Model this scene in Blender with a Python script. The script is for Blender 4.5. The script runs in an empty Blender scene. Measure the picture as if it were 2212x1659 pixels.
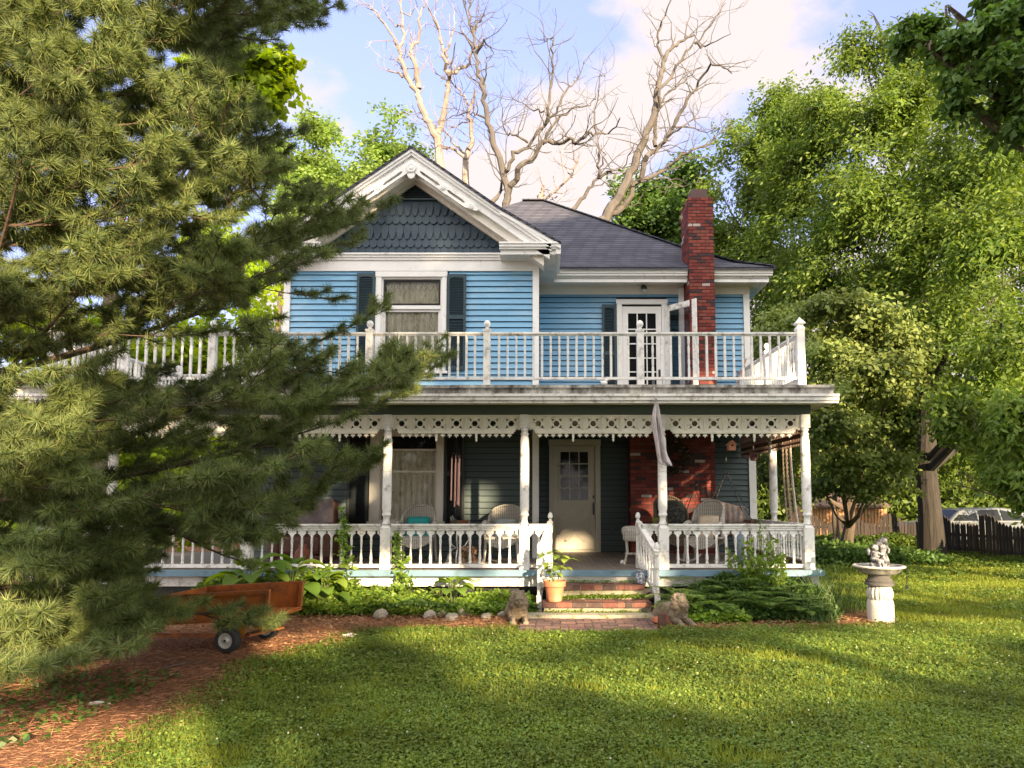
import bpy, bmesh, math, random
import numpy as np
from mathutils import Vector, Matrix, noise as mnoise
R = math.radians
sc = bpy.context.scene
C = sc.collection
# ------------------------------------------------------------------ camera
F, CX, T, H = 1597., 1175., math.atan(.09), 1.6
CY = 1077 - F*.09
cd = bpy.data.cameras.new('camera'); cam = bpy.data.objects.new('camera', cd); C.objects.link(cam)
cam.location = (0, 0, H); cam.rotation_euler = (math.pi/2 + T, 0, 0)
cd.sensor_width = 36; cd.lens = F/2212*36; cd.shift_x = -.0312; cd.shift_y = .0468
cd.clip_start = .1; cd.clip_end = 500
sc.camera = cam
# ------------------------------------------------------------------ sun + sky
SUN_AZ, SUN_EL = R(24), R(15)          # sun stands behind the camera, a little to the right
SD = Vector((math.sin(SUN_AZ)*math.cos(SUN_EL), -math.cos(SUN_AZ)*math.cos(SUN_EL), math.sin(SUN_EL)))
ld = bpy.data.lights.new('sun', 'SUN'); sun = bpy.data.objects.new('sun', ld); C.objects.link(sun)
ld.energy = 3.7; ld.angle = R(.8); ld.color = (1, .76, .47)
sun.rotation_euler = SD.to_track_quat('Z', 'Y').to_euler()
w = bpy.data.worlds.new('World'); sc.world = w; w.use_nodes = True
nt = w.node_tree; N = nt.nodes; L = nt.links; N.clear()
def wn(t, **k):
    n = N.new(t)
    for a, b in k.items(): setattr(n, a, b)
    return n
def wm(op, a, b=None, c=None, clamp=False):
    n = N.new('ShaderNodeMath'); n.operation = op; n.use_clamp = clamp
    for i, x in enumerate((a, b, c)):
        if x is None: continue
        if isinstance(x, (int, float)): n.inputs[i].default_value = x
        else: L.new(x, n.inputs[i])
    return n.outputs[0]
sky = wn('ShaderNodeTexSky', sky_type='NISHITA', sun_disc=False)
sky.sun_elevation = SUN_EL; sky.sun_rotation = math.atan2(SD.x, SD.y); sky.air_density = 1.0; sky.dust_density = .6; sky.ozone_density = 1.6
tc = wn('ShaderNodeTexCoord'); sp = wn('ShaderNodeSeparateXYZ'); L.new(tc.outputs['Generated'], sp.inputs[0])
ym = wm('MAXIMUM', sp.outputs[1], .08)
ca = wm('DIVIDE', sp.outputs[0], ym); cb = wm('DIVIDE', sp.outputs[2], ym)
nz = wn('ShaderNodeTexNoise'); nz.inputs['Scale'].default_value = 5.5; nz.inputs['Detail'].default_value = 9; nz.inputs['Roughness'].default_value = .56
mp = wn('ShaderNodeMapping'); mp.inputs['Scale'].default_value = (1, 1, 1.9); L.new(tc.outputs['Generated'], mp.inputs[0]); L.new(mp.outputs[0], nz.inputs['Vector'])
# one big bank of cloud, its upper edge climbing to the right, a blue gap low on the right
edge = wm('SUBTRACT', wm('MULTIPLY_ADD', ca, .66, .60), cb)
up = wm('SUBTRACT', ca, .08)
bank = wm('MAXIMUM', edge, up)
px = wm('SUBTRACT', ca, -.33); py = wm('SUBTRACT', cb, .55); pd = wm('SQRT', wm('ADD', wm('MULTIPLY', px, px), wm('MULTIPLY', py, py)))
bank = wm('MAXIMUM', bank, wm('SUBTRACT', .05, pd))
gx = wm('SUBTRACT', ca, .29); gy = wm('SUBTRACT', cb, .44)
gd = wm('SQRT', wm('ADD', wm('MULTIPLY', gx, gx), wm('MULTIPLY', wm('MULTIPLY', gy, gy), 3)))
gap = wm('SUBTRACT', .13, gd)
hx = wm('SUBTRACT', ca, .56); hy = wm('SUBTRACT', cb, .68)
hd = wm('SQRT', wm('ADD', wm('MULTIPLY', hx, hx), wm('MULTIPLY', hy, hy)))
gap2 = wm('SUBTRACT', .12, hd)
bank = wm('MINIMUM', bank, wm('MULTIPLY', gap, -1.2))
bank = wm('MINIMUM', bank, wm('MULTIPLY', gap2, -1.2))
dens = wm('ADD', wm('MULTIPLY', bank, 4.2), wm('MULTIPLY', wm('SUBTRACT', nz.outputs[0], .5), 2.4))
mr = wn('ShaderNodeMapRange', interpolation_type='SMOOTHSTEP'); mr.inputs[1].default_value = -.06; mr.inputs[2].default_value = .42
L.new(dens, mr.inputs[0])
hz = wn('ShaderNodeMapRange'); hz.inputs[1].default_value = .9; hz.inputs[2].default_value = 0.; hz.inputs[3].default_value = .42; hz.inputs[4].default_value = .75
L.new(cb, hz.inputs[0])
sm = wn('ShaderNodeMixRGB', blend_type='MULTIPLY'); sm.inputs[0].default_value = 1; L.new(sky.outputs[0], sm.inputs[1]); sm.inputs[2].default_value = (.135, .104, .125, 1)
m0 = wn('ShaderNodeMixRGB'); L.new(hz.outputs[0], m0.inputs[0]); L.new(sm.outputs[0], m0.inputs[1]); m0.inputs[2].default_value = (.100, .112, .180, 1)
m1 = wn('ShaderNodeMixRGB'); L.new(mr.outputs[0], m1.inputs[0]); L.new(m0.outputs[0], m1.inputs[1]); m1.inputs[2].default_value = (.205, .184, .180, 1)
# sky overhead and toward the sun brightened, as added fill for house and lawn
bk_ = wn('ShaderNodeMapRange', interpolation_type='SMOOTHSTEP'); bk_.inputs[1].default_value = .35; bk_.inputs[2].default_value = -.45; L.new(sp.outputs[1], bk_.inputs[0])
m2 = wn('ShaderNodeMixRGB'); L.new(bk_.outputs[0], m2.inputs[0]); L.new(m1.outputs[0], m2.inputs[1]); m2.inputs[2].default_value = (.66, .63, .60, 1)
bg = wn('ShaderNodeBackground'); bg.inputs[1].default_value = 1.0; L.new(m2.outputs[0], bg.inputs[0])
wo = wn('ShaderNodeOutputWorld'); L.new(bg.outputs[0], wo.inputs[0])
sc.view_settings.view_transform = 'Standard'; sc.view_settings.look = 'None'
sc.view_settings.exposure = 2.35; sc.view_settings.gamma = 1
sc.cycles.max_bounces = 6; sc.cycles.diffuse_bounces = 4; sc.cycles.transparent_max_bounces = 8; sc.cycles.caustics_reflective = False; sc.cycles.caustics_refractive = False
# ------------------------------------------------------------------ helpers
def at(u, v, Y):
    a = (u-CX)/F; b = (CY-v)/F
    dy = math.cos(T)-b*math.sin(T); dz = math.sin(T)+b*math.cos(T); s = Y/dy
    return Vector((a*s, Y, H+dz*s))
def gnd(u, v, z=0):
    a = (u-CX)/F; b = (CY-v)/F
    dy = math.cos(T)-b*math.sin(T); dz = math.sin(T)+b*math.cos(T); s = (z-H)/dz
    return Vector((a*s, dy*s, z))
def tag(o, label=None, cat=None, group=None, kind=None):
    if label: o['label'] = label
    if cat: o['category'] = cat
    if group: o['group'] = group
    if kind: o['kind'] = kind
    return o
def empty(name, loc, label, cat, group=None, rz=0):
    o = bpy.data.objects.new(name, None); C.objects.link(o); o.location = loc; o.rotation_euler = (0, 0, rz)
    o.empty_display_size = .2
    return tag(o, label, cat, group)
def worigin(o):
    v = Vector((0, 0, 0))
    while o is not None:
        v += o.location; o = o.parent
    return v
def link(name, me, mat, parent=None, loc=None):
    o = bpy.data.objects.new(name, me); C.objects.link(o)
    if mat and len(me.materials) == 0: me.materials.append(mat)
    if parent: o.parent = parent
    if loc is not None: o.location = loc
    return o
def copy_tree(o, parent=None, loc=None, rz=None):
    c = o.copy(); C.objects.link(c); c.parent = parent
    if loc is not None: c.location = loc
    if rz is not None: c.rotation_euler = (0, 0, rz)
    for ch in list(o.children): copy_tree(ch, c)
    return c
class MB:
    def __init__(s): s.v = []; s.f = []; s.n = 0
    def add(s, vs, fs):
        k = len(s.v); s.v += [tuple(p) for p in vs]; s.f += [tuple(i+k for i in f) for f in fs]; return s
    def box(s, x0, x1, y0, y1, z0, z1):
        return s.add([(x0,y0,z0),(x1,y0,z0),(x1,y1,z0),(x0,y1,z0),(x0,y0,z1),(x1,y0,z1),(x1,y1,z1),(x0,y1,z1)],
                     [(0,3,2,1),(4,5,6,7),(0,1,5,4),(1,2,6,5),(2,3,7,6),(3,0,4,7)])
    def bar(s, p, q, w, h=None, up=(0,0,1)):
        p = Vector(p); q = Vector(q); d = (q-p).normalized(); u = Vector(up)
        r = d.cross(u)
        if r.length < 1e-4: r = d.cross(Vector((1,0,0)))
        r.normalize(); u = r.cross(d); h = h or w; r *= w/2; u = u*h/2
        return s.add([p-r-u,p+r-u,p+r+u,p-r+u,q-r-u,q+r-u,q+r+u,q-r+u],[(0,1,2,3),(7,6,5,4),(0,4,5,1),(1,5,6,2),(2,6,7,3),(3,7,4,0)])
    def prism(s, poly, y0, y1):                      # poly in x,z ; extruded along y
        n = len(poly)
        return s.add([(x,y0,z) for x,z in poly]+[(x,y1,z) for x,z in poly],
                     [tuple(range(n)), tuple(range(2*n-1,n-1,-1))]+[(i,i+n,(i+1)%n+n,(i+1)%n) for i in range(n)])
    def slab(s, poly, z0, z1):                       # poly in x,y
        n = len(poly)
        return s.add([(x,y,z0) for x,y in poly]+[(x,y,z1) for x,y in poly],
                     [tuple(range(n-1,-1,-1)), tuple(range(n,2*n))]+[(i,(i+1)%n,(i+1)%n+n,i+n) for i in range(n)])
    def lathe(s, prof, seg=12, c=(0,0,0), cap=True, sx=1, sy=1):
        k = len(prof); vs = []
        for r, z in prof:
            for j in range(seg):
                a = 2*math.pi*j/seg; vs.append((c[0]+r*sx*math.cos(a), c[1]+r*sy*math.sin(a), c[2]+z))
        fs = []
        for i in range(k-1):
            for j in range(seg):
                j2 = (j+1)%seg; fs.append((i*seg+j, i*seg+j2, (i+1)*seg+j2, (i+1)*seg+j))
        if cap: fs += [tuple(range(seg-1,-1,-1)), tuple((k-1)*seg+j for j in range(seg))]
        return s.add(vs, fs)
    def tube(s, pts, rad, seg=6, cap=True):
        pts = [Vector(p) for p in pts]; n = len(pts)
        if not isinstance(rad, (list, tuple)): rad = [rad]*n
        vs = []; u = None
        for i, p in enumerate(pts):
            d = (pts[min(i+1,n-1)]-pts[max(i-1,0)])
            if d.length < 1e-9: d = Vector((0,0,1))
            d.normalize()
            if u is None:
                u = d.cross(Vector((0,0,1)) if abs(d.z) < .9 else Vector((1,0,0))).normalized()
            else:
                u = (u - d*u.dot(d));  u = u.normalized() if u.length > 1e-6 else d.orthogonal().normalized()
            w_ = d.cross(u)
            for j in range(seg):
                a = 2*math.pi*j/seg; vs.append(p + (u*math.cos(a)+w_*math.sin(a))*rad[i])
        fs = [(i*seg+j, i*seg+(j+1)%seg, (i+1)*seg+(j+1)%seg, (i+1)*seg+j) for i in range(n-1) for j in range(seg)]
        if cap: fs += [tuple(range(seg-1,-1,-1)), tuple((n-1)*seg+j for j in range(seg))]
        return s.add(vs, fs)
    def ell(s, c, r, seg=12, rings=8, rot=None):
        vs = []; fs = []
        for i in range(1, rings):
            t = math.pi*i/rings
            for j in range(seg):
                a = 2*math.pi*j/seg; vs.append(Vector((r[0]*math.sin(t)*math.cos(a), r[1]*math.sin(t)*math.sin(a), r[2]*math.cos(t))))
        vs += [Vector((0,0,r[2])), Vector((0,0,-r[2]))]; m = len(vs)
        for i in range(rings-2):
            for j in range(seg): fs.append((i*seg+j, (i+1)*seg+j, (i+1)*seg+(j+1)%seg, i*seg+(j+1)%seg))
        for j in range(seg):
            fs.append((m-2, j, (j+1)%seg)); fs.append((m-1, (rings-2)*seg+(j+1)%seg, (rings-2)*seg+j))
        if rot: vs = [rot @ v for v in vs]
        return s.add([v+Vector(c) for v in vs], fs)
    def mesh(s, name, o=(0,0,0), smooth=False):
        me = bpy.data.meshes.new(name); o = Vector(o)
        me.from_pydata([(v[0]-o.x, v[1]-o.y, v[2]-o.z) for v in s.v], [], s.f)
        if smooth: me.polygons.foreach_set('use_smooth', [True]*len(me.polygons))
        me.update(); return me
    def build(s, name, mat, parent=None, smooth=False, local=False, bevel=0):
        o = Vector((0,0,0)) if local else worigin(parent)
        ob = link(name, s.mesh(name, o, smooth), mat, parent)
        if bevel:
            m = ob.modifiers.new('bevel', 'BEVEL'); m.width = bevel; m.segments = 2; m.limit_method = 'ANGLE'
        return ob
def npmesh(name, V, Fc, smooth=False):               # V (n,3)  Fc (m,k)
    me = bpy.data.meshes.new(name); V = np.asarray(V, dtype=np.float32); Fc = np.asarray(Fc, dtype=np.int32)
    k = Fc.shape[1]; me.vertices.add(len(V)); me.vertices.foreach_set('co', V.ravel())
    me.loops.add(Fc.size); me.loops.foreach_set('vertex_index', Fc.ravel())
    me.polygons.add(len(Fc)); me.polygons.foreach_set('loop_start', np.arange(0, Fc.size, k, dtype=np.int32)); me.polygons.foreach_set('loop_total', np.full(len(Fc), k, dtype=np.int32))
    me.update(calc_edges=True); me.validate(); return me
def nrm(a): return a/np.maximum(np.linalg.norm(a, axis=1, keepdims=True), 1e-9)
def leaves(rng, P, L_, W_, D, flat=0.):              # kite shaped leaves: base P, direction D, length L_, half width W_
    n = len(P); D = nrm(D); rnd = rng.normal(size=(n,3)); rnd[:,2] += flat*2.
    S = nrm(np.cross(D, rnd)); L_ = np.broadcast_to(np.asarray(L_), (n,))[:,None]; W_ = np.broadcast_to(np.asarray(W_), (n,))[:,None]
    Nn = np.cross(S, D)
    V = np.stack([P, P+D*L_*.42+S*W_-Nn*W_*.25, P+D*L_, P+D*L_*.42-S*W_-Nn*W_*.25], 1).reshape(-1,3)
    return V, np.arange(4*n).reshape(n,4)
def evalmesh(ob, name):
    bpy.context.view_layer.update(); dg = bpy.context.evaluated_depsgraph_get()
    me = bpy.data.meshes.new_from_object(ob.evaluated_get(dg)); me.name = name; return me
def cutout(name, outer, holes, th):                  # board in the x-z plane with real holes, thickness th along y
    cu = bpy.data.curves.new(name, 'CURVE'); cu.dimensions = '2D'; cu.fill_mode = 'BOTH'; cu.extrude = th/2
    for lp in [outer]+holes:
        spn = cu.splines.new('POLY'); spn.points.add(len(lp)-1); spn.use_cyclic_u = True
        for p, q in zip(spn.points, lp): p.co = (q[0], q[1], 0, 1)
    ob = bpy.data.objects.new(name, cu); C.objects.link(ob); me = evalmesh(ob, name)
    bpy.data.objects.remove(ob); bpy.data.curves.remove(cu)
    me.transform(Matrix.Rotation(math.pi/2, 4, 'X')); return me
def blend(mb, name, voxel=.01, smooth=4, disp=0, dscale=.1):   # union of lumps into one continuous skin
    ob = link(name, mb.mesh(name), None); r = ob.modifiers.new('r', 'REMESH'); r.mode = 'VOXEL'; r.voxel_size = voxel
    s_ = ob.modifiers.new('s', 'SMOOTH'); s_.iterations = smooth; s_.factor = .6
    me = evalmesh(ob, name); bpy.data.objects.remove(ob)
    if disp:
        for v in me.vertices:
            q = mnoise.noise(v.co/dscale)+.5*mnoise.noise(v.co/dscale*2.3); v.co += v.normal*disp*q
    me.polygons.foreach_set('use_smooth', [True]*len(me.polygons)); me.update(); return me
# ------------------------------------------------------------------ materials
def mat(name, col, rough=.6, var=.12, scale=6., bump=0., bscale=None, dirt=None, dirt_amt=.0, dscale=3., spec=.4, metal=0., stretch=(1,1,1), col2=None, island=False, isl=.25, trans=0., coat=0.):
    m = bpy.data.materials.new(name); m.use_nodes = True; t = m.node_tree; n = t.nodes; l = t.links
    b = n['Principled BSDF']; b.inputs['Roughness'].default_value = rough; b.inputs['Metallic'].default_value = metal
    b.inputs['Specular IOR Level'].default_value = spec
    tcn = n.new('ShaderNodeTexCoord'); mpn = n.new('ShaderNodeMapping'); mpn.inputs['Scale'].default_value = stretch; l.new(tcn.outputs['Object'], mpn.inputs[0])
    ns = n.new('ShaderNodeTexNoise'); ns.inputs['Scale'].default_value = scale; ns.inputs['Detail'].default_value = 6; ns.inputs['Roughness'].default_value = .6; l.new(mpn.outputs[0], ns.inputs['Vector'])
    cr = n.new('ShaderNodeValToRGB'); l.new(ns.outputs[0], cr.inputs[0])
    c2 = col2 or col
    cr.color_ramp.elements[0].position = .3; cr.color_ramp.elements[1].position = .7
    cr.color_ramp.elements[0].color = tuple(max(0, x*(1-var)) for x in col)+(1,); cr.color_ramp.elements[1].color = tuple(min(1, x*(1+var)) for x in c2)+(1,)
    out = cr.outputs[0]
    if island:
        g = n.new('ShaderNodeNewGeometry'); hsv = n.new('ShaderNodeHueSaturation'); l.new(out, hsv.inputs['Color'])
        mr_ = n.new('ShaderNodeMapRange'); mr_.inputs[3].default_value = 1-isl; mr_.inputs[4].default_value = 1+isl; l.new(g.outputs['Random Per Island'], mr_.inputs[0]); l.new(mr_.outputs[0], hsv.inputs['Value'])
        out = hsv.outputs[0]
    if dirt:
        nd = n.new('ShaderNodeTexNoise'); nd.inputs['Scale'].default_value = dscale; nd.inputs['Detail'].default_value = 8; nd.inputs['Roughness'].default_value = .7; l.new(mpn.outputs[0], nd.inputs['Vector'])
        mrd = n.new('ShaderNodeMapRange'); mrd.inputs[1].default_value = .62-dirt_amt*.3; mrd.inputs[2].default_value = .78-dirt_amt*.2; l.new(nd.outputs[0], mrd.inputs[0])
        mx = n.new('ShaderNodeMixRGB'); l.new(mrd.outputs[0], mx.inputs[0]); l.new(out, mx.inputs[1]); mx.inputs[2].default_value = tuple(dirt)+(1,); out = mx.outputs[0]
    l.new(out, b.inputs['Base Color'])
    if bump:
        nb = n.new('ShaderNodeTexNoise'); nb.inputs['Scale'].default_value = bscale or scale*4; nb.inputs['Detail'].default_value = 5; l.new(mpn.outputs[0], nb.inputs['Vector'])
        bp = n.new('ShaderNodeBump'); bp.inputs['Strength'].default_value = bump; bp.inputs['Distance'].default_value = .01; l.new(nb.outputs[0], bp.inputs['Height']); l.new(bp.outputs[0], b.inputs['Normal'])
    if trans:
        tr = n.new('ShaderNodeBsdfTranslucent'); l.new(out, tr.inputs[0]); ms = n.new('ShaderNodeMixShader'); ms.inputs[0].default_value = trans
        l.new(b.outputs[0], ms.inputs[1]); l.new(tr.outputs[0], ms.inputs[2]); l.new(ms.outputs[0], n['Material Output'].inputs[0])
    if coat: b.inputs['Coat Weight'].default_value = coat
    return m
def leafmat(name, ca_, cb_, trans=.35, rough=.5, spec=.3, gloss_tr=1.35):
    m = bpy.data.materials.new(name); m.use_nodes = True; t = m.node_tree; n = t.nodes; l = t.links
    b = n['Principled BSDF']; b.inputs['Roughness'].default_value = rough; b.inputs['Specular IOR Level'].default_value = spec
    g = n.new('ShaderNodeNewGeometry'); cr = n.new('ShaderNodeValToRGB'); l.new(g.outputs['Random Per Island'], cr.inputs[0])
    cr.color_ramp.elements[0].color = tuple(ca_)+(1,); cr.color_ramp.elements[1].color = tuple(cb_)+(1,)
    tcn = n.new('ShaderNodeTexCoord'); ns = n.new('ShaderNodeTexNoise'); ns.inputs['Scale'].default_value = .9; ns.inputs['Detail'].default_value = 3; l.new(tcn.outputs['Object'], ns.inputs['Vector'])
    mr_ = n.new('ShaderNodeMapRange'); mr_.inputs[1].default_value = .35; mr_.inputs[2].default_value = .65; mr_.inputs[3].default_value = .7; mr_.inputs[4].default_value = 1.3; l.new(ns.outputs[0], mr_.inputs[0])
    hsv = n.new('ShaderNodeHueSaturation'); l.new(cr.outputs[0], hsv.inputs['Color']); l.new(mr_.outputs[0], hsv.inputs['Value'])
    l.new(hsv.outputs[0], b.inputs['Base Color'])
    hv = n.new('ShaderNodeHueSaturation'); hv.inputs['Hue'].default_value = .488; hv.inputs['Saturation'].default_value = 1.15; hv.inputs['Value'].default_value = gloss_tr; l.new(hsv.outputs[0], hv.inputs['Color'])
    tr = n.new('ShaderNodeBsdfTranslucent'); l.new(hv.outputs[0], tr.inputs[0]); ms = n.new('ShaderNodeMixShader'); ms.inputs[0].default_value = trans
    l.new(b.outputs[0], ms.inputs[1]); l.new(tr.outputs[0], ms.inputs[2]); l.new(ms.outputs[0], n['Material Output'].inputs[0])
    return m
def islandmat(name, stops, rough=.8, bump=.4, bscale=60, noisev=.25):
    m = bpy.data.materials.new(name); m.use_nodes = True; t = m.node_tree; n = t.nodes; l = t.links
    b = n['Principled BSDF']; b.inputs['Roughness'].default_value = rough; b.inputs['Specular IOR Level'].default_value = .25
    g = n.new('ShaderNodeNewGeometry'); cr = n.new('ShaderNodeValToRGB'); cr.color_ramp.interpolation = 'CONSTANT'; l.new(g.outputs['Random Per Island'], cr.inputs[0])
    e = cr.color_ramp.elements
    for i, (p, c) in enumerate(stops):
        x = e[i] if i < 2 else e.new(p)
        x.position = p; x.color = tuple(c)+(1,)
    tcn = n.new('ShaderNodeTexCoord'); ns = n.new('ShaderNodeTexNoise'); ns.inputs['Scale'].default_value = 14; ns.inputs['Detail'].default_value = 8; l.new(tcn.outputs['Object'], ns.inputs['Vector'])
    mr_ = n.new('ShaderNodeMapRange'); mr_.inputs[3].default_value = 1-noisev*2; mr_.inputs[4].default_value = 1+noisev*2; l.new(ns.outputs[0], mr_.inputs[0])
    hsv = n.new('ShaderNodeHueSaturation'); l.new(cr.outputs[0], hsv.inputs['Color']); l.new(mr_.outputs[0], hsv.inputs['Value']); l.new(hsv.outputs[0], b.inputs['Base Color'])
    nb = n.new('ShaderNodeTexNoise'); nb.inputs['Scale'].default_value = bscale; l.new(tcn.outputs['Object'], nb.inputs['Vector'])
    bp = n.new('ShaderNodeBump'); bp.inputs['Strength'].default_value = bump; bp.inputs['Distance'].default_value = .005; l.new(nb.outputs[0], bp.inputs['Height']); l.new(bp.outputs[0], b.inputs['Normal'])
    return m
def glassmat(name, tint=.8, refl=.12):
    m = bpy.data.materials.new(name); m.use_nodes = True; t = m.node_tree; n = t.nodes; l = t.links; n.remove(n['Principled BSDF'])
    tr = n.new('ShaderNodeBsdfTransparent'); tr.inputs[0].default_value = (tint, tint, tint, 1); gl = n.new('ShaderNodeBsdfGlossy'); gl.inputs['Roughness'].default_value = .03
    lw = n.new('ShaderNodeLayerWeight'); lw.inputs[0].default_value = .3; ad = n.new('ShaderNodeMath'); ad.operation = 'ADD'; ad.inputs[1].default_value = refl; ad.use_clamp = True; l.new(lw.outputs['Fresnel'], ad.inputs[0])
    ms = n.new('ShaderNodeMixShader'); l.new(ad.outputs[0], ms.inputs[0]); l.new(tr.outputs[0], ms.inputs[1]); l.new(gl.outputs[0], ms.inputs[2]); l.new(ms.outputs[0], n['Material Output'].inputs[0])
    return m
DIRT = (.10, .085, .06)
M = dict(
 white=mat('white_paint', (.74,.73,.72), .5, .05, 4, .15, 40, dirt=(.30,.27,.22), dirt_amt=.1, dscale=5),
 worn=mat('worn_white_paint', (.68,.67,.65), .6, .08, 6, .3, 50, dirt=(.20,.17,.13), dirt_amt=.38, dscale=7),
 grime=mat('grimy_trim', (.44,.42,.38), .8, .3, 8, .5, 40, dirt=(.07,.06,.05), dirt_amt=.75, dscale=6, stretch=(1,1,.5)),
 soffit=mat('soffit_paint', (.66,.62,.55), .6, .05, 3),
 cream=mat('cream_paint', (.50,.46,.38), .5, .08, 3, dirt=(.3,.2,.12), dirt_amt=.05),
 blue=mat('blue_siding', (.155,.345,.53), .42, .10, 1.6, .12, 60, dirt=(.27,.42,.55), dirt_amt=.35, dscale=2.6, stretch=(.4,1,1.2)),
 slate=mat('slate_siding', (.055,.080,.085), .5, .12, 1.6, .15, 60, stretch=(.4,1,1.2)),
 green=mat('dark_green_paint', (.045,.065,.05), .5, .1, 3),
 scale=mat('scale_paint', (.024,.046,.072), .5, .1, 3, .1, 50, island=True, isl=.05),
 shutter=mat('shutter_paint', (.030,.055,.070), .4, .1, 3),
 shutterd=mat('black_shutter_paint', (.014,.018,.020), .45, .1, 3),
 bluetrim=mat('blue_trim', (.12,.21,.28), .55, .12, 5, .2, 50, dirt=(.05,.06,.06), dirt_amt=.2),
 floor=mat('porch_floor_paint', (.20,.17,.15), .5, .2, 3, .2, 30, dirt=(.10,.07,.05), dirt_amt=.3, stretch=(3,.4,1)),
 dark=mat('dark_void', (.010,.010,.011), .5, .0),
 pane=mat('dark_glass', (.010,.012,.012), .04, .2, 2, spec=.18),
 lead=mat('lead_came', (.25,.24,.22), .5, .1),
 flue=mat('flue_tile', (.085,.045,.042), .7, .15, 6),
 metal=mat('dark_metal', (.05,.05,.05), .35, .1, metal=.6),
 mortar=mat('mortar', (.045,.030,.026), .9, .2, 20),
 mortarp=mat('pale_mortar', (.36,.32,.25), .9, .3, 8, .5, 30, dirt=(.10,.11,.05), dirt_amt=.6, dscale=8),
 glass=glassmat('window_glass', .98, -.02),
 wicker=mat('white_wicker', (.62,.59,.53), .7, .15, 20),
 brownwick=mat('brown_wicker', (.20,.16,.11), .7, .2, 20),
 terra=mat('terracotta', (.52,.19,.095), .75, .15, 6, .2, 30, dirt=(.55,.36,.26), dirt_amt=.25, dscale=6),
 soil=mat('potting_soil', (.05,.035,.025), .95, .3, 30, .5),
 bark=mat('bark', (.105,.080,.058), .9, .35, 5, 1., 14, stretch=(1,1,.25)),
 barkash=mat('furrowed_bark', (.034,.029,.024), .95, .45, 7, 1.5, 16, stretch=(3,3,.25)),
 barkpine=mat('pine_bark', (.085,.058,.042), .9, .35, 8, 1., 20),
 dead=mat('dead_wood', (.23,.19,.165), .85, .35, 3, .6, 20, stretch=(1,1,.4), dirt=(.13,.10,.08), dirt_amt=.35, dscale=1.5),
 deadd=mat('weathered_dead_wood', (.085,.075,.068), .85, .4, 3, .6, 20, stretch=(1,1,.4), dirt=(.07,.055,.045), dirt_amt=.4, dscale=1.5),
 stem=mat('green_stem', (.10,.13,.04), .7, .2, 10),
 stone=mat('carved_stone', (.20,.155,.105), .9, .3, 12, .8, 60, dirt=(.08,.07,.045), dirt_amt=.45, dscale=14),
 rock=mat('pale_rock', (.30,.26,.21), .9, .25, 8, .8, 30, dirt=(.14,.12,.07), dirt_amt=.4, dscale=9),
 orange=mat('orange_paint', (.42,.125,.026), .45, .12, 4, .15, 40, dirt=(.15,.06,.03), dirt_amt=.6, dscale=5),
 rubber=mat('tyre_rubber', (.02,.02,.021), .75, .2, 20, .3),
 rim=mat('pale_rim', (.45,.44,.40), .45, .15, 12, dirt=(.12,.10,.08), dirt_amt=.2, dscale=20),
 fence=mat('weathered_fence', (.034,.026,.022), .85, .3, 4, .4, 20, stretch=(4,4,.5), island=True, isl=.35),
 tan=mat('tan_shed_paint', (.42,.22,.10), .7, .1, 3),
 shedroof=mat('brown_roofing', (.14,.085,.065), .85, .2, 6),
 carw=mat('silver_paint', (.12,.13,.14), .4, .05, 3, metal=.3, coat=.5),
 rope=mat('rope', (.42,.33,.24), .9, .2, 20),
 concrete=mat('aged_white_concrete', (.47,.44,.39), .85, .15, 8, .5, 40, dirt=(.30,.26,.20), dirt_amt=.35, dscale=9),
 lead2=mat('grey_cast_stone', (.085,.08,.078), .7, .2, 10, .4, 30),
 statue=mat('mottled_statue', (.42,.42,.43), .7, .3, 14, .3, 40, dirt=(.045,.045,.05), dirt_amt=1., dscale=15),
)
M['brick'] = islandmat('red_brick', [(0,(.155,.030,.024)),(.30,(.20,.046,.034)),(.52,(.115,.024,.022)),(.68,(.050,.025,.026)),(.84,(.17,.050,.038)),(.955,(.36,.29,.27))], noisev=.15)
M['brickd'] = islandmat('step_brick', [(0,(.125,.052,.040)),(.30,(.165,.070,.050)),(.55,(.085,.042,.034)),(.75,(.20,.09,.062)),(.9,(.07,.045,.038))], noisev=.3)
M['brickw'] = islandmat('path_brick', [(0,(.13,.085,.075)),(.30,(.16,.095,.080)),(.55,(.11,.075,.068)),(.75,(.18,.11,.09)),(.9,(.10,.07,.06))], noisev=.3)
def curtain_mat():
    m = mat('lace_curtain', (.86,.80,.64), .9, .2, 9, dirt=(.38,.33,.22), dirt_amt=.35, dscale=16, stretch=(1,1,.5)); return m
M['curtain'] = curtain_mat()
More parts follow.
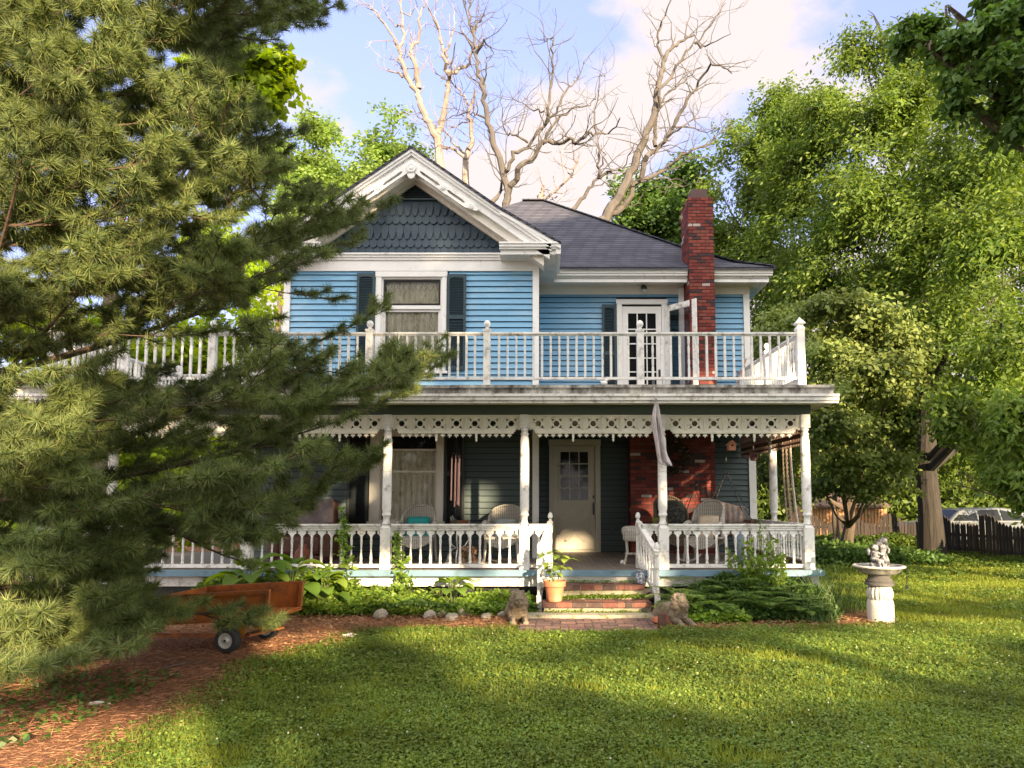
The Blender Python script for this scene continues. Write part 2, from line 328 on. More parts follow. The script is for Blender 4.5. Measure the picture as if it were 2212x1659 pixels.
def roof_mat():
    m = bpy.data.materials.new('asphalt_shingles'); m.use_nodes = True; t = m.node_tree; n = t.nodes; l = t.links; b = n['Principled BSDF']; b.inputs['Roughness'].default_value = .85
    b.inputs['Specular IOR Level'].default_value = .3
    g = n.new('ShaderNodeNewGeometry'); s = n.new('ShaderNodeSeparateXYZ'); l.new(g.outputs['Position'], s.inputs[0])
    ad = n.new('ShaderNodeMath'); ad.operation = 'ADD'; l.new(s.outputs[0], ad.inputs[0]); l.new(s.outputs[1], ad.inputs[1])
    cb_ = n.new('ShaderNodeCombineXYZ'); l.new(ad.outputs[0], cb_.inputs[0]); l.new(s.outputs[2], cb_.inputs[1])
    br = n.new('ShaderNodeTexBrick'); l.new(cb_.outputs[0], br.inputs['Vector']); br.inputs['Scale'].default_value = 1; br.inputs['Brick Width'].default_value = .30; br.inputs['Row Height'].default_value = .083
    br.inputs['Mortar Size'].default_value = .011; br.inputs['Mortar Smooth'].default_value = .3; br.inputs['Color1'].default_value = (.048,.050,.068,1); br.inputs['Color2'].default_value = (.080,.080,.104,1); br.inputs['Mortar'].default_value = (.015,.015,.02,1)
    ns = n.new('ShaderNodeTexNoise'); ns.inputs['Scale'].default_value = 1.3; ns.inputs['Detail'].default_value = 8; l.new(g.outputs['Position'], ns.inputs['Vector'])
    mr_ = n.new('ShaderNodeMapRange'); mr_.inputs[3].default_value = .65; mr_.inputs[4].default_value = 1.35; l.new(ns.outputs[0], mr_.inputs[0])
    hs = n.new('ShaderNodeHueSaturation'); l.new(br.outputs[0], hs.inputs['Color']); l.new(mr_.outputs[0], hs.inputs['Value']); l.new(hs.outputs[0], b.inputs['Base Color'])
    bp = n.new('ShaderNodeBump'); bp.inputs['Strength'].default_value = .6; bp.inputs['Distance'].default_value = .01; l.new(br.outputs['Fac'], bp.inputs['Height']); bp.invert = True; l.new(bp.outputs[0], b.inputs['Normal'])
    return m
M['roof'] = roof_mat()
# ------------------------------------------------------------------ ground
rng = np.random.default_rng(7)
def fnoise(x, y, s, seed=0):
    r = np.random.default_rng(seed+1000); o = np.zeros_like(x, dtype=float); amp = 1.
    for k in range(5):
        a, b, c, d = r.uniform(0, 6.28, 4); th = r.uniform(0, 6.28, 3)
        for j in range(3):
            o += amp*np.sin((x*math.cos(th[j])+y*math.sin(th[j]))*s*(1.9**k)*(1+.23*j)+[a, b, c][j]+1.3*np.sin(y*s*(1.7**k)*.7+d))/3
        amp *= .6
    return o/1.6
def litter(x, y):                                    # 0 lawn .. 1 pine straw and bare mulch
    n = fnoise(x, y, 1.7, 3)*.45 + fnoise(x, y, 7., 4)*.15
    a = (-2.85 + .30*np.clip((6.8-y)/1.2, 0, 1) - x)*1.3 + np.clip(y-7.2, 0, 2)*.55
    b = np.minimum((y-9.25)*1.8, (11.2-y)*2) - np.clip(x-4.35, 0, 9)*4 - np.clip(.2-np.abs(x-.65)+.7, 0, 1)*.4
    c = .55 - np.hypot((x-3.75)*1., (y-9.95)*1.2)
    return np.clip((np.maximum(np.maximum(a, b), c*2) + n)*1.1+.35, 0, 1)
gxs = np.concatenate([[-150,-80,-45,-28,-18,-12], np.arange(-9, 12.01, .12), [14,17,21,28,40,70,150]])
gys = np.concatenate([[-60,-30,-15,-6,0,2], np.arange(3.2, 16, .12), np.arange(16, 27, .5), [30,36,45,60,90,150,300]])
GX, GY = np.meshgrid(gxs, gys, indexing='ij')
GZ = .02*fnoise(GX, GY, .9, 9)*(np.hypot(GX, GY-9) < 25)
GZ = GZ*np.clip((11-GY)/1.5, 0, 1)*1. - .004
nxg, nyg = GX.shape
idx = np.arange(nxg*nyg).reshape(nxg, nyg)
fc = np.stack([idx[:-1,:-1], idx[1:,:-1], idx[1:,1:], idx[:-1,1:]], -1).reshape(-1, 4)
gme = npmesh('ground', np.stack([GX, GY, GZ], -1).reshape(-1, 3), fc)
at_ = gme.attributes.new('litter', 'FLOAT', 'POINT'); at_.data.foreach_set('value', litter(GX, GY).ravel().astype(np.float32))
gm = bpy.data.materials.new('ground_soil'); gm.use_nodes = True; t = gm.node_tree; n = t.nodes; l = t.links; b = n['Principled BSDF']; b.inputs['Roughness'].default_value = .95; b.inputs['Specular IOR Level'].default_value = .1
an = n.new('ShaderNodeAttribute'); an.attribute_name = 'litter'; g = n.new('ShaderNodeNewGeometry')
def gn_(sc_, det=8):
    q = n.new('ShaderNodeTexNoise'); q.inputs['Scale'].default_value = sc_; q.inputs['Detail'].default_value = det; q.inputs['Roughness'].default_value = .7; l.new(g.outputs['Position'], q.inputs['Vector']); return q.outputs[0]
def gramp(src, p0, c0, p1, c1):
    q = n.new('ShaderNodeValToRGB'); q.color_ramp.elements[0].position = p0; q.color_ramp.elements[0].color = c0+(1,); q.color_ramp.elements[1].position = p1; q.color_ramp.elements[1].color = c1+(1,); l.new(src, q.inputs[0]); return q.outputs[0]
gr_ = gramp(gn_(3), .35, (.030,.055,.012), .7, (.075,.10,.022))
li_ = gramp(gn_(22), .35, (.12,.055,.030), .68, (.34,.17,.09))
mx = n.new('ShaderNodeMixRGB'); l.new(an.outputs['Fac'], mx.inputs[0]); l.new(gr_, mx.inputs[1]); l.new(li_, mx.inputs[2]); l.new(mx.outputs[0], b.inputs['Base Color'])
bp = n.new('ShaderNodeBump'); bp.inputs['Distance'].default_value = .03; l.new(gn_(30), bp.inputs['Height']); l.new(bp.outputs[0], b.inputs['Normal'])
tag(link('ground', gme, gm), kind='structure')
# ------------------------------------------------------------------ house
house = empty('house', (-1.2, 13.1, 0), 'two storey blue clapboard house with scalloped gable, brick chimney and white porch below a balcony', 'house')
def rects_minus(x0, x1, z0, z1, holes):
    zs = sorted({z0, z1, *[max(z0, min(z1, h[2])) for h in holes], *[max(z0, min(z1, h[3])) for h in holes]})
    out = []
    for a, b_ in zip(zs, zs[1:]):
        if b_-a < 1e-6: continue
        mid = (a+b_)/2; cuts = sorted([(h[0], h[1]) for h in holes if h[2] < mid < h[3]]); x = x0
        for c0, c1 in cuts:
            if c0 > x: out.append((x, min(c0, x1), a, b_))
            x = max(x, c1)
        if x < x1: out.append((x, x1, a, b_))
    return out
def siding(name, x0, x1, z0, z1, y, mt, holes=(), axis='y', sgn=1):
    mb = MB(); pitch = .1076; k = 0; z = z0
    while z < z1-1e-4:
        zt = min(z+pitch, z1)
        segs = []
        cuts = sorted([(h[0], h[1]) for h in holes if h[2] < (z+zt)/2 < h[3]]); x = x0
        for c0, c1 in cuts:
            if c0 > x: segs.append((x, c0))
            x = max(x, c1)
        if x < x1: segs.append((x, x1))
        for a, b_ in segs:
            # long walls: break each course into boards butted with a hair gap
            p = a
            while p < b_-1e-4:
                q = min(b_, p+random.uniform(1.8, 3.4)); 
                if b_-q < .4: q = b_
                dz = random.uniform(-.0012, .0012)
                pr = [(-.026,z+.014+dz),(-.001,zt),(.012,zt),(.012,z+.014+dz)]
                vs = [(p, y+u, w_) for u, w_ in pr]+[(q-.002, y+u, w_) for u, w_ in pr]
                if axis == 'x': vs = [(y+sgn*u, v_, w_) for v_, u, w_ in [(v[0], v[1]-y, v[2]) for v in vs]]
                mb.add(vs, [(0,1,2,3),(7,6,5,4),(0,4,5,1),(1,5,6,2),(2,6,7,3),(3,7,4,0)]); p = q
        z = zt
    return mb.build(name, mt, house)
def wallcore(name, x0, x1, z0, z1, y, holes=(), th=.14):
    mb = MB()
    for a, b_, c, d in rects_minus(x0, x1, z0, z1, holes): mb.box(a, b_, y+.012, y+th, c, d)
    return mb.build(name, M['dark'], house)
random.seed(3)
W1 = (-2.94, -1.83, 3.90, 5.60); W1L = (-2.88, -1.90, 1.17, 2.72)
DU = (1.56, 2.37, 3.25, 5.46); DL = (.17, 1.02, .56, 2.66)
# gable wing front, upper and lower storey
siding('gable_wall', -4.58, -.204, 3.26, 5.71, 13.1, M['blue'], [(-3.08,-1.72,3.84,5.9)])
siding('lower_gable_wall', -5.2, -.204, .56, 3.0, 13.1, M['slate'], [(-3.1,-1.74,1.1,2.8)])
wallcore('gable_wall_core', -4.6, -.12, .3, 5.9, 13.1, [W1, W1L]); MB().box(-5.2, -4.6, 13.12, 13.24, .3, 3.1).build('lower_wall_core', M['dark'], house)
siding('main_wall', -.09, 4.01, 3.26, 5.71, 14.6, M['blue'], [(1.46,2.474,3.2,5.58)])
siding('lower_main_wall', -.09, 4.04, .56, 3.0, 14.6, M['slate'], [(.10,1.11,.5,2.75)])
wallcore('main_wall_core', -.12, 4.12, .3, 5.9, 14.6, [DU, DL])
siding('side_wall', 13.2, 14.58, 3.26, 5.75, -.125, M['blue'], axis='x', sgn=-1)
mb = MB(); mb.box(4.0, 4.14, 14.76, 22.4, .3, 5.9).box(-4.66, -4.55, 13.26, 22.4, .3, 5.9).box(-4.66, 4.14, 22.4, 22.5, .3, 5.9).build('rear_walls', M['blue'], house)
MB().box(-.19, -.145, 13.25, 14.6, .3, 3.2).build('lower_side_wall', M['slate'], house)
cb = MB()
for x0, x1, y, z0, z1 in ((-.204,-.09,13.06,.56,5.70),(-4.69,-4.58,13.06,3.25,5.70),(4.009,4.13,14.56,3.25,5.70),(4.04,4.177,14.56,.56,3.0),(-5.26,-5.15,13.06,.56,3.0)):
    MB().box(x0, x1, y, y+.16, z0, z1).build('corner_board', M['white'], house)
# friezes, mouldings, soffits, gutters
MB().box(-4.69, -.09, 13.055, 13.12, 5.70, 5.898).build('frieze_board', M['white'], house)
MB().box(-4.60, -.20, 13.03, 13.11, 5.898, 5.94).box(-4.60, -.20, 13.01, 13.11, 5.94, 5.985).box(-4.6, -.2, 12.985, 13.11, 5.985, 6.015).build('gable_moulding', M['white'], house)
MB().box(-.09, 4.13, 14.555, 14.62, 5.691, 5.885).build('frieze_board', M['soffit'], house)
sf = MB()
def vsoffit(mb, x0, x1, y0, y1, z, n, axis='x'):       # vinyl soffit strips with dark slots between them
    for i in range(n):
        if axis == 'x': a = x0+(x1-x0)*i/n; b_ = x0+(x1-x0)*(i+1)/n-.006; mb.box(a, b_, y0, y1, z, z+.012)
        else: a = y0+(y1-y0)*i/n; b_ = y0+(y1-y0)*(i+1)/n-.006; mb.box(x0, x1, a, b_, z, z+.012)
vsoffit(sf, .26, 4.38, 14.14, 14.6, 5.875, 28); vsoffit(sf, 4.13, 4.40, 14.6, 22.6, 5.875, 40, 'y')
vsoffit(sf, -.10, .25, 12.72, 14.6, 5.875, 22, 'y'); vsoffit(sf, -.78, -.10, 12.72, 13.1, 5.8755, 6); sf2 = MB(); vsoffit(sf2, -4.98, -4.0, 12.72, 13.1, 5.8755, 8)
vsoffit(sf2, -4.98, -4.62, 13.1, 22.6, 5.875, 60, 'y'); sf2.build('soffit', M['soffit'], house)
sf.box(-.1, 4.4, 14.15, 14.7, 5.886, 5.9).box(-.1, .25, 12.75, 14.15, 5.886, 5.9).build('soffit', M['soffit'], house)
def gutter(mb, x0, x1, y, z0, z1, up=.0):              # stepped ogee gutter along x, face at y
    h = z1-z0
    mb.prism([(x0, z0), (x1, z0), (x1, z0+h*.3), (x0, z0+h*.3)], y+.045, y+.13)
    mb.prism([(x0, z0+h*.3), (x1, z0+h*.3), (x1, z0+h*.72), (x0, z0+h*.72)], y+.02, y+.13)
    mb.prism([(x0, z0+h*.72), (x1, z0+h*.72), (x1, z1), (x0, z1)], y, y+.13)
g1 = MB(); gutter(g1, .25, 2.80, 14.03, 5.93, 6.07); gutter(g1, 3.32, 4.46, 14.03, 5.93, 6.07); g1.build('roof_gutter', M['white'], house)
MB().box(.20, 2.80, 14.14, 14.17, 5.815, 5.935).box(3.32, 4.37, 14.14, 14.17, 5.815, 5.935).box(4.37, 4.40, 14.14, 22.6, 5.815, 5.935).box(4.40, 4.47, 14.16, 22.7, 5.93, 6.07).build('fascia', M['white'], house)
for x0, x1 in ((-.785, .297), (-5.011, -3.93)):
    r_ = MB(); gutter(r_, x0, x1, 12.60, 5.967, 6.085); r_.box(x0+.02, x1-.06, 12.69, 12.73, 5.883, 5.975).box(x0+.03, x1-.04, 12.73, 13.1, 5.90, 6.08)
    r_.box(x1-.09, x1-.001, 12.655, 12.73, 5.885, 6.083)
    r_.build('cornice_return', M['white'], house)
MB().box(.215, .25, 12.73, 14.14, 5.883, 5.975).box(.25, .30, 12.73, 14.06, 5.967, 6.085).build('side_fascia', M['white'], house); MB().box(-5.0, -4.96, 12.73, 14.2, 5.883, 6.08).build('side_fascia', M['white'], house)
# gable roof and rake trim
A, K, E_ = (-2.357, 7.835), (-.791, 6.729), (.297, 6.081)
Kl, El = (-3.923, 6.729), (-5.011, 6.081)
def rakepoly(o0, o1, xend=None, xs=None):
    xe = xend if xend is not None else .13
    sl = .7063; x0 = xs if xs is not None else A[0]
    f = lambda x, o: (x, A[1]-(x-A[0])*sl-o)
    return [f(x0, o0), f(xe, o0), f(xe, o1), f(x0, o1)]
mir = lambda P: [(2*A[0]-x, z) for x, z in reversed(P)]
def rake(mb, o0, o1, y0, y1, xend=None, xs=None):
    P = rakepoly(o0, o1, xend, xs); mb.prism(P, y0, y1); mb.prism(mir(P), y0, y1)
rf = MB(); th = .045
rf.prism([El, Kl, A, K, E_, (E_[0], E_[1]-th), (K[0]-.02, K[1]-th), (A[0], A[1]-th), (Kl[0]+.02, Kl[1]-th), (El[0], El[1]-th)], 12.60, 17.6)
rf.build('gable_roof', M['roof'], house)
rk = MB(); rake(rk, .045, .10, 12.62, 12.75); rake(rk, .10, .155, 12.645, 12.75)
for P in ([(K[0]-.3, 6.729+.3*.706-.045), (K[0], K[1]-.045), (E_[0]-.01, E_[1]-.045), (E_[0]-.01, E_[1]-.0), (E_[0]-.01,E_[1]-.12), (K[0]+.02, K[1]-.16)],):
    rk.prism([(K[0], K[1]-.047), (E_[0]-.005, E_[1]-.047), (E_[0]-.005, E_[1]-.115), (K[0]+.02, K[1]-.14)], 12.615, 12.76)
    rk.prism(mir([(K[0], K[1]-.047), (E_[0]-.005, E_[1]-.047), (E_[0]-.005, E_[1]-.115), (K[0]+.02, K[1]-.14)]), 12.615, 12.76)
    q = [(K[0]+.3, 6.45), (E_[0]-.03, 5.99), (.0, 5.99)]; rk.prism(q, 12.70, 12.76); rk.prism(mir(q), 12.70, 12.76)
rk.build('rake_moulding', M['white'], house)
r2 = MB(); rake(r2, .155, .30, 12.69, 12.76, .10); r2.build('rake_board', M['white'], house)
r3 = MB(); rake(r3, .285, .47, 12.765, 12.79, -.0); rake(r3, .42, .46, 12.79, 13.1, -.0); r3.build('rake_soffit', M['soffit'], house)
r3b = MB(); rake(r3b, .44, .52, 13.02, 13.09, -.5); r3b.build('gable_edge_board', M['soffit'], house)
# ornamental boards with long slots, rosettes and a medallion
sl = .7063; cs = math.cos(math.atan(sl)); sn = math.sin(math.atan(sl))
def along(s_, o):                                     # distance down the rake, vertical offset
    return (A[0]+s_*cs, A[1]-s_*sn-o)
def slotpts(s0, s1, oc, hw):
    out = []
    for k in range(9):
        s_ = s0+(s1-s0)*k/8; h = hw*(.45 if k in (0, 8) else 1.); out.append(along(s_, oc-h))
    for k in range(8, -1, -1):
        s_ = s0+(s1-s0)*k/8; h = hw*(.45 if k in (0, 8) else 1.); out.append(along(s_, oc+h))
    return out
outer = [along(0, .23), along(1.42, .23), along(1.47, .30), along(1.43, .345), along(1.36, .38), along(1.30, .375), along(1.25, .41), along(1.16, .43), along(.77, .43), along(.72, .445), along(.64, .43), along(0, .43)]
hl = [slotpts(.19, .62, .345, .028), slotpts(.79, 1.17, .345, .028)]
me = cutout('rake_ornament', outer, hl, .035); me.transform(Matrix.Translation((0, 12.675, 0)))
for q, nm in ((0, 'rake_ornament'), (1, 'rake_ornament')):
    m2 = me.copy()
    if q: m2.transform(Matrix.Translation((2*A[0], 0, 0)) @ Matrix.Scale(-1, 4, (1,0,0))); m2.flip_normals()
    m2.transform(Matrix.Translation(-house.location)); link(nm, m2, M['white'], house)
def disc(mb, x, z, y, r): mb.add(*(lambda b_: (b_.v, b_.f))(_disc(x, z, y, r)))
def _disc(x, z, y, r):
    b_ = MB(); pr = [(r, 0), (r, .012), (r*.8, .02), (r*.7, .012), (r*.4, .014), (r*.3, .028), (.002, .03)]
    b_.lathe(pr, 16); b_.v = [(x+v[0], y-v[2], z+v[1]) for v in b_.v]; return b_
for s_ in (.70, 1.30):
    for sg in (1, -1):
        p = along(s_, .345 if s_ < 1 else .35); ro = MB(); disc(ro, p[0] if sg > 0 else 2*A[0]-p[0], p[1], 12.655, .048); ro.build('rosette', M['white'], house)
ro = MB(); disc(ro, A[0], 7.44, 12.645, .085); ro.box(A[0]-.05, A[0]+.05, 12.65, 12.69, 7.28, 7.50)
ro.prism([(A[0]-.075, 7.34), (A[0]+.075, 7.34), (A[0]+.05, 7.27), (A[0], 7.25), (A[0]-.05, 7.27)], 12.652, 12.69)
ro.build('medallion', M['white'], house)
# scalloped gable field
MB().prism([(-4.6,5.6),(-.12,5.6),(-.12,5.75),(-2.357,7.40),(-4.6,5.75)], 13.115, 13.2).build('gable_core', M['scale'], house)
scm = MB(); pw = .136
lv = lambda zz: 7.382-(zz-290)*.32/121.9*1.0
rows = [(6.015, 6.18, 'h'), (6.15, 6.30, 's'), (6.32, 6.66, 'd'), (6.655, 6.82, 's'), (6.80, 7.08, 'd')]
rows = [(5.97, 6.20, 'd'), (6.145, 6.34, 's'), (6.30, 6.60, 'd'), (6.655-.07, 6.78, 's'), (6.74, 7.07, 'd')]
for k, (zb, zt, ty) in enumerate(rows):
    off = (k % 2)*pw/2
    for i in range(-16, 17):
        x = -2.357+i*pw+off
        if abs(x+2.357) > (7.42-zb)/.7063+.12: continue
        hw = pw/2-.002; h = zt-zb; jit = random.uniform(-.003, .003)
        if ty == 's': P = [(x-hw*.45, zb+jit), (x+hw*.45, zb+jit), (x+hw, zb+.05), (x+hw, zt), (x-hw, zt), (x-hw, zb+.05)]
        else: P = [(x-hw*.42, zb+jit), (x+hw*.42, zb+jit), (x+hw*.95, zb+h*.42), (x+hw, zb+h*.6), (x+hw, zt), (x-hw, zt), (x-hw, zb+h*.6), (x-hw*.95, zb+h*.42)]
        n_ = len(P); vs = []
        for yy in (0, 1):
            for px, pz in P: vs.append((px, 13.112 - (.030 if yy == 0 else .012)*(1-(pz-zb)/h) - (.004 if yy == 0 else 0) - k*.0002, pz))
        scm.add(vs, [tuple(range(n_)), tuple(range(2*n_-1, n_-1, -1))]+[(a, a+n_, (a+1) % n_+n_, (a+1) % n_) for a in range(n_)])
scm.build('gable_scales', M['scale'], house)
lvm = MB(); z = 7.06
while z < 7.36:
    hw = (7.40-z)/.7063; lvm.add([(A[0]-hw,13.055,z),(A[0]+hw,13.055,z),(A[0]+hw,13.10,z+.024),(A[0]-hw,13.10,z+.024),(A[0]-hw,13.055,z-.006),(A[0]+hw,13.055,z-.006),(A[0]+hw,13.10,z+.018),(A[0]-hw,13.10,z+.018)],
        [(0,1,2,3),(7,6,5,4),(0,4,5,1),(1,5,6,2),(2,6,7,3),(3,7,4,0)]); z += .030
lvm.prism([(A[0]-.47,7.03),(A[0]+.47,7.03),(A[0]+.46,7.055),(A[0]-.46,7.055)], 13.05, 13.11)
lvm.build('gable_vent', M['shutter'], house)
# main hipped roof
def ring(x0, x1, y0, y1, z): return [(x0,y0,z),(x1,y0,z),(x1,y1,z),(x0,y1,z)]
def hip(dz):
    r0 = ring(-5.2, 4.475, 14.00, 22.95, 6.085+dz); f = .12
    r1 = ring(-5.2+4.64*f, 4.475-4.42*f, 14.0+4.5*f, 22.95-4.45*f, 6.085+3.18*f-.13+dz); f = .3
    r2 = ring(-5.2+4.64*f, 4.475-4.42*f, 14.0+4.5*f, 22.95-4.45*f, 6.085+3.18*f-.16+dz)
    rr = [(-.56,18.5,9.26+dz),(.05,18.5,9.26+dz)]
    vs = r0+r1+r2+rr; fs = []
    for o in (0, 4):
        for i in range(4): fs.append((o+i, o+(i+1)%4, o+4+(i+1)%4, o+4+i))
    fs += [(8,9,13,12),(9,10,13),(10,11,12,13),(11,8,12)]
    return vs, fs
v1, f1 = hip(0); v2, f2 = hip(-.06)
rm = MB(); rm.add(v1, f1); rm.add(v2, [tuple(reversed(f)) for f in f2])
rm.f += [(i, i+14, (i+1)%4+14, (i+1)%4) for i in range(4)]
rm.build('main_roof', M['roof'], house)
rc = MB()
for p, q in (((4.475,14.0),(.05,18.5)), ((-.56,18.5),(.05,18.5))):
    def zz(x, y):
        f = (y-14.0)/4.5; return 6.085+ (3.18*f-.13*min(1, f/.12) - (.03*(f-.12)/.18 if .12 < f < .3 else (.03 if f >= .3 else 0)) + (.16*(f-.3)/.7 if f > .3 else 0)) if f < .999 else 9.26
    pts = [(p[0]+(q[0]-p[0])*k/24, p[1]+(q[1]-p[1])*k/24) for k in range(25)]
    for a, b_ in zip(pts, pts[1:]): rc.bar((a[0], a[1], zz(*a)+.012), (b_[0], b_[1], zz(*b_)+.012), .20, .022)
rc.build('ridge_caps', M['roof'], house)
# chimney in real bricks
def brickwall(mb, x0, x1, z0, z1, y, bw=.205, bh=.066, d=.05, axis='y', sgn=1, sunk=.5):
    z = z0; r_ = 0
    while z < z1-.02:
        x = x0 - (bw/2 if r_ % 2 else 0)
        while x < x1-.01:
            a = max(x, x0); b_ = min(x+bw-.012, x1)
            if b_-a > .02:
                p = random.uniform(0, .004)
                if axis == 'y': mb.box(a, b_, y-p, y+d, z, min(z+bh-.014, z1))
                else: mb.box(min(y-sgn*p, y+sgn*d), max(y-sgn*p, y+sgn*d), a, b_, z, min(z+bh-.014, z1))
            x += bw
        z += bh; r_ += 1
cx0, cx1, cyf = 2.815, 3.305, 13.98
ch = MB(); brickwall(ch, cx0, cx1, 3.25, 7.47, cyf, bw=.163); brickwall(ch, cyf+.055, 14.75, 3.25, 7.47, cx0, axis='x', sgn=1); brickwall(ch, cyf+.055, 14.75, 3.25, 7.47, cx1, axis='x', sgn=-1)
brickwall(ch, 1.645, 3.26, .565, 2.98, 14.08); brickwall(ch, 14.14, 14.58, .565, 2.98, 1.645, axis='x', sgn=1)
chim = ch.build('chimney', M['brick'], house)
MB().box(cx0+.006, cx1-.006, cyf+.006, 14.76, 3.25, 7.465).box(1.651, 3.254, 14.086, 14.59, .565, 2.98).build('mortar_core', M['mortar'], chim)
fl = MB(); fl.box(2.90, 3.22, 14.10, 14.13, 7.46, 7.68).box(2.90, 3.22, 14.39, 14.42, 7.46, 7.68).box(2.90, 2.93, 14.131, 14.389, 7.46, 7.68).box(3.19, 3.22, 14.131, 14.389, 7.46, 7.68); fl.build('flue', M['flue'], chim)
# windows, doors, shutters
def curtain(name, x0, x1, z0, z1, y, parent, amp=.018, split=None):
    nx = 90; X = np.linspace(x0, x1, nx); ph = np.cumsum(np.random.default_rng(int(abs(x0*100))).uniform(.35, 1.0, nx)); Y = y+amp*np.sin(ph)
    Z = np.linspace(z0, z1, 5); V = np.array([(X[i], Y[i]+.004*math.sin(i+j), Z[j]) for i in range(nx) for j in range(5)])-np.array(worigin(parent))
    id_ = np.arange(nx*5).reshape(nx, 5); fcs = np.stack([id_[:-1,:-1], id_[1:,:-1], id_[1:,1:], id_[:-1,1:]], -1).reshape(-1, 4)
    return link(name, npmesh(name, V, fcs, True), M['curtain'], parent)
def frame(mb, x0, x1, z0, z1, t, y0, y1, tb=None, tt=None):
    tb = t if tb is None else tb; tt = t if tt is None else tt
    mb.box(x0, x0+t, y0, y1, z0, z1).box(x1-t, x1, y0, y1, z0, z1).box(x0+t, x1-t, y0, y1, z1-tt, z1)
    if tb: mb.box(x0+t, x1-t, y0, y1, z0, z0+tb)
def window(cx0, cx1, cz0, cz1, gx0, gx1, y, mtrim, bars, name='window'):
    fm = MB(); fm.box(cx0, gx0-.03, y-.045, y+.02, cz0, cz1-.1).box(gx1+.03, cx1, y-.045, y+.02, cz0, cz1-.1).box(cx0-.01, cx1+.01, y-.055, y+.02, cz1-.1, cz1)
    fm.box(cx0-.03, cx1+.03, y-.075, y+.02, cz0-.045, cz0)
    wd = fm.build(name, mtrim, house, bevel=.004)
    return wd
wu = window(-3.039, -1.754, 3.87, 5.69, -2.906, -1.868, 13.1, M['white'], None)
s1 = MB(); frame(s1, -2.94, -1.835, 3.87, 5.59, .035, 13.09, 13.16); s1.box(-2.905, -1.87, 13.085, 13.15, 5.005, 5.07).build('sash', M['white'], wu)
s2 = MB(); frame(s2, -2.905, -1.87, 5.075, 5.55, .035, 13.10, 13.14); s2.build('transom_sash', M['dark'], wu)
s3 = MB(); frame(s3, -2.905, -1.87, 3.90, 5.0, .04, 13.12, 13.16); s3.build('lower_sash', M['white'], wu)
MB().box(-2.87, -1.90, 13.13, 13.134, 5.1, 5.53).box(-2.87, -1.90, 13.145, 13.149, 3.93, 4.97).build('glass', M['glass'], wu)
ldm = MB(); nd = 9; wdt = .97/nd
for i in range(nd):                                   # leaded lattice across the top of the transom
    x = -2.87+i*wdt
    for z0, z1 in ((5.52, 5.43), (5.43, 5.34)):
        ldm.bar((x, 13.125, z0), (x+wdt/2, 13.125, z1), .006); ldm.bar((x+wdt, 13.125, z0), (x+wdt/2, 13.125, z1), .006)
    ldm.bar((x+wdt/2, 13.125, 5.52), (x, 13.125, 5.43), .006); ldm.bar((x+wdt/2, 13.125, 5.52), (x+wdt, 13.125, 5.43), .006)
ldm.build('lattice', M['lead'], wu)
curtain('curtain', -2.86, -1.91, 5.08, 5.54, 13.165, wu, .012); curtain('curtain', -2.87, -1.90, 3.9, 5.02, 13.18, wu, .014)
MB().box(-3.0, -1.8, 13.3, 13.34, 3.8, 5.7).build('dark_room_backing', M['dark'], wu)  # near-black sheet standing in for the unlit room behind the curtains
wl = window(-3.077, -1.767, 1.20, 2.80, -2.864, -1.92, 13.1, M['soffit'], None)
s1 = MB(); frame(s1, -2.90, -1.885, 1.20, 2.75, .03, 13.09, 13.16); s1.box(-2.87, -1.915, 13.085, 13.15, 2.44, 2.475).box(-2.87, -1.915, 13.09, 13.15, 2.055, 2.09); s1.build('sash', M['soffit'], wl)
MB().box(-2.87, -1.915, 13.13, 13.134, 1.24, 2.44).build('glass', M['glass'], wl); MB().box(-2.87, -1.915, 13.13, 13.134, 2.475, 2.72).build('transom_pane', M['pane'], wl)
curtain('curtain', -2.86, -1.925, 1.2, 2.45, 13.175, wl, .016)
MB().box(-3.0, -1.8, 13.3, 13.34, 1.1, 2.8).build('dark_room_backing', M['dark'], wl)  # same near-black stand-in for the dark room, lower window
def shutter(x0, x1, z0, z1, y, mt, mid=.55):
    fr = MB(); t_ = .045; frame(fr, x0, x1, z0, z1, t_, y-.045, y-.012, .07, .06); zm = z0+(z1-z0)*mid; fr.box(x0+t_, x1-t_, y-.045, y-.012, zm-.04, zm+.04)
    fr.prism([(x0+t_, z1-.06), (x0+t_, z1-.10), (x0+t_+.03, z1-.075), ((x0+x1)/2, z1-.068), (x1-t_-.03, z1-.075), (x1-t_, z1-.10), (x1-t_, z1-.06)], y-.044, y-.013)
    s_ = fr.build('shutter', mt, house, bevel=.003)
    sl_ = MB(); z = z0+.075
    while z < z1-.085:
        if not (zm-.06 < z < zm+.04): sl_.add([(x0+t_,y-.043,z),(x1-t_,y-.043,z),(x1-t_,y-.016,z+.022),(x0+t_,y-.016,z+.022),(x0+t_,y-.043,z-.005),(x1-t_,y-.043,z-.005),(x1-t_,y-.016,z+.017),(x0+t_,y-.016,z+.017)],
            [(0,1,2,3),(7,6,5,4),(0,4,5,1),(1,5,6,2),(2,6,7,3),(3,7,4,0)])
        z += .030
    sl_.build('louvres', mt, s_); MB().box(x0+.01, x1-.01, y-.013, y-.006, z0+.01, z1-.01).build('shutter_back', M['dark'], s_)
shutter(-3.375, -3.045, 3.88, 5.655, 13.08, M['shutter']); shutter(-1.745, -1.405, 3.88, 5.64, 13.08, M['shutter'])
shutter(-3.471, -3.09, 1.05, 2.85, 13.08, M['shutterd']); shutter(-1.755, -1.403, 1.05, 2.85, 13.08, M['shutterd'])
shutter(1.165, 1.45, 3.27, 5.48, 14.58, M['shutter']); shutter(2.49, 2.775, 3.27, 5.48, 14.58, M['shutter'])
MB().box(2.70, 2.80, 14.50, 14.56, 3.26, 5.80).build('downspout', M['white'], house)
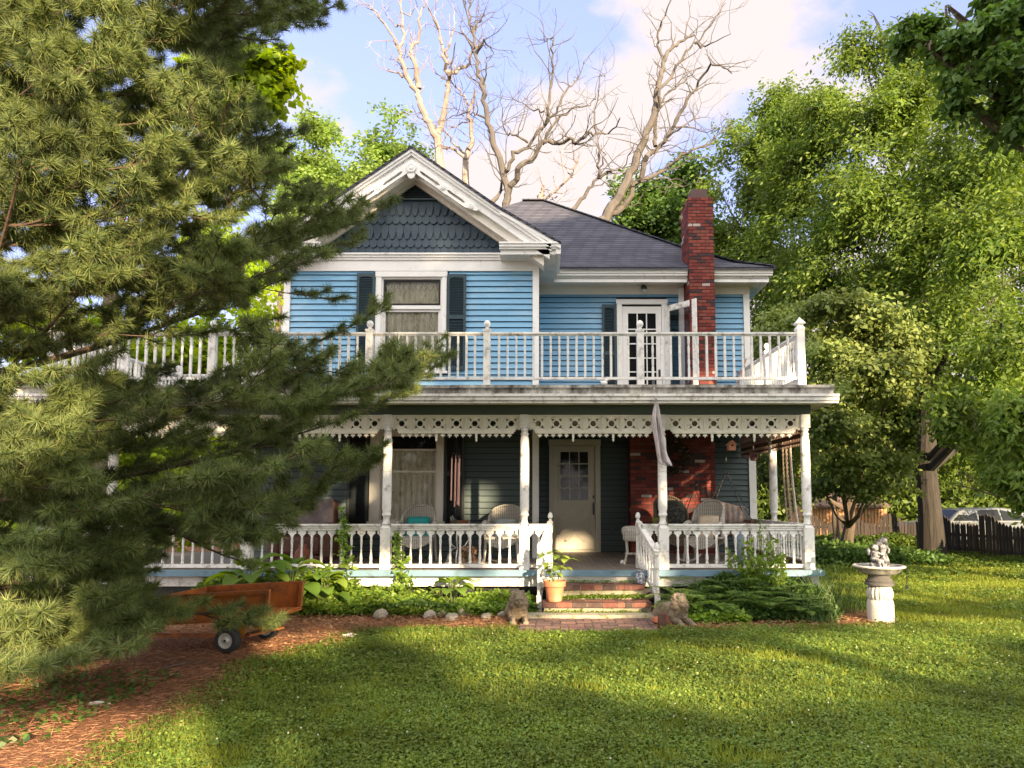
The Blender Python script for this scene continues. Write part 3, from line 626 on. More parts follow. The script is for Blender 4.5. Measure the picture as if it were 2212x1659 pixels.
# balcony door
dm = MB(); dm.box(1.46, 1.565, 14.55, 14.62, 3.25, 5.49).box(2.365, 2.474, 14.55, 14.62, 3.25, 5.49).box(1.45, 2.484, 14.54, 14.62, 5.49, 5.585); df = dm.build('balcony_door', M['white'], house, bevel=.004)
pn = MB(); X0, X1 = 1.69, 2.25; rowsz = [3.48, 3.80, 4.12, 4.40, 4.69, 4.985, 5.31]
pn.box(1.57, X0, 14.60, 14.645, 3.27, 5.45).box(X1, 2.36, 14.60, 14.645, 3.27, 5.45).box(X0, X1, 14.60, 14.645, 5.31, 5.45).box(X0, X1, 14.60, 14.645, 3.27, 3.48)
for i in (1, 2): x = X0+(X1-X0)*i/3; pn.box(x-.011, x+.011, 14.605, 14.64, 3.48, 5.31)
for z in rowsz[1:-1]: pn.box(X0, X1, 14.607, 14.638, z-.011, z+.011)
lf = pn.build('door_leaf', M['white'], df); MB().box(X0, X1, 14.622, 14.63, 3.48, 5.31).build('pane', M['pane'], df)
MB().box(2.285, 2.325, 14.57, 14.60, 3.98, 4.16).ell((2.305, 14.565, 4.06), (.022, .022, .022), 8, 6).build('handle', M['metal'], df)
# open storm door swung out to the right
hx, hy, fx, fy = 2.43, 14.52, 2.925, 13.915
u = Vector((fx-hx, fy-hy, 0)).normalized(); wln = (Vector((fx,fy,0))-Vector((hx,hy,0))).length
sd = MB()
def sbox(s0, s1, z0, z1, t=.035):
    p = Vector((hx, hy, 0))+u*s0; q = Vector((hx, hy, 0))+u*s1; nn = Vector((u.y, -u.x, 0))*t/2
    sd.add([(p-nn).to_tuple()[:2]+(z0,), (q-nn).to_tuple()[:2]+(z0,), (q+nn).to_tuple()[:2]+(z0,), (p+nn).to_tuple()[:2]+(z0,), (p-nn).to_tuple()[:2]+(z1,), (q-nn).to_tuple()[:2]+(z1,), (q+nn).to_tuple()[:2]+(z1,), (p+nn).to_tuple()[:2]+(z1,)],
        [(0,3,2,1),(4,5,6,7),(0,1,5,4),(1,2,6,5),(2,3,7,6),(3,0,4,7)])
sbox(0, .11, 3.27, 5.43); sbox(wln-.11, wln, 3.27, 5.43); sbox(.11, wln-.11, 5.31, 5.43); sbox(.11, wln-.11, 3.27, 3.42)
so = sd.build('storm_door', M['worn'], house, bevel=.003)
g_ = MB(); sd = g_; sbox(.11, wln-.11, 3.42, 5.31, .006); g_.build('storm_glass', M['glass'], so)
# porch door with cross-buck
dm = MB(); dm.box(.10, .185, 14.54, 14.62, .56, 2.64).box(1.005, 1.11, 14.54, 14.62, .56, 2.64).box(.09, 1.12, 14.53, 14.62, 2.64, 2.76).box(.19, 1.0, 14.50, 14.62, .56, .60); fd = dm.build('front_door', M['cream'], house, bevel=.004)
pn = MB(); X0, X1, Z0, Z1 = .32, .875, 1.564, 2.521
pn.box(.19, X0, 14.58, 14.625, .605, 2.635).box(X1, 1.0, 14.58, 14.625, .605, 2.635).box(X0, X1, 14.58, 14.625, Z1, 2.635).box(X0, X1, 14.58, 14.625, .605, Z0)
frame(pn, X0-.025, X1+.025, Z0-.025, Z1+.025, .03, 14.565, 14.60)
for i in (1, 2): x = X0+(X1-X0)*i/3; pn.box(x-.009, x+.009, 14.585, 14.615, Z0, Z1)
for i in (1, 2, 3): z = Z0+(Z1-Z0)*i/4; pn.box(X0, X1, 14.587, 14.613, z-.009, z+.009)
tri = lambda u0, v0: at(1106+.3467*u0, 796.3+.3467*v0, 14.58)
for P in (((330,878),(447,878),(388,938)), ((292,918),(292,1030),(353,975)), ((490,918),(490,1030),(427,975)), ((388,1012),(330,1075),(450,1075))):
    Q = [tri(*p) for p in P]
    for a, b_ in zip(Q, Q[1:]+Q[:1]): pn.bar((a.x, 14.570, a.z), (b_.x, 14.570, b_.z), .028, .034)
    c_ = sum(Q, Vector())/3; Q2 = [c_+(q-c_)*.72 for q in Q]; pn.prism([(q.x, q.z) for q in Q2], 14.555, 14.58)
dl = pn.build('door_leaf', M['cream'], fd); MB().box(X0, X1, 14.60, 14.61, Z0, Z1).build('pane', M['pane'], fd)
MB().box(.955, .985, 14.545, 14.58, 1.60, 1.66).tube([(.97,14.55,1.50),(.97,14.53,1.46),(.97,14.53,1.36),(.97,14.55,1.30)], .013).box(.955,.985,14.56,14.58,1.28,1.52).build('handle', M['metal'], fd)
# porch light above the balcony door
pl = MB(); pl.lathe([(.05,0),(.05,.02),(.02,.03),(.015,.05)], 12, (0,0,0)); pl.v = [(1.999+v[0], 14.55-v[2], 5.83+v[1]) for v in pl.v]; pl.tube([(1.999,14.52,5.83),(1.999,14.46,5.85),(1.999,14.43,5.82)], .012); pl.lathe([(.03,.03),(.055,.0),(.055,-.05)], 12, (1.999,14.43,5.80))
po = pl.build('porch_light', M['metal'], house); MB().lathe([(.048,-.0),(.050,-.05),(.035,-.085),(.003,-.095)], 12, (1.999,14.43,5.76)).build('lamp_glass', mat('lamp_glass', (.45,.45,.42), .15, .05), po)
MB().box(1.30, 1.36, 14.57, 14.585, .92, 1.05).build('outlet_box', M['metal'], house)
# porch roof, deck and gutter
MB().box(-7.7, 4.20, 10.72, 14.55, 3.11, 3.235).build('deck', M['grime'], house)
e1 = MB(); x = -7.7
while x < 4.22:
    q = min(4.22, x+random.uniform(1.2, 2.2)); dz = random.uniform(-.008, .006); e1.box(x, q-.004, 10.62, 10.74, 3.205+dz, 3.245+dz); e1.box(x, q-.003, 10.66, 10.72, 3.11, 3.205+dz); x = q
e1.build('deck_edge', M['grime'], house)
g2 = MB(); gutter(g2, -7.72, 4.246, 10.52, 2.97, 3.10); g2.box(4.20, 4.246, 10.65, 14.5, 2.98, 3.10); g2.build('porch_gutter', M['worn'], house)
MB().box(-7.6, 4.18, 10.66, 14.56, 2.992, 3.10).build('porch_ceiling', M['soffit'], house)
MB().box(-7.5, 3.98, 10.96, 11.06, 2.845, 2.99).box(3.88, 3.98, 11.06, 14.55, 2.845, 2.99).build('porch_beam', M['green'], house)
# porch floor
pf = MB(); y = 10.86
xs_ = -7.5
while xs_ < 4.0:
    pf.box(xs_, min(xs_+.082, 4.02), 10.86, 14.58, .535+random.uniform(0,.003), .562+random.uniform(0,.003)); xs_ += .085
pf.build('porch_floor', M['floor'], house)
MB().box(-7.52, 4.05, 10.80, 10.86, .482, .567).box(4.02, 4.05, 10.86, 14.6, .482, .567).build('floor_fascia', M['bluetrim'], house)
MB().box(-7.5, 4.015, 10.93, 10.97, .325, .482).box(3.98, 4.015, 10.97, 14.6, .325, .482).build('porch_skirt', M['worn'], house)
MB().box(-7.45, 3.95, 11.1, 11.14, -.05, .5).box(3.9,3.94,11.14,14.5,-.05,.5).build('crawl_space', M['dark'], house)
for x in (3.72, -4.5): MB().box(x, x+.27, 10.95, 11.2, -.05, .325).build('foundation_pier', M['mortarp'], house)
# porch posts
post_prof = [(.052,1.205),(.066,1.22),(.066,1.235),(.050,1.25),(.044,1.29),(.050,1.335),(.066,1.35),(.068,1.365),(.060,1.38),(.056,1.40),(.066,1.44),(.0675,1.50),(.0675,1.98),(.063,1.985),(.063,1.992),(.069,1.996),(.069,2.008),(.063,2.012),(.063,2.02),(.069,2.024),(.069,2.036),(.064,2.04),(.068,2.046),(.067,2.30),(.064,2.46),(.054,2.52),(.050,2.535),(.062,2.55),(.062,2.565),(.048,2.575),(.048,2.60),(.058,2.61),(.060,2.63),(.054,2.64),(.056,2.65)]
pm = MB(); pm.lathe(post_prof, 20)
pcap = MB(); pcap.box(-.073,.073,-.073,.073,.565,1.17); pcap.add([(-.073,-.073,1.17),(.073,-.073,1.17),(.073,.073,1.17),(-.073,.073,1.17),(-.052,-.052,1.21),(.052,-.052,1.21),(.052,.052,1.21),(-.052,.052,1.21)], [(4,5,6,7),(0,1,5,4),(1,2,6,5),(2,3,7,6),(3,0,4,7)])
pcap.box(-.066,.066,-.066,.066,2.65,2.844)
pme = pm.mesh('porch_post', smooth=True)
bmx = bmesh.new(); bmx.from_mesh(pme)
tmp = pcap.mesh('t'); bmx.from_mesh(tmp); bmx.to_mesh(pme); bmx.free()
pme.polygons.foreach_set('use_smooth', [len(p.vertices) == 4 and abs(p.normal.z) < .98 and i < len(pm.f) for i, p in enumerate(pme.polygons)])
for p in pme.polygons: pass
pme.materials.append(M['worn'])
PX = [-7.4, -6.41, -4.37, -2.328, -.288, 1.758, 3.892]
for x in PX: link('porch_post', pme, None, house, Vector((x, 11.0, 0))-house.location)
for x, y in ((3.90, 12.6),): link('porch_post', pme, None, house, Vector((x, y, 0))-house.location)
# fretwork frieze between the posts
M['soffitw'] = mat('fretwork_paint', (.70,.67,.58), .6, .08, 6, .2, 50, dirt=(.3,.26,.19), dirt_amt=.15, dscale=8)
def arcp(cx, cz, r, a0, a1, n=8): return [(cx+r*math.cos(a0+(a1-a0)*k/n), cz+r*math.sin(a0+(a1-a0)*k/n)) for k in range(n+1)]
def frieze(x0, x1, parent):
    a, b_ = x0+.066, x1-.066; n_ = max(1, round((b_-a)/.27)); pwid = (b_-a)/n_; rr_ = .085
    out = [(a, 2.838), (a, 2.61+rr_)] + [(a+rr_*math.sin(t_), 2.61+rr_*math.cos(t_)) for t_ in np.linspace(0, math.pi/2, 7)][1:]
    out = [(a, 2.838), (a, 2.66)]+[(a+.04+.06*math.sin(t_)-.0, 2.60+.06*math.cos(t_)) for t_ in np.linspace(-.4, math.pi/2, 6)]
    out += [(2*((a+b_)/2)-p[0], p[1]) for p in reversed(out)]
    hs = []
    for i in range(n_):
        c = a+pwid*(i+.5); zc = 2.716; hs.append(arcp(c, zc, .043, 0, 2*math.pi*.96, 14))
        for sx in (1, -1):
            for sz in (1, -1):
                e = 0 if not ((i == 0 and sx < 0 or i == n_-1 and sx > 0) and sz < 0) else 1
                if e: continue
                P = [(c+sx*.098, zc+sz*.088), (c+sx*.074, zc+sz*.060), (c+sx*.070, zc+sz*.028), (c+sx*.056, zc+sz*.036), (c+sx*.044, zc+sz*.050), (c+sx*.034, zc+sz*.062), (c+sx*.066, zc+sz*.072)]
                hs.append(P)
    me = cutout('frieze', out, hs, .018); me.transform(Matrix.Translation(Vector((0, 11.0, 0))-worigin(parent)))
    fo = link('porch_frieze', me, M['soffitw'], parent)
    st = MB()
    for i in range(n_+1):
        x = a+pwid*i; st.box(x-.012, x+.012, 10.975, 11.025, (2.61 if 0 < i < n_ else 2.68), 2.838)
    st.box(a, b_, 10.972, 11.028, 2.822, 2.842); st.box(a+.095, b_-.095, 10.970, 11.030, 2.567, 2.600)
    st.build('frieze_rail', M['soffitw'], fo)
    br = MB()
    for sx, c in ((1, a), (-1, b_)):
        pts = [(c+sx*(.045+.05*math.sin(t_)), 11.0, 2.595+.055*math.cos(t_)) for t_ in np.linspace(-.9, math.pi/2, 8)]
        for p, q in zip(pts, pts[1:]): br.bar(p, q, .045, .016, up=(0,1,0))
    br.build('bracket', M['soffitw'], fo)
    sm_ = MB(); L0, L1 = a+.11, b_-.11; tot = 17; 
    if (x1-x0) < 1.2: tot = int((L1-L0)/.107)
    for k in range(tot):
        x = L0+(L1-L0)*(k+.5)/tot
        if tot == 17 and k in (5, 11):
            sm_.box(x-.018, x+.018, 10.985, 11.015, 2.50, 2.567); sm_.lathe([(.017,2.50),(.012,2.49),(.017,2.478),(.017,2.46),(.004,2.44)], 8, (x,11.0,0)); continue
        P = []
        for j in range(6):
            a_ = -math.pi/2+j*math.pi/3*.6-math.pi*.3*0
        P = [(x,2.500),(x+.011,2.525),(x+.040,2.530),(x+.022,2.547),(x+.030,2.567),(x-.030,2.567),(x-.022,2.547),(x-.040,2.530),(x-.011,2.525)]
        sm_.prism(P, 10.992, 11.008)
    sm_.box(L0, L1, 10.994, 11.006, 2.560, 2.568)
    sm_.build('drop_trim', M['soffitw'], fo)
for x0, x1 in zip(PX, PX[1:]): frieze(x0, x1, house)
# rails and balusters
bal_prof = [(.022,0),(.022,.03),(.014,.036),(.019,.05),(.022,.085),(.017,.14),(.013,.19),(.018,.20),(.013,.21),(.012,.24),(.018,.25),(.013,.26),(.019,.30),(.020,.34),(.014,.375),(.018,.385),(.018,.42)]
bme = MB().lathe(bal_prof, 8).mesh('baluster', smooth=True); bme.materials.append(M['worn'])
def scal(x0, x1, z0=1.039, zt=1.135, p=.141):
    n_ = max(1, round((x1-x0)/p)); p = (x1-x0)/n_; P = [(x0, zt)]
    out = [(x0, zt), (x0, 1.05)]
    for i in range(n_):
        c = x0+p*(i+.5)                               # keyhole opening between two balusters
        q = [(c-p/2+.019, 1.042), (c-p/2+.030, 1.062), (c-.036, 1.070), (c-.012, 1.088)]
        cir = [(c+.019*math.sin(t_), 1.107-.019*math.cos(t_)) for t_ in np.linspace(-.6, -2*math.pi+.6, 9)]
        out += q+cir+[(2*c-a, b_) for a, b_ in reversed(q)]
    out += [(x1, 1.05), (x1, zt)]
    return out, n_, p
def porch_rail(x0, x1, y=11.0, name='porch_railing'):
    c = MB(); c.box(x0, x1, y-.055, y+.055, 1.196, 1.225).box(x0, x1, y-.040, y+.040, 1.165, 1.196).box(x0, x1, y-.028, y+.028, 1.132, 1.165)
    ro = c.build(name, M['worn'], house, bevel=.005)
    out, n_, p = scal(x0, x1); me = cutout('scallop_board', out, [], .022); me.transform(Matrix.Translation(Vector((0, y, 0))-worigin(ro))); link('scallop_board', me, M['worn'], ro)
    MB().box(x0, x1, y-.03, y+.03, .588, .640).build('bottom_rail', M['worn'], ro)
    for i in range(1, n_): link('baluster', bme, None, ro, Vector((x0+p*i, y, .64))-worigin(ro))
for x0, x1 in zip(PX[:-1], PX[1:]):
    if abs(x0+.288) < .01: porch_rail(x0+.073, .075); porch_rail(1.44, x1-.073)
    elif abs(x0+7.4) < .1: porch_rail(x0+.073, x1-.073)
    else: porch_rail(x0+.073, x1-.073)
# balcony railing
bal2 = MB(); bal2.box(-.016,.016,-.016,.016,0,.14).lathe([(.015,.14),(.019,.15),(.012,.16),(.018,.20),(.019,.25),(.013,.30),(.018,.31),(.018,.325),(.013,.335),(.018,.40),(.019,.44),(.012,.49),(.018,.50),(.015,.51)], 8).box(-.016,.016,-.016,.016,.51,.646)
bme2 = bal2.mesh('baluster'); bme2.materials.append(M['worn'])
bme3 = MB().box(-.017,.017,-.017,.017,0,.646).mesh('baluster'); bme3.materials.append(M['worn'])
def up_rail(p, q, k0=0):
    p = Vector(p+(0,)); q = Vector(q+(0,)); ln = (q-p).length; d = (q-p)/ln; z = Vector((0,0,1))
    mb = MB(); mb.bar(p+z*4.083, q+z*4.083, .075, .030); mb.bar(p+z*4.058, q+z*4.058, .045, .022); ro = mb.build('balcony_railing', M['worn'], house, bevel=.004)
    MB().bar(p+z*3.397, q+z*3.397, .045, .040).build('bottom_rail', M['worn'], ro)
    n_ = max(1, round(ln/.1325))
    for i in range(1, n_):
        o = p+d*(ln*i/n_); link('baluster', bme2 if (i+k0) % 5 in (3, 4) else bme3, None, ro, Vector((o.x, o.y, 3.417))-worigin(ro))
BX = [-7.406, -4.998, -2.631, -.859, 1.452, 3.867]
bp_ = MB(); bp_.box(-.052,.052,-.052,.052,3.245,4.13).box(-.075,.075,-.075,.075,3.245,3.30).box(-.06,.06,-.06,.06,4.11,4.145)
bpm = bp_.mesh('balcony_post'); bpm.materials.append(M['worn'])
ball = MB().lathe([(.035,4.145),(.03,4.16),(.02,4.17),(.035,4.185),(.05,4.21),(.052,4.235),(.042,4.265),(.02,4.283),(.002,4.288)], 14).mesh('ball_finial', smooth=True); ball.materials.append(M['white'])
for x, y in [(x, 11.0) for x in BX[:-1]]+[(3.867, 12.65), (-7.406, 12.9), (-7.406, 14.8)]:
    o = link('balcony_post', bpm, None, house, Vector((x, y, 0))-house.location); link('ball_finial', ball, None, o, (0,0,0))
cp = MB(); cp.box(-.056,.056,-.056,.056,3.245,4.13).box(-.085,.085,-.085,.085,3.245,3.275)
cpo = link('corner_post', cp.mesh('corner_post'), M['white'], house, Vector((3.867, 11.0, 0))-house.location)
fin = MB()
for (a, z0), (b_, z1) in zip([(.062,4.13),(.062,4.165),(.044,4.19),(.040,4.21),(.068,4.225),(.068,4.24),(.048,4.27),(.020,4.305)], [(.062,4.165),(.044,4.19),(.040,4.21),(.068,4.225),(.068,4.24),(.048,4.27),(.020,4.305),(.002,4.335)]):
    fin.add([(-a,-a,z0),(a,-a,z0),(a,a,z0),(-a,a,z0),(-b_,-b_,z1),(b_,-b_,z1),(b_,b_,z1),(-b_,b_,z1)], [(0,1,5,4),(1,2,6,5),(2,3,7,6),(3,0,4,7)])
link('pyramid_finial', fin.mesh('pyramid_finial'), M['white'], cpo, (0,0,0))
for i, (a, b_) in enumerate(zip(BX, BX[1:])): up_rail((a+.052, 11.0), (b_-.052, 11.0), i*2)
up_rail((3.867, 11.06), (3.867, 12.59), 1); up_rail((3.867, 12.71), (3.867, 14.54), 3)
up_rail((-7.406, 11.06), (-7.406, 12.84), 1); up_rail((-7.406, 12.96), (-7.406, 14.74), 3); up_rail((-7.35, 14.8), (-4.75, 14.8), 2)
MB().box(3.84, 3.89, 11.06, 14.54, 3.245, 3.36).build('kick_board', M['worn'], house)
# inner side valance of dark spindles and side rail on the right end of the porch
vm = MB(); vm.box(3.87, 3.90, 11.1, 14.5, 2.52, 2.58).box(3.87, 3.90, 11.1, 14.5, 2.44, 2.46)
y = 11.12
while y < 14.5: vm.lathe([(.012,2.46),(.018,2.48),(.010,2.50),(.012,2.52)], 6, (3.885, y, 0)); vm.lathe([(.014,2.58),(.020,2.64),(.010,2.70),(.018,2.78),(.012,2.84)], 6, (3.885, y+.03, 0)); vm.lathe([(.004,2.39),(.013,2.405),(.008,2.44)], 6, (3.885,y,0)); y += .075
vm.build('side_valance', mat('brown_stain', (.085,.045,.030), .6, .2, 8), house)
def side_rail(y0, y1):
    c = MB(); c.box(3.855, 3.935, y0, y1, 1.196, 1.225).box(3.87, 3.92, y0, y1, 1.10, 1.196); ro = c.build('side_railing', M['worn'], house)
    MB().box(3.87, 3.92, y0, y1, .588, .66).build('bottom_rail', mat('brown_rail', (.10,.06,.045), .6, .2, 8), ro)
    n_ = round((y1-y0)/.135)
    for i in range(1, n_): link('baluster', bme, None, ro, Vector((3.895, y0+(y1-y0)*i/n_, .67))-worigin(ro))
side_rail(11.07, 12.53); side_rail(12.67, 14.5)
# ------------------------------------------------------------------ porch steps
steps = empty('brick_steps', (.7, 10.3, 0), 'mossy brick steps with white turned handrails up to the porch', 'steps')
def header_row(mb, x0, x1, y0, y1, z0, z1):
    x = x0
    while x < x1-.03:
        q = min(x1, x+random.choice([.105, .105, .205, .20])); mb.box(x, q-.010, y0+random.uniform(-.006,.006), y1, z0, z1+random.uniform(-.004,.003)); x = q
for nm, x0, x1, y0, y1, z0, z1 in (('lower_tread', -.02, 1.47, 10.15, 10.56, .132, .197), ('upper_tread', .0, 1.42, 10.50, 10.84, .325, .389)):
    b1 = MB(); header_row(b1, x0, x1, y0, y0+.10, z0, z1); y = y0+.11
    while y < y1: header_row(b1, x0, x1, y, min(y+.095, y1), z0, z1-.004); y += .105
    tr = b1.build(nm, M['brickd'], steps); MB().box(x0+.006, x1-.016, y0+.012, y1-.004, z0+.004, z1-.008).build('mortar_bed', M['mortarp'], tr)
MB().box(-.0, 1.45, 10.22, 10.5, .0, .132).box(.03, 1.40, 10.56, 10.80, .1, .325).build('riser', M['mortarp'], steps)
MB().box(-.22, 1.52, 9.96, 10.22, -.02, .062).build('landing_slab', M['mortarp'], steps)
MB().box(.0, 1.42, 10.86, 10.90, .39, .485).build('top_riser', M['worn'], steps)
# one stray brick on end and one cap at the right of the landing
for (x, y, z0, z1, lab) in ((1.47, 9.37, 0, .17, 'dark brick standing on end at the right edge of the brick path'),):
    tag(MB().box(x-.05, x+.05, y-.035, y+.035, z0, z1).build('brick', M['brickd']), lab, 'brick')
tag(MB().add([(1.42,9.62,.02),(1.62,9.66,.02),(1.60,9.80,.02),(1.40,9.76,.02),(1.42,9.62,.085),(1.62,9.66,.10),(1.60,9.80,.09),(1.40,9.76,.07)], [(0,3,2,1),(4,5,6,7),(0,1,5,4),(1,2,6,5),(2,3,7,6),(3,0,4,7)]).build('brick_fragment', M['terra']), 'broken orange brick fragment lying beside the landing slab', 'brick')
np_ = [(.030,0),(.030,.30),(.026,.305),(.034,.315),(.026,.325),(.030,.34),(.034,.42),(.030,.50),(.026,.505),(.034,.515),(.026,.525),(.038,.54),(.042,.60),(.038,.68),(.030,.70),(.036,.71),(.028,.72),(.022,.74),(.018,.75),(.036,.775),(.038,.80),(.030,.83),(.018,.848),(.014,.855)]
def newel(x, y, z, h):
    s_ = h/.855; mb = MB(); mb.lathe([(r*1.0, zz*s_) for r, zz in np_], 14, (x, y, z)); mb.box(x-.038, x+.038, y-.038, y+.038, z, z+.22*s_)
    mb.box(x-.036, x+.036, y-.036, y+.036, z+.54*s_, z+.66*s_)
    return mb.build('newel_post', M['worn'], steps)
for xt, xb, sg in ((1.42, 1.585, 1), (.095, -.065, -1)):
    newel(xt, 11.25, .562, .83); newel(xb, 10.5, .0, .985)
    mb = MB(); p = Vector((xt, 11.2, 1.245)); q = Vector((xb-sg*.01, 10.44, .845)); mb.bar(p, q, .085, .045); mb.bar(p-Vector((0,0,.04)), q-Vector((0,0,.04)), .055, .04)
    hr = mb.build('stair_rail', M['worn'], steps, bevel=.005)
    MB().bar((xt, 11.2, .66), (xb, 10.5, .23), .05, .05).build('bottom_rail', M['worn'], hr)
    for i in range(1, 7):
        f = i/7; x = xt+(xb-xt)*f; y = 11.2-.70*f; zb = .66-.43*f; bo = link('baluster', bme, None, hr, Vector((x, y, zb+.02))-worigin(hr)); bo.scale = (1, 1, (.50)/.42)
# brick path in front of the steps
pb = MB(); y = 9.06
while y < 9.95:
    header_row(pb, -.30, 1.40, y, y+.10, -.03, .022); y += .108
pw_ = pb.build('path', M['brickw']); tag(pw_, kind='structure')
tag(MB().box(-.32, 1.40, 9.05, 9.96, -.05, .012).build('path_bed', mat('path_mortar', (.10,.075,.06), .95, .4, 9, .4)), kind='structure')
# ------------------------------------------------------------------ flag
flag = empty('flag', (1.66, 10.6, 1.9), 'faded pinkish white flag hanging limp from a thin pole beside the third porch post', 'flag')
MB().tube([at(1412,832,10.66), at(1417,862,10.50), at(1422,905,10.48), at(1428, 940, 10.5)], .011, 8).build('pole', M['grime'], flag)
MB().tube([at(1412,838,10.66), at(1411,822,10.72)], .022, 8).build('bracket', M['metal'], flag)
def cloth():
    rows_ = [(868,1414,1421),(885,1411,1424),(905,1408,1427),(925,1410,1430),(945,1414,1434),(965,1417,1438),(985,1419,1444),(1000,1423,1451),(1007,1440,1454)]
    vs = []; nu = 14
    rows2 = []
    for (a, b_) in zip(rows_, rows_[1:]):
        for k in range(4): rows2.append(tuple(a[j]+(b_[j]-a[j])*k/4 for j in range(3)))
    rows2.append(rows_[-1])
    for j, (v_, u0, u1) in enumerate(rows2):
        for i in range(nu):
            f = i/(nu-1); P = at(u0+(u1-u0)*f, v_, 10.50); P.y += .045*math.sin(f*11+j*.12)*min(1, j/10)+.01*math.sin(j*.5+f*3); vs.append(P)
    return vs, [(j*nu+i, j*nu+i+1, (j+1)*nu+i+1, (j+1)*nu+i) for j in range(len(rows2)-1) for i in range(nu-1)]
vs, fs = cloth(); c_ = MB().add(vs, fs).build('cloth', mat('flag_cloth', (.52,.46,.47), .85, .15, 9, col2=(.60,.54,.55), trans=.25), flag, smooth=True); c_.modifiers.new('th','SOLIDIFY').thickness = .003
# wind chime
wc = empty('wind_chime', at(986, 1090, 11.7), 'long copper tube wind chime hanging from the porch frieze before the lower window shutter', 'wind chime')
Yc = 11.7; tp = at(986, 945, Yc)
s_ = MB(); 
for dx in (-6, 6, 0): s_.tube([tp, at(986+dx, 979, Yc)], .003, 4)
s_.build('cord', M['metal'], wc)
pc = at(986, 980, Yc); MB().lathe([(.07,0),(.075,.008),(.07,.016)], 16, (pc.x, Yc, pc.z-.008)).build('top_plate', M['metal'], wc)
cop = mat('copper_tube', (.55,.32,.26), .3, .15, 6, metal=.6)
for u_, v0, v1, yy in ((976.5, 991, 1081, -.02), (985, 991, 1083, .0), (993, 991, 1093, -.02), (984, 1000, 1095, .05), (990, 1000, 1090, .05)):
    a = at(u_, v0, Yc+yy); b_ = at(u_-2, v1, Yc+yy); MB().tube([a, b_], .0125, 8).tube([a, at(u_, 984, Yc+yy)], .002, 4).build('chime_tube', cop, wc)
pz = at(983, 1125, Yc); MB().tube([at(984,1095,Yc), pz], .002, 4).prism([(pz.x-.03,pz.z-.05),(pz.x+.03,pz.z-.05),(pz.x+.035,pz.z),(pz.x,pz.z+.05),(pz.x-.035,pz.z)], Yc-.005, Yc+.005).build('sail', M['metal'], wc)
# bird houses
b1 = empty('birdhouse', at(1580, 973, 11.6), 'salmon pink gabled birdhouse hanging over the right of the porch', 'birdhouse')
P = at(1580, 973, 11.6); pk = mat('salmon_paint', (.62,.28,.19), .6, .1)
MB().box(P.x-.055, P.x+.055, 11.53, 11.66, P.z, P.z+.09).build('body', pk, b1); MB().prism([(P.x-.075,P.z+.085),(P.x,P.z+.155),(P.x+.075,P.z+.085),(P.x+.06,P.z+.085),(P.x,P.z+.138),(P.x-.06,P.z+.085)], 11.50, 11.69).prism([(P.x-.055,P.z+.09),(P.x,P.z+.138),(P.x+.055,P.z+.09)],11.53,11.66).build('roof', pk, b1)
MB().tube([(P.x+.0,11.529,P.z+.075),(P.x,11.526,P.z+.075)], .018, 12).build('entry_hole', M['dark'], b1); MB().tube([(P.x,11.6,P.z+.14),(P.x,11.6,2.6)], .004, 5).build('hanger', M['metal'], b1)
P = at(1628, 986, 12.3); b2 = empty('birdhouse', (P.x, P.y, P.z-.1), 'dark red six sided birdhouse hanging near the corner of the house wall', 'birdhouse')
rd = mat('oxblood_paint', (.10,.018,.016), .5, .1); h6 = MB(); h6.lathe([(.085,-.075),(.085,.075)], 6, (0,0,0))
h6.v = [(P.x+v[0]*.94+v[2]*.35, P.y+v[2]*.9, P.z+v[1]) for v in h6.v]; h6.build('body', rd, b2)
MB().tube([(P.x-.01,P.y-.10,P.z+.01),(P.x-.012,P.y-.115,P.z+.01)], .022, 10).build('entry_hole', M['dark'], b2); MB().tube([P+Vector((0,0,.07)), (P.x,P.y,2.9)], .004, 5).build('hanger', M['metal'], b2)
# hammock hung up at the side of the porch
hm = empty('hammock', at(1703, 1128, 12.0), 'brown rope net hammock with a white edge, hung folded beside the right porch post', 'hammock')
def hpt(f, g):                                        # f down, g across
    u_ = 1690+ (1701-1690)*f*f + g*(16+6*f); v_ = 945+f*(1130-945); p = at(u_, v_, 12.0); return p
nt_ = MB()
for k in range(7):
    for sgn in (1, -1):
        pts = []
        for j in range(41):
            f = j/40; g_ = k/6 + sgn*(.07*math.sin(f*60)); g_ = min(1, max(0, g_)); p = hpt(f, g_); p.y += .05*math.sin(k*2.1)+.02*sgn*math.cos(f*60); pts.append(p)
        nt_.tube(pts, .0065, 4)
nt_.build('net', M['rope'], hm); MB().tube([hpt(j/20, 1.03) for j in range(21)], .014, 6).build('edge_cord', M['worn'], hm)
# wreath on the brick chimney breast
Pw = at(1457, 985, 13.95); wr = empty('wreath', (Pw.x, 13.98, Pw.z), 'dark dried wreath with orange flowers on the brick wall under the porch', 'wreath')
r0 = np.random.default_rng(5); th_ = r0.uniform(0, 2*math.pi, 700); rr0 = .20+r0.normal(0, .045, 700); Pn = np.stack([rr0*np.cos(th_), r0.normal(0, .035, 700)-.02, rr0*1.25*np.sin(th_)], 1)
V_, F_ = leaves(r0, Pn, .08, .016, r0.normal(size=(700,3))); link('foliage', npmesh('foliage', V_, F_), mat('dried_leaves', (.045,.035,.018), .8, .4, 20), wr)
for a_ in (.6, 1.5, 2.6, 5.2): MB().lathe([(.002,.0),(.04,.012),(.03,.02),(.0,.012)], 9, (0,0,0)).tube([(0,0,0),(0,0,.01)], .02, 8).build('flower', mat('dried_flower', (.40,.14,.03), .8, .2), wr, local=True).location = (.2*math.cos(a_), -.08, .25*math.sin(a_))
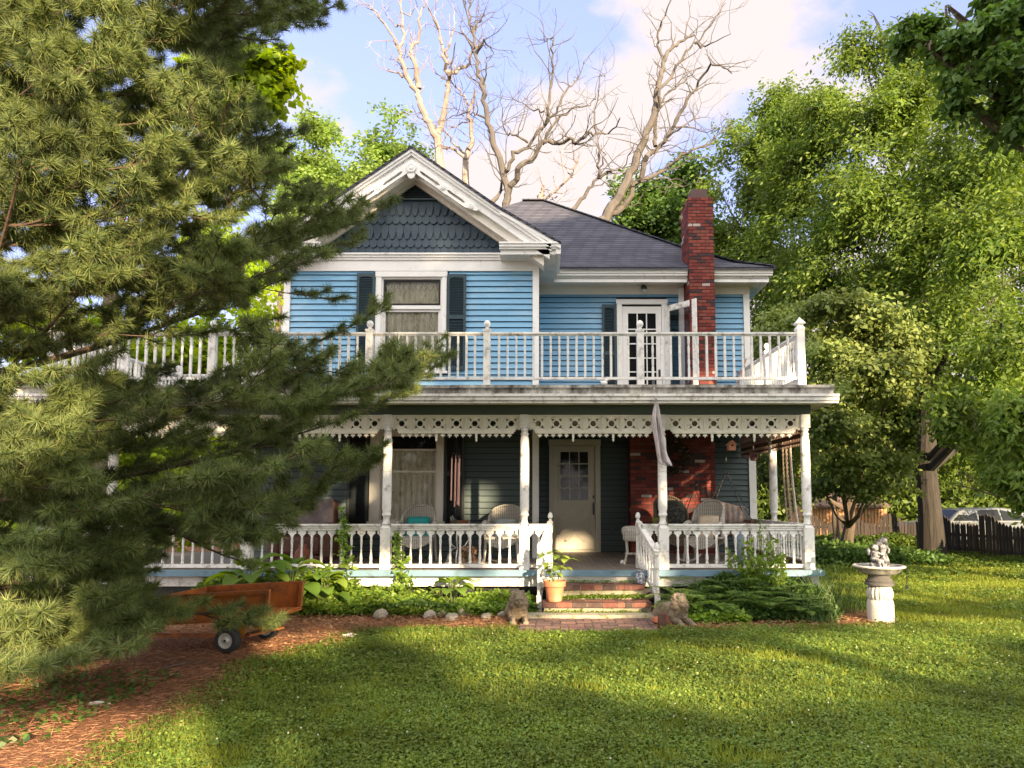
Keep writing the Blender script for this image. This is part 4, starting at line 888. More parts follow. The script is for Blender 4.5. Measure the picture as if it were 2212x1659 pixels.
# ------------------------------------------------------------------ wicker furniture
def strandmat(name, c0, c1, sc_=120):
    m = mat(name, c0, .75, .1, 20); t = m.node_tree; n = t.nodes; l = t.links; b = n['Principled BSDF']
    tcn = n.new('ShaderNodeTexCoord'); wv = n.new('ShaderNodeTexWave'); wv.inputs['Scale'].default_value = 14; wv.bands_direction = 'Z'; wv.inputs['Distortion'].default_value = 2; wv.inputs['Detail'].default_value = 2; l.new(tcn.outputs['Object'], wv.inputs['Vector'])
    wv2 = n.new('ShaderNodeTexWave'); wv2.inputs['Scale'].default_value = 10; wv2.bands_direction = 'X'; l.new(tcn.outputs['Object'], wv2.inputs['Vector'])
    ml = n.new('ShaderNodeMath'); ml.operation = 'MULTIPLY'; l.new(wv.outputs[1], ml.inputs[0]); l.new(wv2.outputs[1], ml.inputs[1])
    cr = n.new('ShaderNodeValToRGB'); cr.color_ramp.elements[0].color = tuple(c1)+(1,); cr.color_ramp.elements[1].color = tuple(c0)+(1,); cr.color_ramp.elements[1].position = .5; l.new(ml.outputs[0], cr.inputs[0]); l.new(cr.outputs[0], b.inputs['Base Color'])
    bp = n.new('ShaderNodeBump'); bp.inputs['Distance'].default_value = .01; l.new(ml.outputs[0], bp.inputs['Height']); l.new(bp.outputs[0], b.inputs['Normal']); return m
M['wickw'] = strandmat('woven_white_wicker', (.66,.63,.57), (.33,.30,.26)); M['wickb'] = strandmat('woven_brown_wicker', (.27,.21,.15), (.08,.06,.04))
def wicker_chair(loc, rz, label, group, wm_, rocker=False, hb=.92, W=.62):
    t = empty('wicker_chair', loc, label, 'chair', group, rz)
    # fan back: curved shell rising from arms (local: seat faces -y)
    bk = MB(); vs = []; nu, nv = 22, 8
    for j in range(nv+1):
        for i in range(nu+1):
            th_ = math.pi*i/nu; q = j/nv; r_ = 1-.0*q
            x = -math.cos(th_)*W/2*(.84+.22*math.sin(th_)); top = .64+(hb-.64)*math.sin(th_)**.75; z = .40+(top-.40)*q
            y = .02+.24*math.sin(th_)+.10*q*math.sin(th_)
            vs.append((x, y-.04, z))
    bk.add(vs, [(j*(nu+1)+i, j*(nu+1)+i+1, (j+1)*(nu+1)+i+1, (j+1)*(nu+1)+i) for j in range(nv) for i in range(nu)])
    b_ = bk.build('backrest', wm_, t, smooth=True, local=True); b_.modifiers.new('s','SOLIDIFY').thickness = .025
    MB().tube([vs[nv*(nu+1)+i] for i in range(nu+1)], .022, 8).build('rim', wm_, t, smooth=True, local=True)
    for sx in (-1, 1): MB().tube([(sx*W*.46, .06, .64), (sx*W*.50, -.12, .65), (sx*W*.48, -.28, .62), (sx*W*.44, -.31, .50), (sx*W*.42, -.30, .40)], [.03,.036,.036,.028,.024], 8).build('armrest', wm_, t, smooth=True, local=True)
    MB().lathe([(.02,.38),(.27,.385),(.285,.40),(.28,.42),(.02,.425)], 20, (0,-.04,0), sx=1.0, sy=.95).build('seat', wm_, t, local=True)
    ap = MB(); P = [(-.27,.41)]+[(-.27+.54*k/12, .41-.05-.13*math.sin(math.pi*k/12)) for k in range(13)]+[(.27,.41)]; ap.prism(P, -.31, -.295); ap.build('apron', wm_, t, local=True); MB().prism(P, .19, .205).build('apron', wm_, t, local=True)
    for sx in (-1, 1):
        for sy in (-.28, .19):
            MB().tube([(sx*.25, sy, .40), (sx*.265, sy, .2), (sx*.285, sy*1.06, .0 if not rocker else .05)], [.026,.022,.018], 8).build('leg', wm_, t, local=True)
    if rocker:
        for sx in (-1, 1): MB().tube([(sx*.285, y_, .02+.28*(y_+.04)**2) for y_ in np.linspace(-.46, .46, 12)], .018, 6).build('rocker_runner', wm_, t, local=True)
    return t
def cushion(loc, rz, label, m_, tilt=.9, w_=.40, h_=.36, d_=.10):
    mb = MB(); n_ = 12; vs = []
    for s_ in (1, -1):
        for j in range(n_+1):
            for i in range(n_+1):
                a = i/n_*2-1; b_ = j/n_*2-1; k = (max(0,1-a**4)*max(0,1-b_**4))**.5; vs.append((a*w_/2*(1-.06*b_*b_), s_*d_/2*k, b_*h_/2*(1-.06*a*a)))
    m_n = (n_+1)**2; fs = [(j*(n_+1)+i, j*(n_+1)+i+1, (j+1)*(n_+1)+i+1, (j+1)*(n_+1)+i) for j in range(n_) for i in range(n_)]
    mb.add(vs, fs+[tuple(m_n+q for q in reversed(f)) for f in fs]); me = mb.mesh('cushion', smooth=True); me.transform(Matrix.Rotation(-tilt*.35, 4, 'X')); o = link('cushion', me, m_, None, loc); o.rotation_euler = (0,0,rz); return tag(o, label, 'cushion')
gp = 'wicker chairs on the porch'
ca_pos = at(903, 1205, 12.35); cb_pos = at(1090, 1205, 12.35)
wicker_chair((ca_pos.x, 12.30, .565), 0, 'white wicker chair holding a teal cushion before the lower window', gp, M['wickw'])
wicker_chair((cb_pos.x, 12.30, .565), R(-8), 'white wicker chair holding a striped cushion beside the second porch post from the left', gp, M['wickw'])
cushion((ca_pos.x, 12.32, 1.14), 0, 'teal cushion standing in the left white wicker chair', mat('teal_cloth', (.02,.27,.27), .8, .1), h_=.34)
stp = mat('striped_cloth', (.30,.33,.33), .8, .3, 30, stretch=(.2,1,6)); cushion((cb_pos.x, 12.30, 1.10), R(-8), 'grey striped cushion in the wicker chair near the steps', stp)
# small round table between the chairs, basket on it
tx = at(990, 1140, 12.3).x
tb = empty('side_table', (tx, 12.3, .565), 'round white metal side table with curled legs between two wicker chairs', 'table')
MB().lathe([(.24,.55),(.25,.56),(.25,.575),(.24,.58)], 22).build('table_top', M['wickw'], tb, local=True)
for k in range(3):
    a = k*2.094+.5; c_, s_ = math.cos(a), math.sin(a); MB().tube([(c_*r_, s_*r_, z_) for r_, z_ in ((.05,.54),(.16,.46),(.19,.36),(.12,.26),(.04,.22),(.12,.20),(.20,.10),(.23,.0))], .011, 6).build('leg', M['white'], tb, local=True)
bk = empty('basket', (tx+.02, 12.3, 1.148), 'small brown wicker basket on the round side table', 'basket')
MB().lathe([(.09,0),(.12,.03),(.14,.09),(.135,.09),(.11,.03),(.05,.01)], 18, cap=False, sx=1.15).lathe([(.09,0),(.09,.006)], 18, sx=1.15).build('bowl', mat('basket_weave', (.17,.07,.035), .7, .3, 40), bk, local=True)
MB().tube([(-.13,0,.09),(-.15,0,.14),(-.12,0,.17),(-.10,0,.10)], .012, 6).build('handle', M['lead'], bk, local=True)
# things on the porch floor
fl_ = empty('dried_flowers', at(1012, 1212, 11.35)*1, 'bunch of dried orange flowers standing on the porch floor behind the balusters', 'dried flowers'); fl_.location.z = .565
r0 = np.random.default_rng(8); n0 = 240; Pn = np.stack([r0.normal(0,.055,n0), r0.normal(0,.05,n0), r0.uniform(.08,.30,n0)], 1); V_, F_ = leaves(r0, Pn, .045, .014, r0.normal(size=(n0,3))+[0,0,.8])
link('petals', npmesh('petals', V_, F_), leafmat('dried_petals', (.45,.16,.05), (.60,.45,.32), .1), fl_)['kind'] = 'stuff'
sb_ = MB()
for k in range(14): sb_.tube([(0,0,0),(random.gauss(0,.05),random.gauss(0,.04),.25)], .004, 4)
sb_.build('stems', M['stem'], fl_, local=True); MB().lathe([(.04,0),(.055,.03),(.05,.08),(.045,.08),(.04,.02)], 12).build('jar', M['concrete'], fl_, local=True)
def rock(name, loc, r, label, cat, mt, group=None, seed=0, flat=.7):
    mb = MB().ell((0,0,0), (r, r*.8, r*flat), 14, 9); o = Vector((seed*3.7, seed*1.3, 0))
    vs = []
    for v in mb.v:
        p = Vector(v); k = 1+.35*mnoise.noise(p/r*1.1+o)+.12*mnoise.noise(p/r*3+o); p *= k; p.z = max(p.z, -r*flat*.45); vs.append(p)
    mb.v = vs; ob = link(name, mb.mesh(name), mt, None, Vector(loc)+Vector((0,0,r*flat*.4))); ob.rotation_euler = (0,0,seed*1.7); return tag(ob, label, cat, group)
rock('stone', (at(966,1200,11.5).x, 11.5, .565), .07, 'round white stone on the porch floor left of the dried flowers', 'stone', M['white'], None, 3)
rock('stone', (at(1043,1208,11.5).x, 11.5, .565), .085, 'flat pale stone on the porch floor right of the dried flowers', 'stone', M['concrete'], None, 5, .4)
rock('stone', (at(1345,1207,12).x, 12.0, .565), .05, 'small white stone on the porch floor beside the wicker stool', 'stone', M['white'], None, 6)
# brown armchair and clay jar at the left end of the porch
P = at(655, 1200, 12.2); ac = empty('armchair', (P.x, 12.3, .565), 'overstuffed red brown armchair at the left end of the porch', 'armchair')
lea = mat('red_brown_leather', (.085,.032,.022), .5, .25, 5, .2)
for nm, bx in (('seat', (-.34,.34,-.36,.30,.12,.44)), ('backrest', (-.42,.42,.20,.46,.2,1.02)), ('armrest', (-.52,-.32,-.38,.34,.05,.64)), ('armrest', (.32,.52,-.38,.34,.05,.64)), ('base', (-.46,.46,-.33,.40,.03,.12))):
    MB().box(*bx).build(nm, lea, ac, local=True, bevel=.07 if nm != 'base' else .01)
th = MB(); vs = [(x-.42, .14+.03*math.sin(x*14)-(.0 if z > 8 else 0), .30+.09*z+.02*math.sin(x*9)) for z in range(9) for x in np.linspace(0,.84,12)]
th.add(vs, [(j*12+i, j*12+i+1, (j+1)*12+i+1, (j+1)*12+i) for j in range(8) for i in range(11)]); o = tag(th.build('throw_blanket', mat('grey_blanket', (.16,.13,.13), .9, .3, 8), None, smooth=True), 'crumpled grey blanket over the back of the red brown armchair', 'blanket'); o.location = (P.x, 12.27, .565); o.modifiers.new('s','SOLIDIFY').thickness = .012
P = at(651, 1212, 11.35); MBj = MB().lathe([(.05,0),(.10,.05),(.125,.14),(.115,.22),(.07,.28),(.055,.30),(.075,.33),(.065,.33),(.045,.30)], 20)
tag(MBj.build('clay_jar', mat('dark_clay', (.26,.085,.05), .6, .15), None, smooth=True), 'round dark clay jar on the porch floor in front of the armchair', 'jar').location = (P.x, 11.4, .565)
# right end: brown wicker chair, rocker, swing, stool
P = at(1450, 1200, 12.9); wicker_chair((P.x+.03, 12.9, .565), R(10), 'brown wicker chair with a dark floral cushion before the brick wall', gp, M['wickb'], hb=1.08, W=.66)
flo = mat('dark_floral_cloth', (.02,.022,.02), .8, .2, 20, dirt=(.16,.14,.12), dirt_amt=.4, dscale=22); cushion((P.x+.03, 12.93, 1.32), R(10), 'dark floral cushion filling the back of the brown wicker chair', flo, w_=.48, h_=.52)
cushion((P.x-.20, 12.72, 1.16), R(20), 'olive green cushion low in the brown wicker chair', mat('olive_cloth', (.13,.15,.025), .8, .1), w_=.30, h_=.26)
P = at(1528, 1200, 12.1); wicker_chair((P.x, 12.1, .565), R(-32), 'white wicker rocking chair with a pale seat behind the right porch railing', gp, M['wickw'], rocker=True, hb=1.0, W=.56)
cushion((P.x+.01, 12.06, 1.12), R(-32), 'cream cushion leaning in the white wicker rocking chair', mat('cream_cloth', (.55,.45,.34), .85, .1), w_=.36, h_=.44)
sx0, sx1 = at(1568,1150,13.2).x, at(1612,1150,13.2).x
sw = empty('porch_swing', ((sx0+sx1)/2, 13.3, 1.0), 'porch swing hanging on chains with a fringed blanket over its back', 'swing')
sww = mat('brown_swing_wood', (.18,.10,.06), .6, .2, 10)
a0, a1 = sx0-.35, sx1+.05
MB().box(a0, a1, 12.95, 13.45, .98, 1.02).build('seat', sww, sw); MB().box(a0, a1, 13.44, 13.48, 1.05, 1.45).build('backrest', sww, sw)
for x in (a0, a1): MB().box(x-.025, x+.025, 12.95, 13.5, 1.18, 1.22).box(x-.02, x+.02, 12.97, 13.01, 1.0, 1.2).build('armrest', sww, sw)
def chain(p, q):
    mb = MB(); p = Vector(p); q = Vector(q); n_ = int((q-p).length/.045)
    for i in range(n_):
        a = p+(q-p)*i/n_; b_ = p+(q-p)*(i+1)/n_; mb.bar(a, b_, .016 if i % 2 else .006, .006 if i % 2 else .016)
    return mb.build('chain', M['metal'], sw)
tpx = (a0+a1)/2; chain((tpx, 13.2, 2.99), (tpx, 13.2, 2.10)); chain((tpx, 13.2, 2.10), (a0, 13.0, 1.22)); chain((tpx, 13.2, 2.10), (a1, 13.0, 1.22)); chain((tpx, 13.22, 2.10), (a0, 13.46, 1.25)); chain((tpx, 13.22, 2.10), (a1, 13.46, 1.25))
bl = MB(); nb_ = 26; vs = []
prof_ = [(13.42,1.02),(13.41,1.25),(13.43,1.47),(13.46,1.50),(13.50,1.46),(13.51,1.15),(13.52,.9)]
for j, (y_, z_) in enumerate(prof_):
    for i in range(nb_): f = i/(nb_-1); vs.append((a0+.1+(a1-a0-.1)*f, y_-.012+.012*math.sin(i*1.7), z_+.04*math.sin(f*5)+(.0 if j in (2,3,4) else .0)))
bl.add(vs, [(j*nb_+i, j*nb_+i+1, (j+1)*nb_+i+1, (j+1)*nb_+i) for j in range(len(prof_)-1) for i in range(nb_-1)])
tb_ = tag(bl.build('blanket', mat('woven_blanket', (.42,.30,.24), .9, .35, 14, dirt=(.20,.24,.28), dirt_amt=.5, dscale=8), None, smooth=True), 'pink and grey fringed blanket draped over the porch swing', 'blanket'); tb_.modifiers.new('s','SOLIDIFY').thickness = .01
MBf = MB()
for i in range(40):
    x = a1-.02+random.uniform(-.03,.03); y_ = 13.38+random.uniform(0,.12); MBf.tube([(x,y_,1.45),(x+.04,y_,1.40),(x+.05+random.uniform(0,.03),y_,1.22)], .003, 4)
MBf.build('fringe', mat('grey_fringe', (.30,.33,.37), .9, .1), tb_)
tag(MB().lathe([(.07,0),(.085,.02),(.085,.50),(.06,.53)], 14).build('mat_roll', mat('blue_grey_mat', (.20,.24,.32), .8, .1), None), 'blue grey mat rolled up and leaning inside the right porch railing', 'mat').matrix_world = Matrix.Translation((at(1606,1200,11.5).x, 11.5, .60)) @ Matrix.Rotation(-.18, 4, 'Y')
P = at(1366, 1214, 11.9); so_ = empty('wicker_stool', (P.x, 11.9, .565), 'round topped white wicker stool by the brick wall beside the stair rail', 'stool')
MB().lathe([(.05,.60),(.13,.59),(.165,.56),(.17,.50),(.145,.44),(.15,.40),(.13,.36)], 18).build('top', M['wickw'], so_, smooth=True, local=True)
for k in range(4):
    a = k*math.pi/2+.6; MB().tube([(math.cos(a)*.12,math.sin(a)*.12,.38),(math.cos(a)*.11,math.sin(a)*.11,.18),(math.cos(a)*.17,math.sin(a)*.17,0)], .018, 6).build('leg', M['wickw'], so_, local=True)
MB().lathe([(.10,.15),(.125,.155),(.125,.165),(.10,.17)], 14).build('shelf', M['wickw'], so_, local=True)
# plastic duck on the deck edge
P = at(1305, 836, 10.7); dk = empty('duck_figurine', (P.x, 10.68, 3.245), 'white duck figurine with an orange beak on the edge of the balcony deck', 'figurine')
MB().ell((0,0,.035),(.05,.03,.035),12,8).ell((.03,0,.075),(.024,.022,.024),10,7).ell((-.045,0,.055),(.02,.012,.012),8,6).build('body', M['white'], dk, smooth=True, local=True); MB().ell((.062,0,.070),(.02,.012,.006),8,6).build('beak', mat('orange_beak', (.6,.2,.03), .5, .0), dk, local=True)
# leaning brown stick on the balcony
tag(MB().tube([at(1588,838,13.2)+Vector((0,0,.02)), at(1612,775,14.3)], .014, 6).build('stick', mat('rusty_stick', (.28,.12,.06), .7, .2)), 'thin brown stick leaning against the balcony corner board', 'stick')
# ------------------------------------------------------------------ flower pot, vase
P = at(1198, 1291, 10.30); pot = empty('potted_plant', (P.x, 10.30, .198), 'young broad leaved plant in a terracotta pot on the lowest brick step', 'potted plant')
MB().lathe([(.092,0),(.098,.01),(.128,.195),(.138,.20),(.150,.205),(.155,.27),(.158,.278),(.148,.28),(.142,.262),(.135,.23)], 30, cap=False).lathe([(.09,.0),(.09,.004)], 24).build('pot', M['terra'], pot, smooth=False, local=True)
MB().lathe([(.005,.238),(.138,.235)], 20, cap=False).build('soil', M['soil'], pot, local=True)
def broadleaf_mesh(mb, base, d, ln, wd, droop=.5, fold=.15):
    d = Vector(d).normalized(); s_ = d.cross(Vector((0,0,1))); s_ = s_.normalized() if s_.length > 1e-3 else Vector((1,0,0)); p = Vector(base); k0 = len(mb.v); n_ = 7; vs = []
    for i in range(n_):
        f = i/(n_-1); wv = wd*math.sin(math.pi*min(1, f*.93+.05))**.75*(1-.30*f)*(1 if i < n_-1 else .03)
        u_ = s_.cross(d).normalized(); vs += [p-s_*wv+u_*wv*fold, p, p+s_*wv+u_*wv*fold]
        p = p+d*ln/(n_-1); d = (d-Vector((0,0,droop/(n_-1)))).normalized()
    mb.add(vs, [(3*i+j, 3*i+j+1, 3*i+j+4, 3*i+j+3) for i in range(n_-1) for j in (0, 1)])
random.seed(11); lf = MB(); stm = MB()
tips = [(-.14,.0,.62),(-.02,-.04,.66),(.07,.02,.60),(.16,-.03,.56),(.12,.05,.44),(-.10,-.06,.50),(.02,-.08,.46),(-.05,.06,.40)]
for tpp in tips:
    p0 = Vector((random.uniform(-.03,.03), random.uniform(-.03,.03), .235)); q = Vector(tpp); mid = (p0+q)/2+Vector((0,0,.04)); stm.tube([p0, mid, q], [.006,.005,.003], 5)
    for k in range(3):
        a = k*2.1+random.uniform(-.4,.4); broadleaf_mesh(lf, q, (math.cos(a), math.sin(a)-.3, .35), random.uniform(.15,.21), random.uniform(.050,.066), 1.1)
    for k in range(1): a = random.uniform(0, 6.3); broadleaf_mesh(lf, mid, (math.cos(a), math.sin(a), .1), .17, .045, 1.3)
lp = lf.build('leaves', leafmat('lime_leaves', (.16,.26,.04), (.30,.38,.07), .4), pot, smooth=True, local=True); stm.build('stem', M['stem'], pot, local=True)
P = at(1376, 1255, 10.6); va = MB().lathe([(.045,0),(.06,.02),(.072,.08),(.068,.13),(.045,.165),(.05,.175),(.058,.185),(.05,.185),(.04,.17)], 20)
tag(va.build('ginger_jar', mat('blue_white_glaze', (.03,.05,.11), .2, .2, 14, dirt=(.42,.45,.50), dirt_amt=.7, dscale=28), None, smooth=True), 'blue and white patterned jar on the upper brick step at the right rail', 'jar').location = (1.37, 10.66, .39)
# ------------------------------------------------------------------ stone lions
def lion(loc, rz, label, s=1., body_dir=1):
    t = MB()
    E = lambda c, r, rot=None: t.ell([x*s for x in c], [x*s for x in r], 14, 10, rot)
    E((0,.30,.135),(.115,.25,.115)); E((0,.48,.12),(.13,.14,.11)); E((.10,.46,.07),(.05,.13,.075)); E((-.10,.46,.07),(.05,.13,.075))
    E((0,.06,.17),(.12,.11,.14)); E((0,.01,.24),(.125,.09,.125)); E((0,.05,.31),(.105,.09,.09))           # chest and mane
    E((0,-.05,.285),(.068,.075,.080)); E((0,-.115,.25),(.040,.045,.036)); E((0,-.10,.222),(.032,.04,.022)); E((0,-.03,.345),(.065,.06,.035))
    E((.062,.02,.375),(.022,.015,.024)); E((-.062,.02,.375),(.022,.015,.024))
    E((0,-.135,.275),(.016,.035,.016)); E((.032,-.11,.305),(.020,.018,.012)); E((-.032,-.11,.305),(.020,.018,.012))
    for sx in (1, -1):
        E((sx*.075,-.06,.05),(.036,.14,.045)); E((sx*.075,-.18,.03),(.040,.045,.03)); E((sx*.085,.06,.10),(.045,.06,.09))
    E((.14,.55,.03),(.03,.12,.025))
    me = blend(t, 'stone_lion', .0072*s, 2)
    for v in me.vertices:                             # carved mane locks around the head
        p = v.co/s; dm_ = math.hypot(p.x, (p.z-.27)); 
        if p.y > -.055 and p.y < .14 and dm_ > .06 and p.z > .10: v.co += v.normal*s*.0045*math.sin(math.atan2(p.z-.27, p.x)*11+p.y*30)
        v.co += v.normal*s*.004*mnoise.noise(p*38)
        for ex in (.028, -.028):                      # eye sockets, mouth
            d2 = (p.x-ex)**2+(p.z-.290)**2
            if p.y < -.08 and d2 < .0003: v.co += Vector((0, .010*s, 0))*(1-d2/.0003)
        if p.y < -.10 and abs(p.z-.236) < .007 and abs(p.x) < .034: v.co += Vector((0, .022*s, 0))
    o = link('stone_lion', me, M['stone'], None, loc); o.rotation_euler = (0, 0, rz); return tag(o, label, 'lion statue', 'stone lions flanking the brick path')
P = gnd(1119, 1350); lion((P.x, P.y+.12, 0), R(6), 'weathered stone lion left of the brick path looking straight ahead', 1.05)
P = gnd(1475, 1355); lion((P.x-.0, P.y+.16, 0), R(17), 'dark mossy stone lion right of the brick path beside the fern bed', 1.0)
# ------------------------------------------------------------------ bird bath with two cherubs
P = gnd(1916, 1347); bbz = 0; bx_, by_ = P.x, P.y+.17
bb = empty('bird_bath', (bx_, by_, 0), 'white and grey concrete bird bath on a round pedestal standing on the lawn', 'bird bath')
sc_ = by_/F                                            # metres per overview pixel at its distance
zb = lambda v: at(1916, v, by_).z
mb = MB().lathe([(.168,0),(.168,.02),(.165,.05),(.168,zb(1300)-.03),(.155,zb(1296)),(.14,zb(1295))], 32); mb.build('pedestal_drum', M['concrete'], bb, smooth=True, local=True)
fl2 = MB(); vs = []; seg = 96; zz_ = [zb(1296), zb(1290), zb(1280), zb(1270), zb(1264)]; rr_ = [.135,.160,.168,.150,.115]
for z, r_ in zip(zz_, rr_):
    for j in range(seg): a = 2*math.pi*j/seg; q = r_*(1-.13*(1-abs(math.sin(a*9)))**1.5); vs.append((q*math.cos(a), q*math.sin(a), z))
fl2.add(vs, [(i*seg+j, i*seg+(j+1)%seg, (i+1)*seg+(j+1)%seg, (i+1)*seg+j) for i in range(4) for j in range(seg)]+[tuple(range(4*seg, 5*seg))]); fl2.build('fluted_section', M['concrete'], bb, smooth=True, local=True)
z0 = zb(1264); z1 = zb(1240); MB().lathe([(.17,z0),(.185,z0+.005),(.185,z0+.03),(.165,z0+.045),(.172,z0+.06),(.150,z0+.085),(.135,z0+.10),(.14,z1-.01),(.13,z1)], 32).build('dark_neck', M['lead2'], bb, smooth=False, local=True)
zr = zb(1221); MB().lathe([(.12,z1-.02),(.19,z1),(.25,z1+.03),(.285,zr-.035),(.31,zr-.03),(.322,zr-.015),(.318,zr-.002),(.305,zr),(.27,zr-.02),(.16,zr-.05),(.01,zr-.055)], 40, cap=False).build('basin', mat('bath_stone', (.33,.32,.30), .7, .3, 9, .4, 30, dirt=(.10,.095,.085), dirt_amt=.6, dscale=7), bb, smooth=True, local=True)
MB().lathe([(.31,zr-.03),(.326,zr-.02),(.326,zr-.006),(.31,zr+.002),(.290,zr-.003)], 40, cap=False).build('rim', M['concrete'], bb, smooth=True, local=True)
cdm = MB().tube([(.26,-.14,zr-.0),(.285,-.16,zr-.04),(.288,-.16,zr-.16),(.280,-.16,zr-.24)], .005, 6).box(.268,.294,-.172,-.148,zr-.29,zr-.24).build('pump_cord', M['metal'], bb, local=True)
ch_ = MB(); z = zr-.06; E = lambda c, r, rot=None: ch_.ell((c[0], c[1], z+c[2]), r, 12, 8, rot)
E((0,0,.03),(.13,.10,.04)); E((-.03,0,.07),(.10,.08,.04)); E((.05,0,.10),(.07,.07,.07))
# left child seated, right child standing a little higher with an arm round an urn
E((-.06,-.02,.20),(.045,.040,.060)); E((-.06,-.02,.14),(.055,.05,.045)); E((-.052,-.045,.285),(.038,.038,.043)); E((-.06,-.03,.30),(.042,.040,.040)); E((-.055,-.03,.245),(.018,.018,.02))
ch_.tube([(-.085,-.03,z+.235),(-.075,-.07,z+.185),(-.02,-.085,z+.175)], [.020,.016,.013], 8); ch_.tube([(-.03,-.03,z+.235),(.005,-.065,z+.20),(.03,-.08,z+.18)], [.018,.015,.012], 8)
ch_.tube([(-.07,-.03,z+.13),(-.04,-.10,z+.13),(-.03,-.115,z+.05)], [.030,.025,.015], 8); ch_.tube([(-.04,-.03,z+.12),(.01,-.09,z+.12),(.02,-.10,z+.04)], [.030,.024,.015], 8); E((-.03,-.13,.035),(.014,.026,.012)); E((.025,-.115,.03),(.014,.026,.012))
E((.065,-.0,.27),(.046,.038,.070)); E((.068,-.0,.19),(.048,.042,.06)); E((.078,-.02,.375),(.040,.038,.045)); E((.078,-.005,.388),(.044,.042,.040)); E((.07,-.005,.335),(.018,.018,.02))
ch_.tube([(.10,-.01,z+.31),(.125,-.04,z+.26),(.10,-.07,z+.22)], [.019,.015,.012], 8); ch_.tube([(.03,-.01,z+.31),(-.0,-.03,z+.33),(-.03,-.03,z+.32)], [.019,.015,.012], 8)
ch_.tube([(.085,-.02,z+.17),(.10,-.05,z+.10),(.105,-.05,z+.03)], [.032,.024,.016], 8); ch_.tube([(.05,-.02,z+.17),(.06,-.06,z+.10),(.06,-.06,z+.03)], [.030,.022,.015], 8)
E((-.12,.02,.235),(.020,.03,.055)); E((-.10,.03,.225),(.025,.02,.04)); E((.13,.03,.30),(.02,.03,.05)); E((.01,.0,.345),(.045,.04,.045)); E((.01,-.01,.385),(.03,.03,.012))
me = blend(ch_, 'cherub_statue', .0052, 1)
st_ = link('cherub_statue', me, M['statue'], None, (bx_, by_, 0)); tag(st_, 'mottled black and white statue of two cherubs sitting in the bird bath', 'statue')
# ------------------------------------------------------------------ orange tipping cart
cart = empty('garden_cart', (-3.4, 8.2, 0), 'orange metal garden tipping cart on two small wheels beside the pine', 'cart', rz=0)
co = Vector((-2.86, 7.80, .355)); ex = Vector((-1, .06, -.06)).normalized(); ey = Vector((.10, 1, 0)).normalized(); ez = ex.cross(ey)*-1; ez = Vector((.05,0,1)).normalized()
Lc, Wc, Hc = 1.15, .82, .30; tt = .018
def cbox(mb, a0, a1, b0, b1, c0, c1):
    vs = [co+ex*a+ey*b_+ez*c for c in (c0, c1) for a, b_ in ((a0,b0),(a1,b0),(a1,b1),(a0,b1))]
    mb.add(vs, [(0,3,2,1),(4,5,6,7),(0,1,5,4),(1,2,6,5),(2,3,7,6),(3,0,4,7)])
for nm, a in (('bed_floor', (0,Lc,0,Wc,0,tt)), ('side_panel', (0,Lc,0,tt,tt,Hc)), ('side_panel', (-.01,Lc,Wc-tt,Wc,tt,Hc)), ('front_panel', (Lc-tt,Lc,tt,Wc-tt,tt,Hc))):
    mb = MB(); cbox(mb, *a); pnl = mb.build(nm, M['orange'], cart)
    if nm == 'side_panel':
        lp_ = MB(); b0, b1 = a[2], a[3]; 
        if b0 == 0: cbox(lp_, -.002,Lc,-.03,.0,Hc-.035,Hc+.004); cbox(lp_, -.004,.03,-.028,.0,.0,Hc-.035); cbox(lp_, -.004,Lc,-.022,0,-.005,.02)
        else: cbox(lp_, -.012,Lc,Wc-.0,Wc+.03,Hc-.035,Hc+.004); cbox(lp_, -.016,.02,Wc-tt-.045,Wc-tt-.001,.019,Hc-.0)
        lp_.build('rolled_edge', M['orange'], pnl)
MBl = MB(); cbox(MBl, -.02, .02, .02, Wc-.02, -.018, -.001); MBl.build('rear_lip', M['orange'], cart)
wn_, wf = gnd(503, 1404), gnd(592, 1376); wn_.z = wf.z = 0; rw = .132
wn_ = Vector((-3.29, 7.86, 0)); wf = Vector((-3.15, 8.60, 0)); axd = (wf-wn_).normalized()
for c, sg in ((wn_, -1), (wf, 1)):
    Mx = Matrix.Translation(c+Vector((0,0,rw))) @ (axd*sg).to_track_quat('Z','Y').to_matrix().to_4x4()
    tyre = MB().lathe([(.080,-.05),(.105,-.052),(.125,-.045),(.132,-.025),(.132,.025),(.125,.045),(.105,.052),(.080,.05)], 32, cap=False)
    tyre.v = [Mx @ Vector(v) for v in tyre.v]; ty = tyre.build('wheel', M['rubber'], cart, smooth=True)
    rm_ = MB().lathe([(.084,.046),(.078,.050),(.070,.028),(.045,.034),(.030,.040),(.028,.052),(.004,.052)], 28, cap=False).lathe([(.084,-.04),(.02,-.03)], 20, cap=False); rm_.v = [Mx @ Vector(v) for v in rm_.v]; rm_.build('rim', M['rim'], ty, smooth=True)
    hb_ = MB().lathe([(.013,.05),(.013,.058)], 12).lathe([(.006,.0515),(.006,.0525)], 8, (.05,0,-.021)); hb_.v = [Mx @ Vector(v) for v in hb_.v]; hb_.build('hub_bolt', M['dark'], ty)
MB().tube([wn_+Vector((0,0,rw)), wf+Vector((0,0,rw))], .014, 8).build('axle', M['metal'], cart)
yel = mat('yellow_bracket', (.45,.20,.03), .5, .2, 8, dirt=(.12,.06,.03), dirt_amt=.3)
for f in (.22, .78):
    c = wn_+(wf-wn_)*f; MB().add([c+Vector((-.12,0,.34)), c+Vector((.16,0,.37)), c+Vector((.05,0,rw-.03)), c+Vector((-.04,0,rw-.03)), c+Vector((-.12,.01,.34)), c+Vector((.16,.01,.37)), c+Vector((.05,.01,rw-.03)), c+Vector((-.04,.01,rw-.03))], [(0,1,2,3),(7,6,5,4),(0,4,5,1),(1,5,6,2),(2,6,7,3),(3,7,4,0)]).build('bracket', yel, cart)
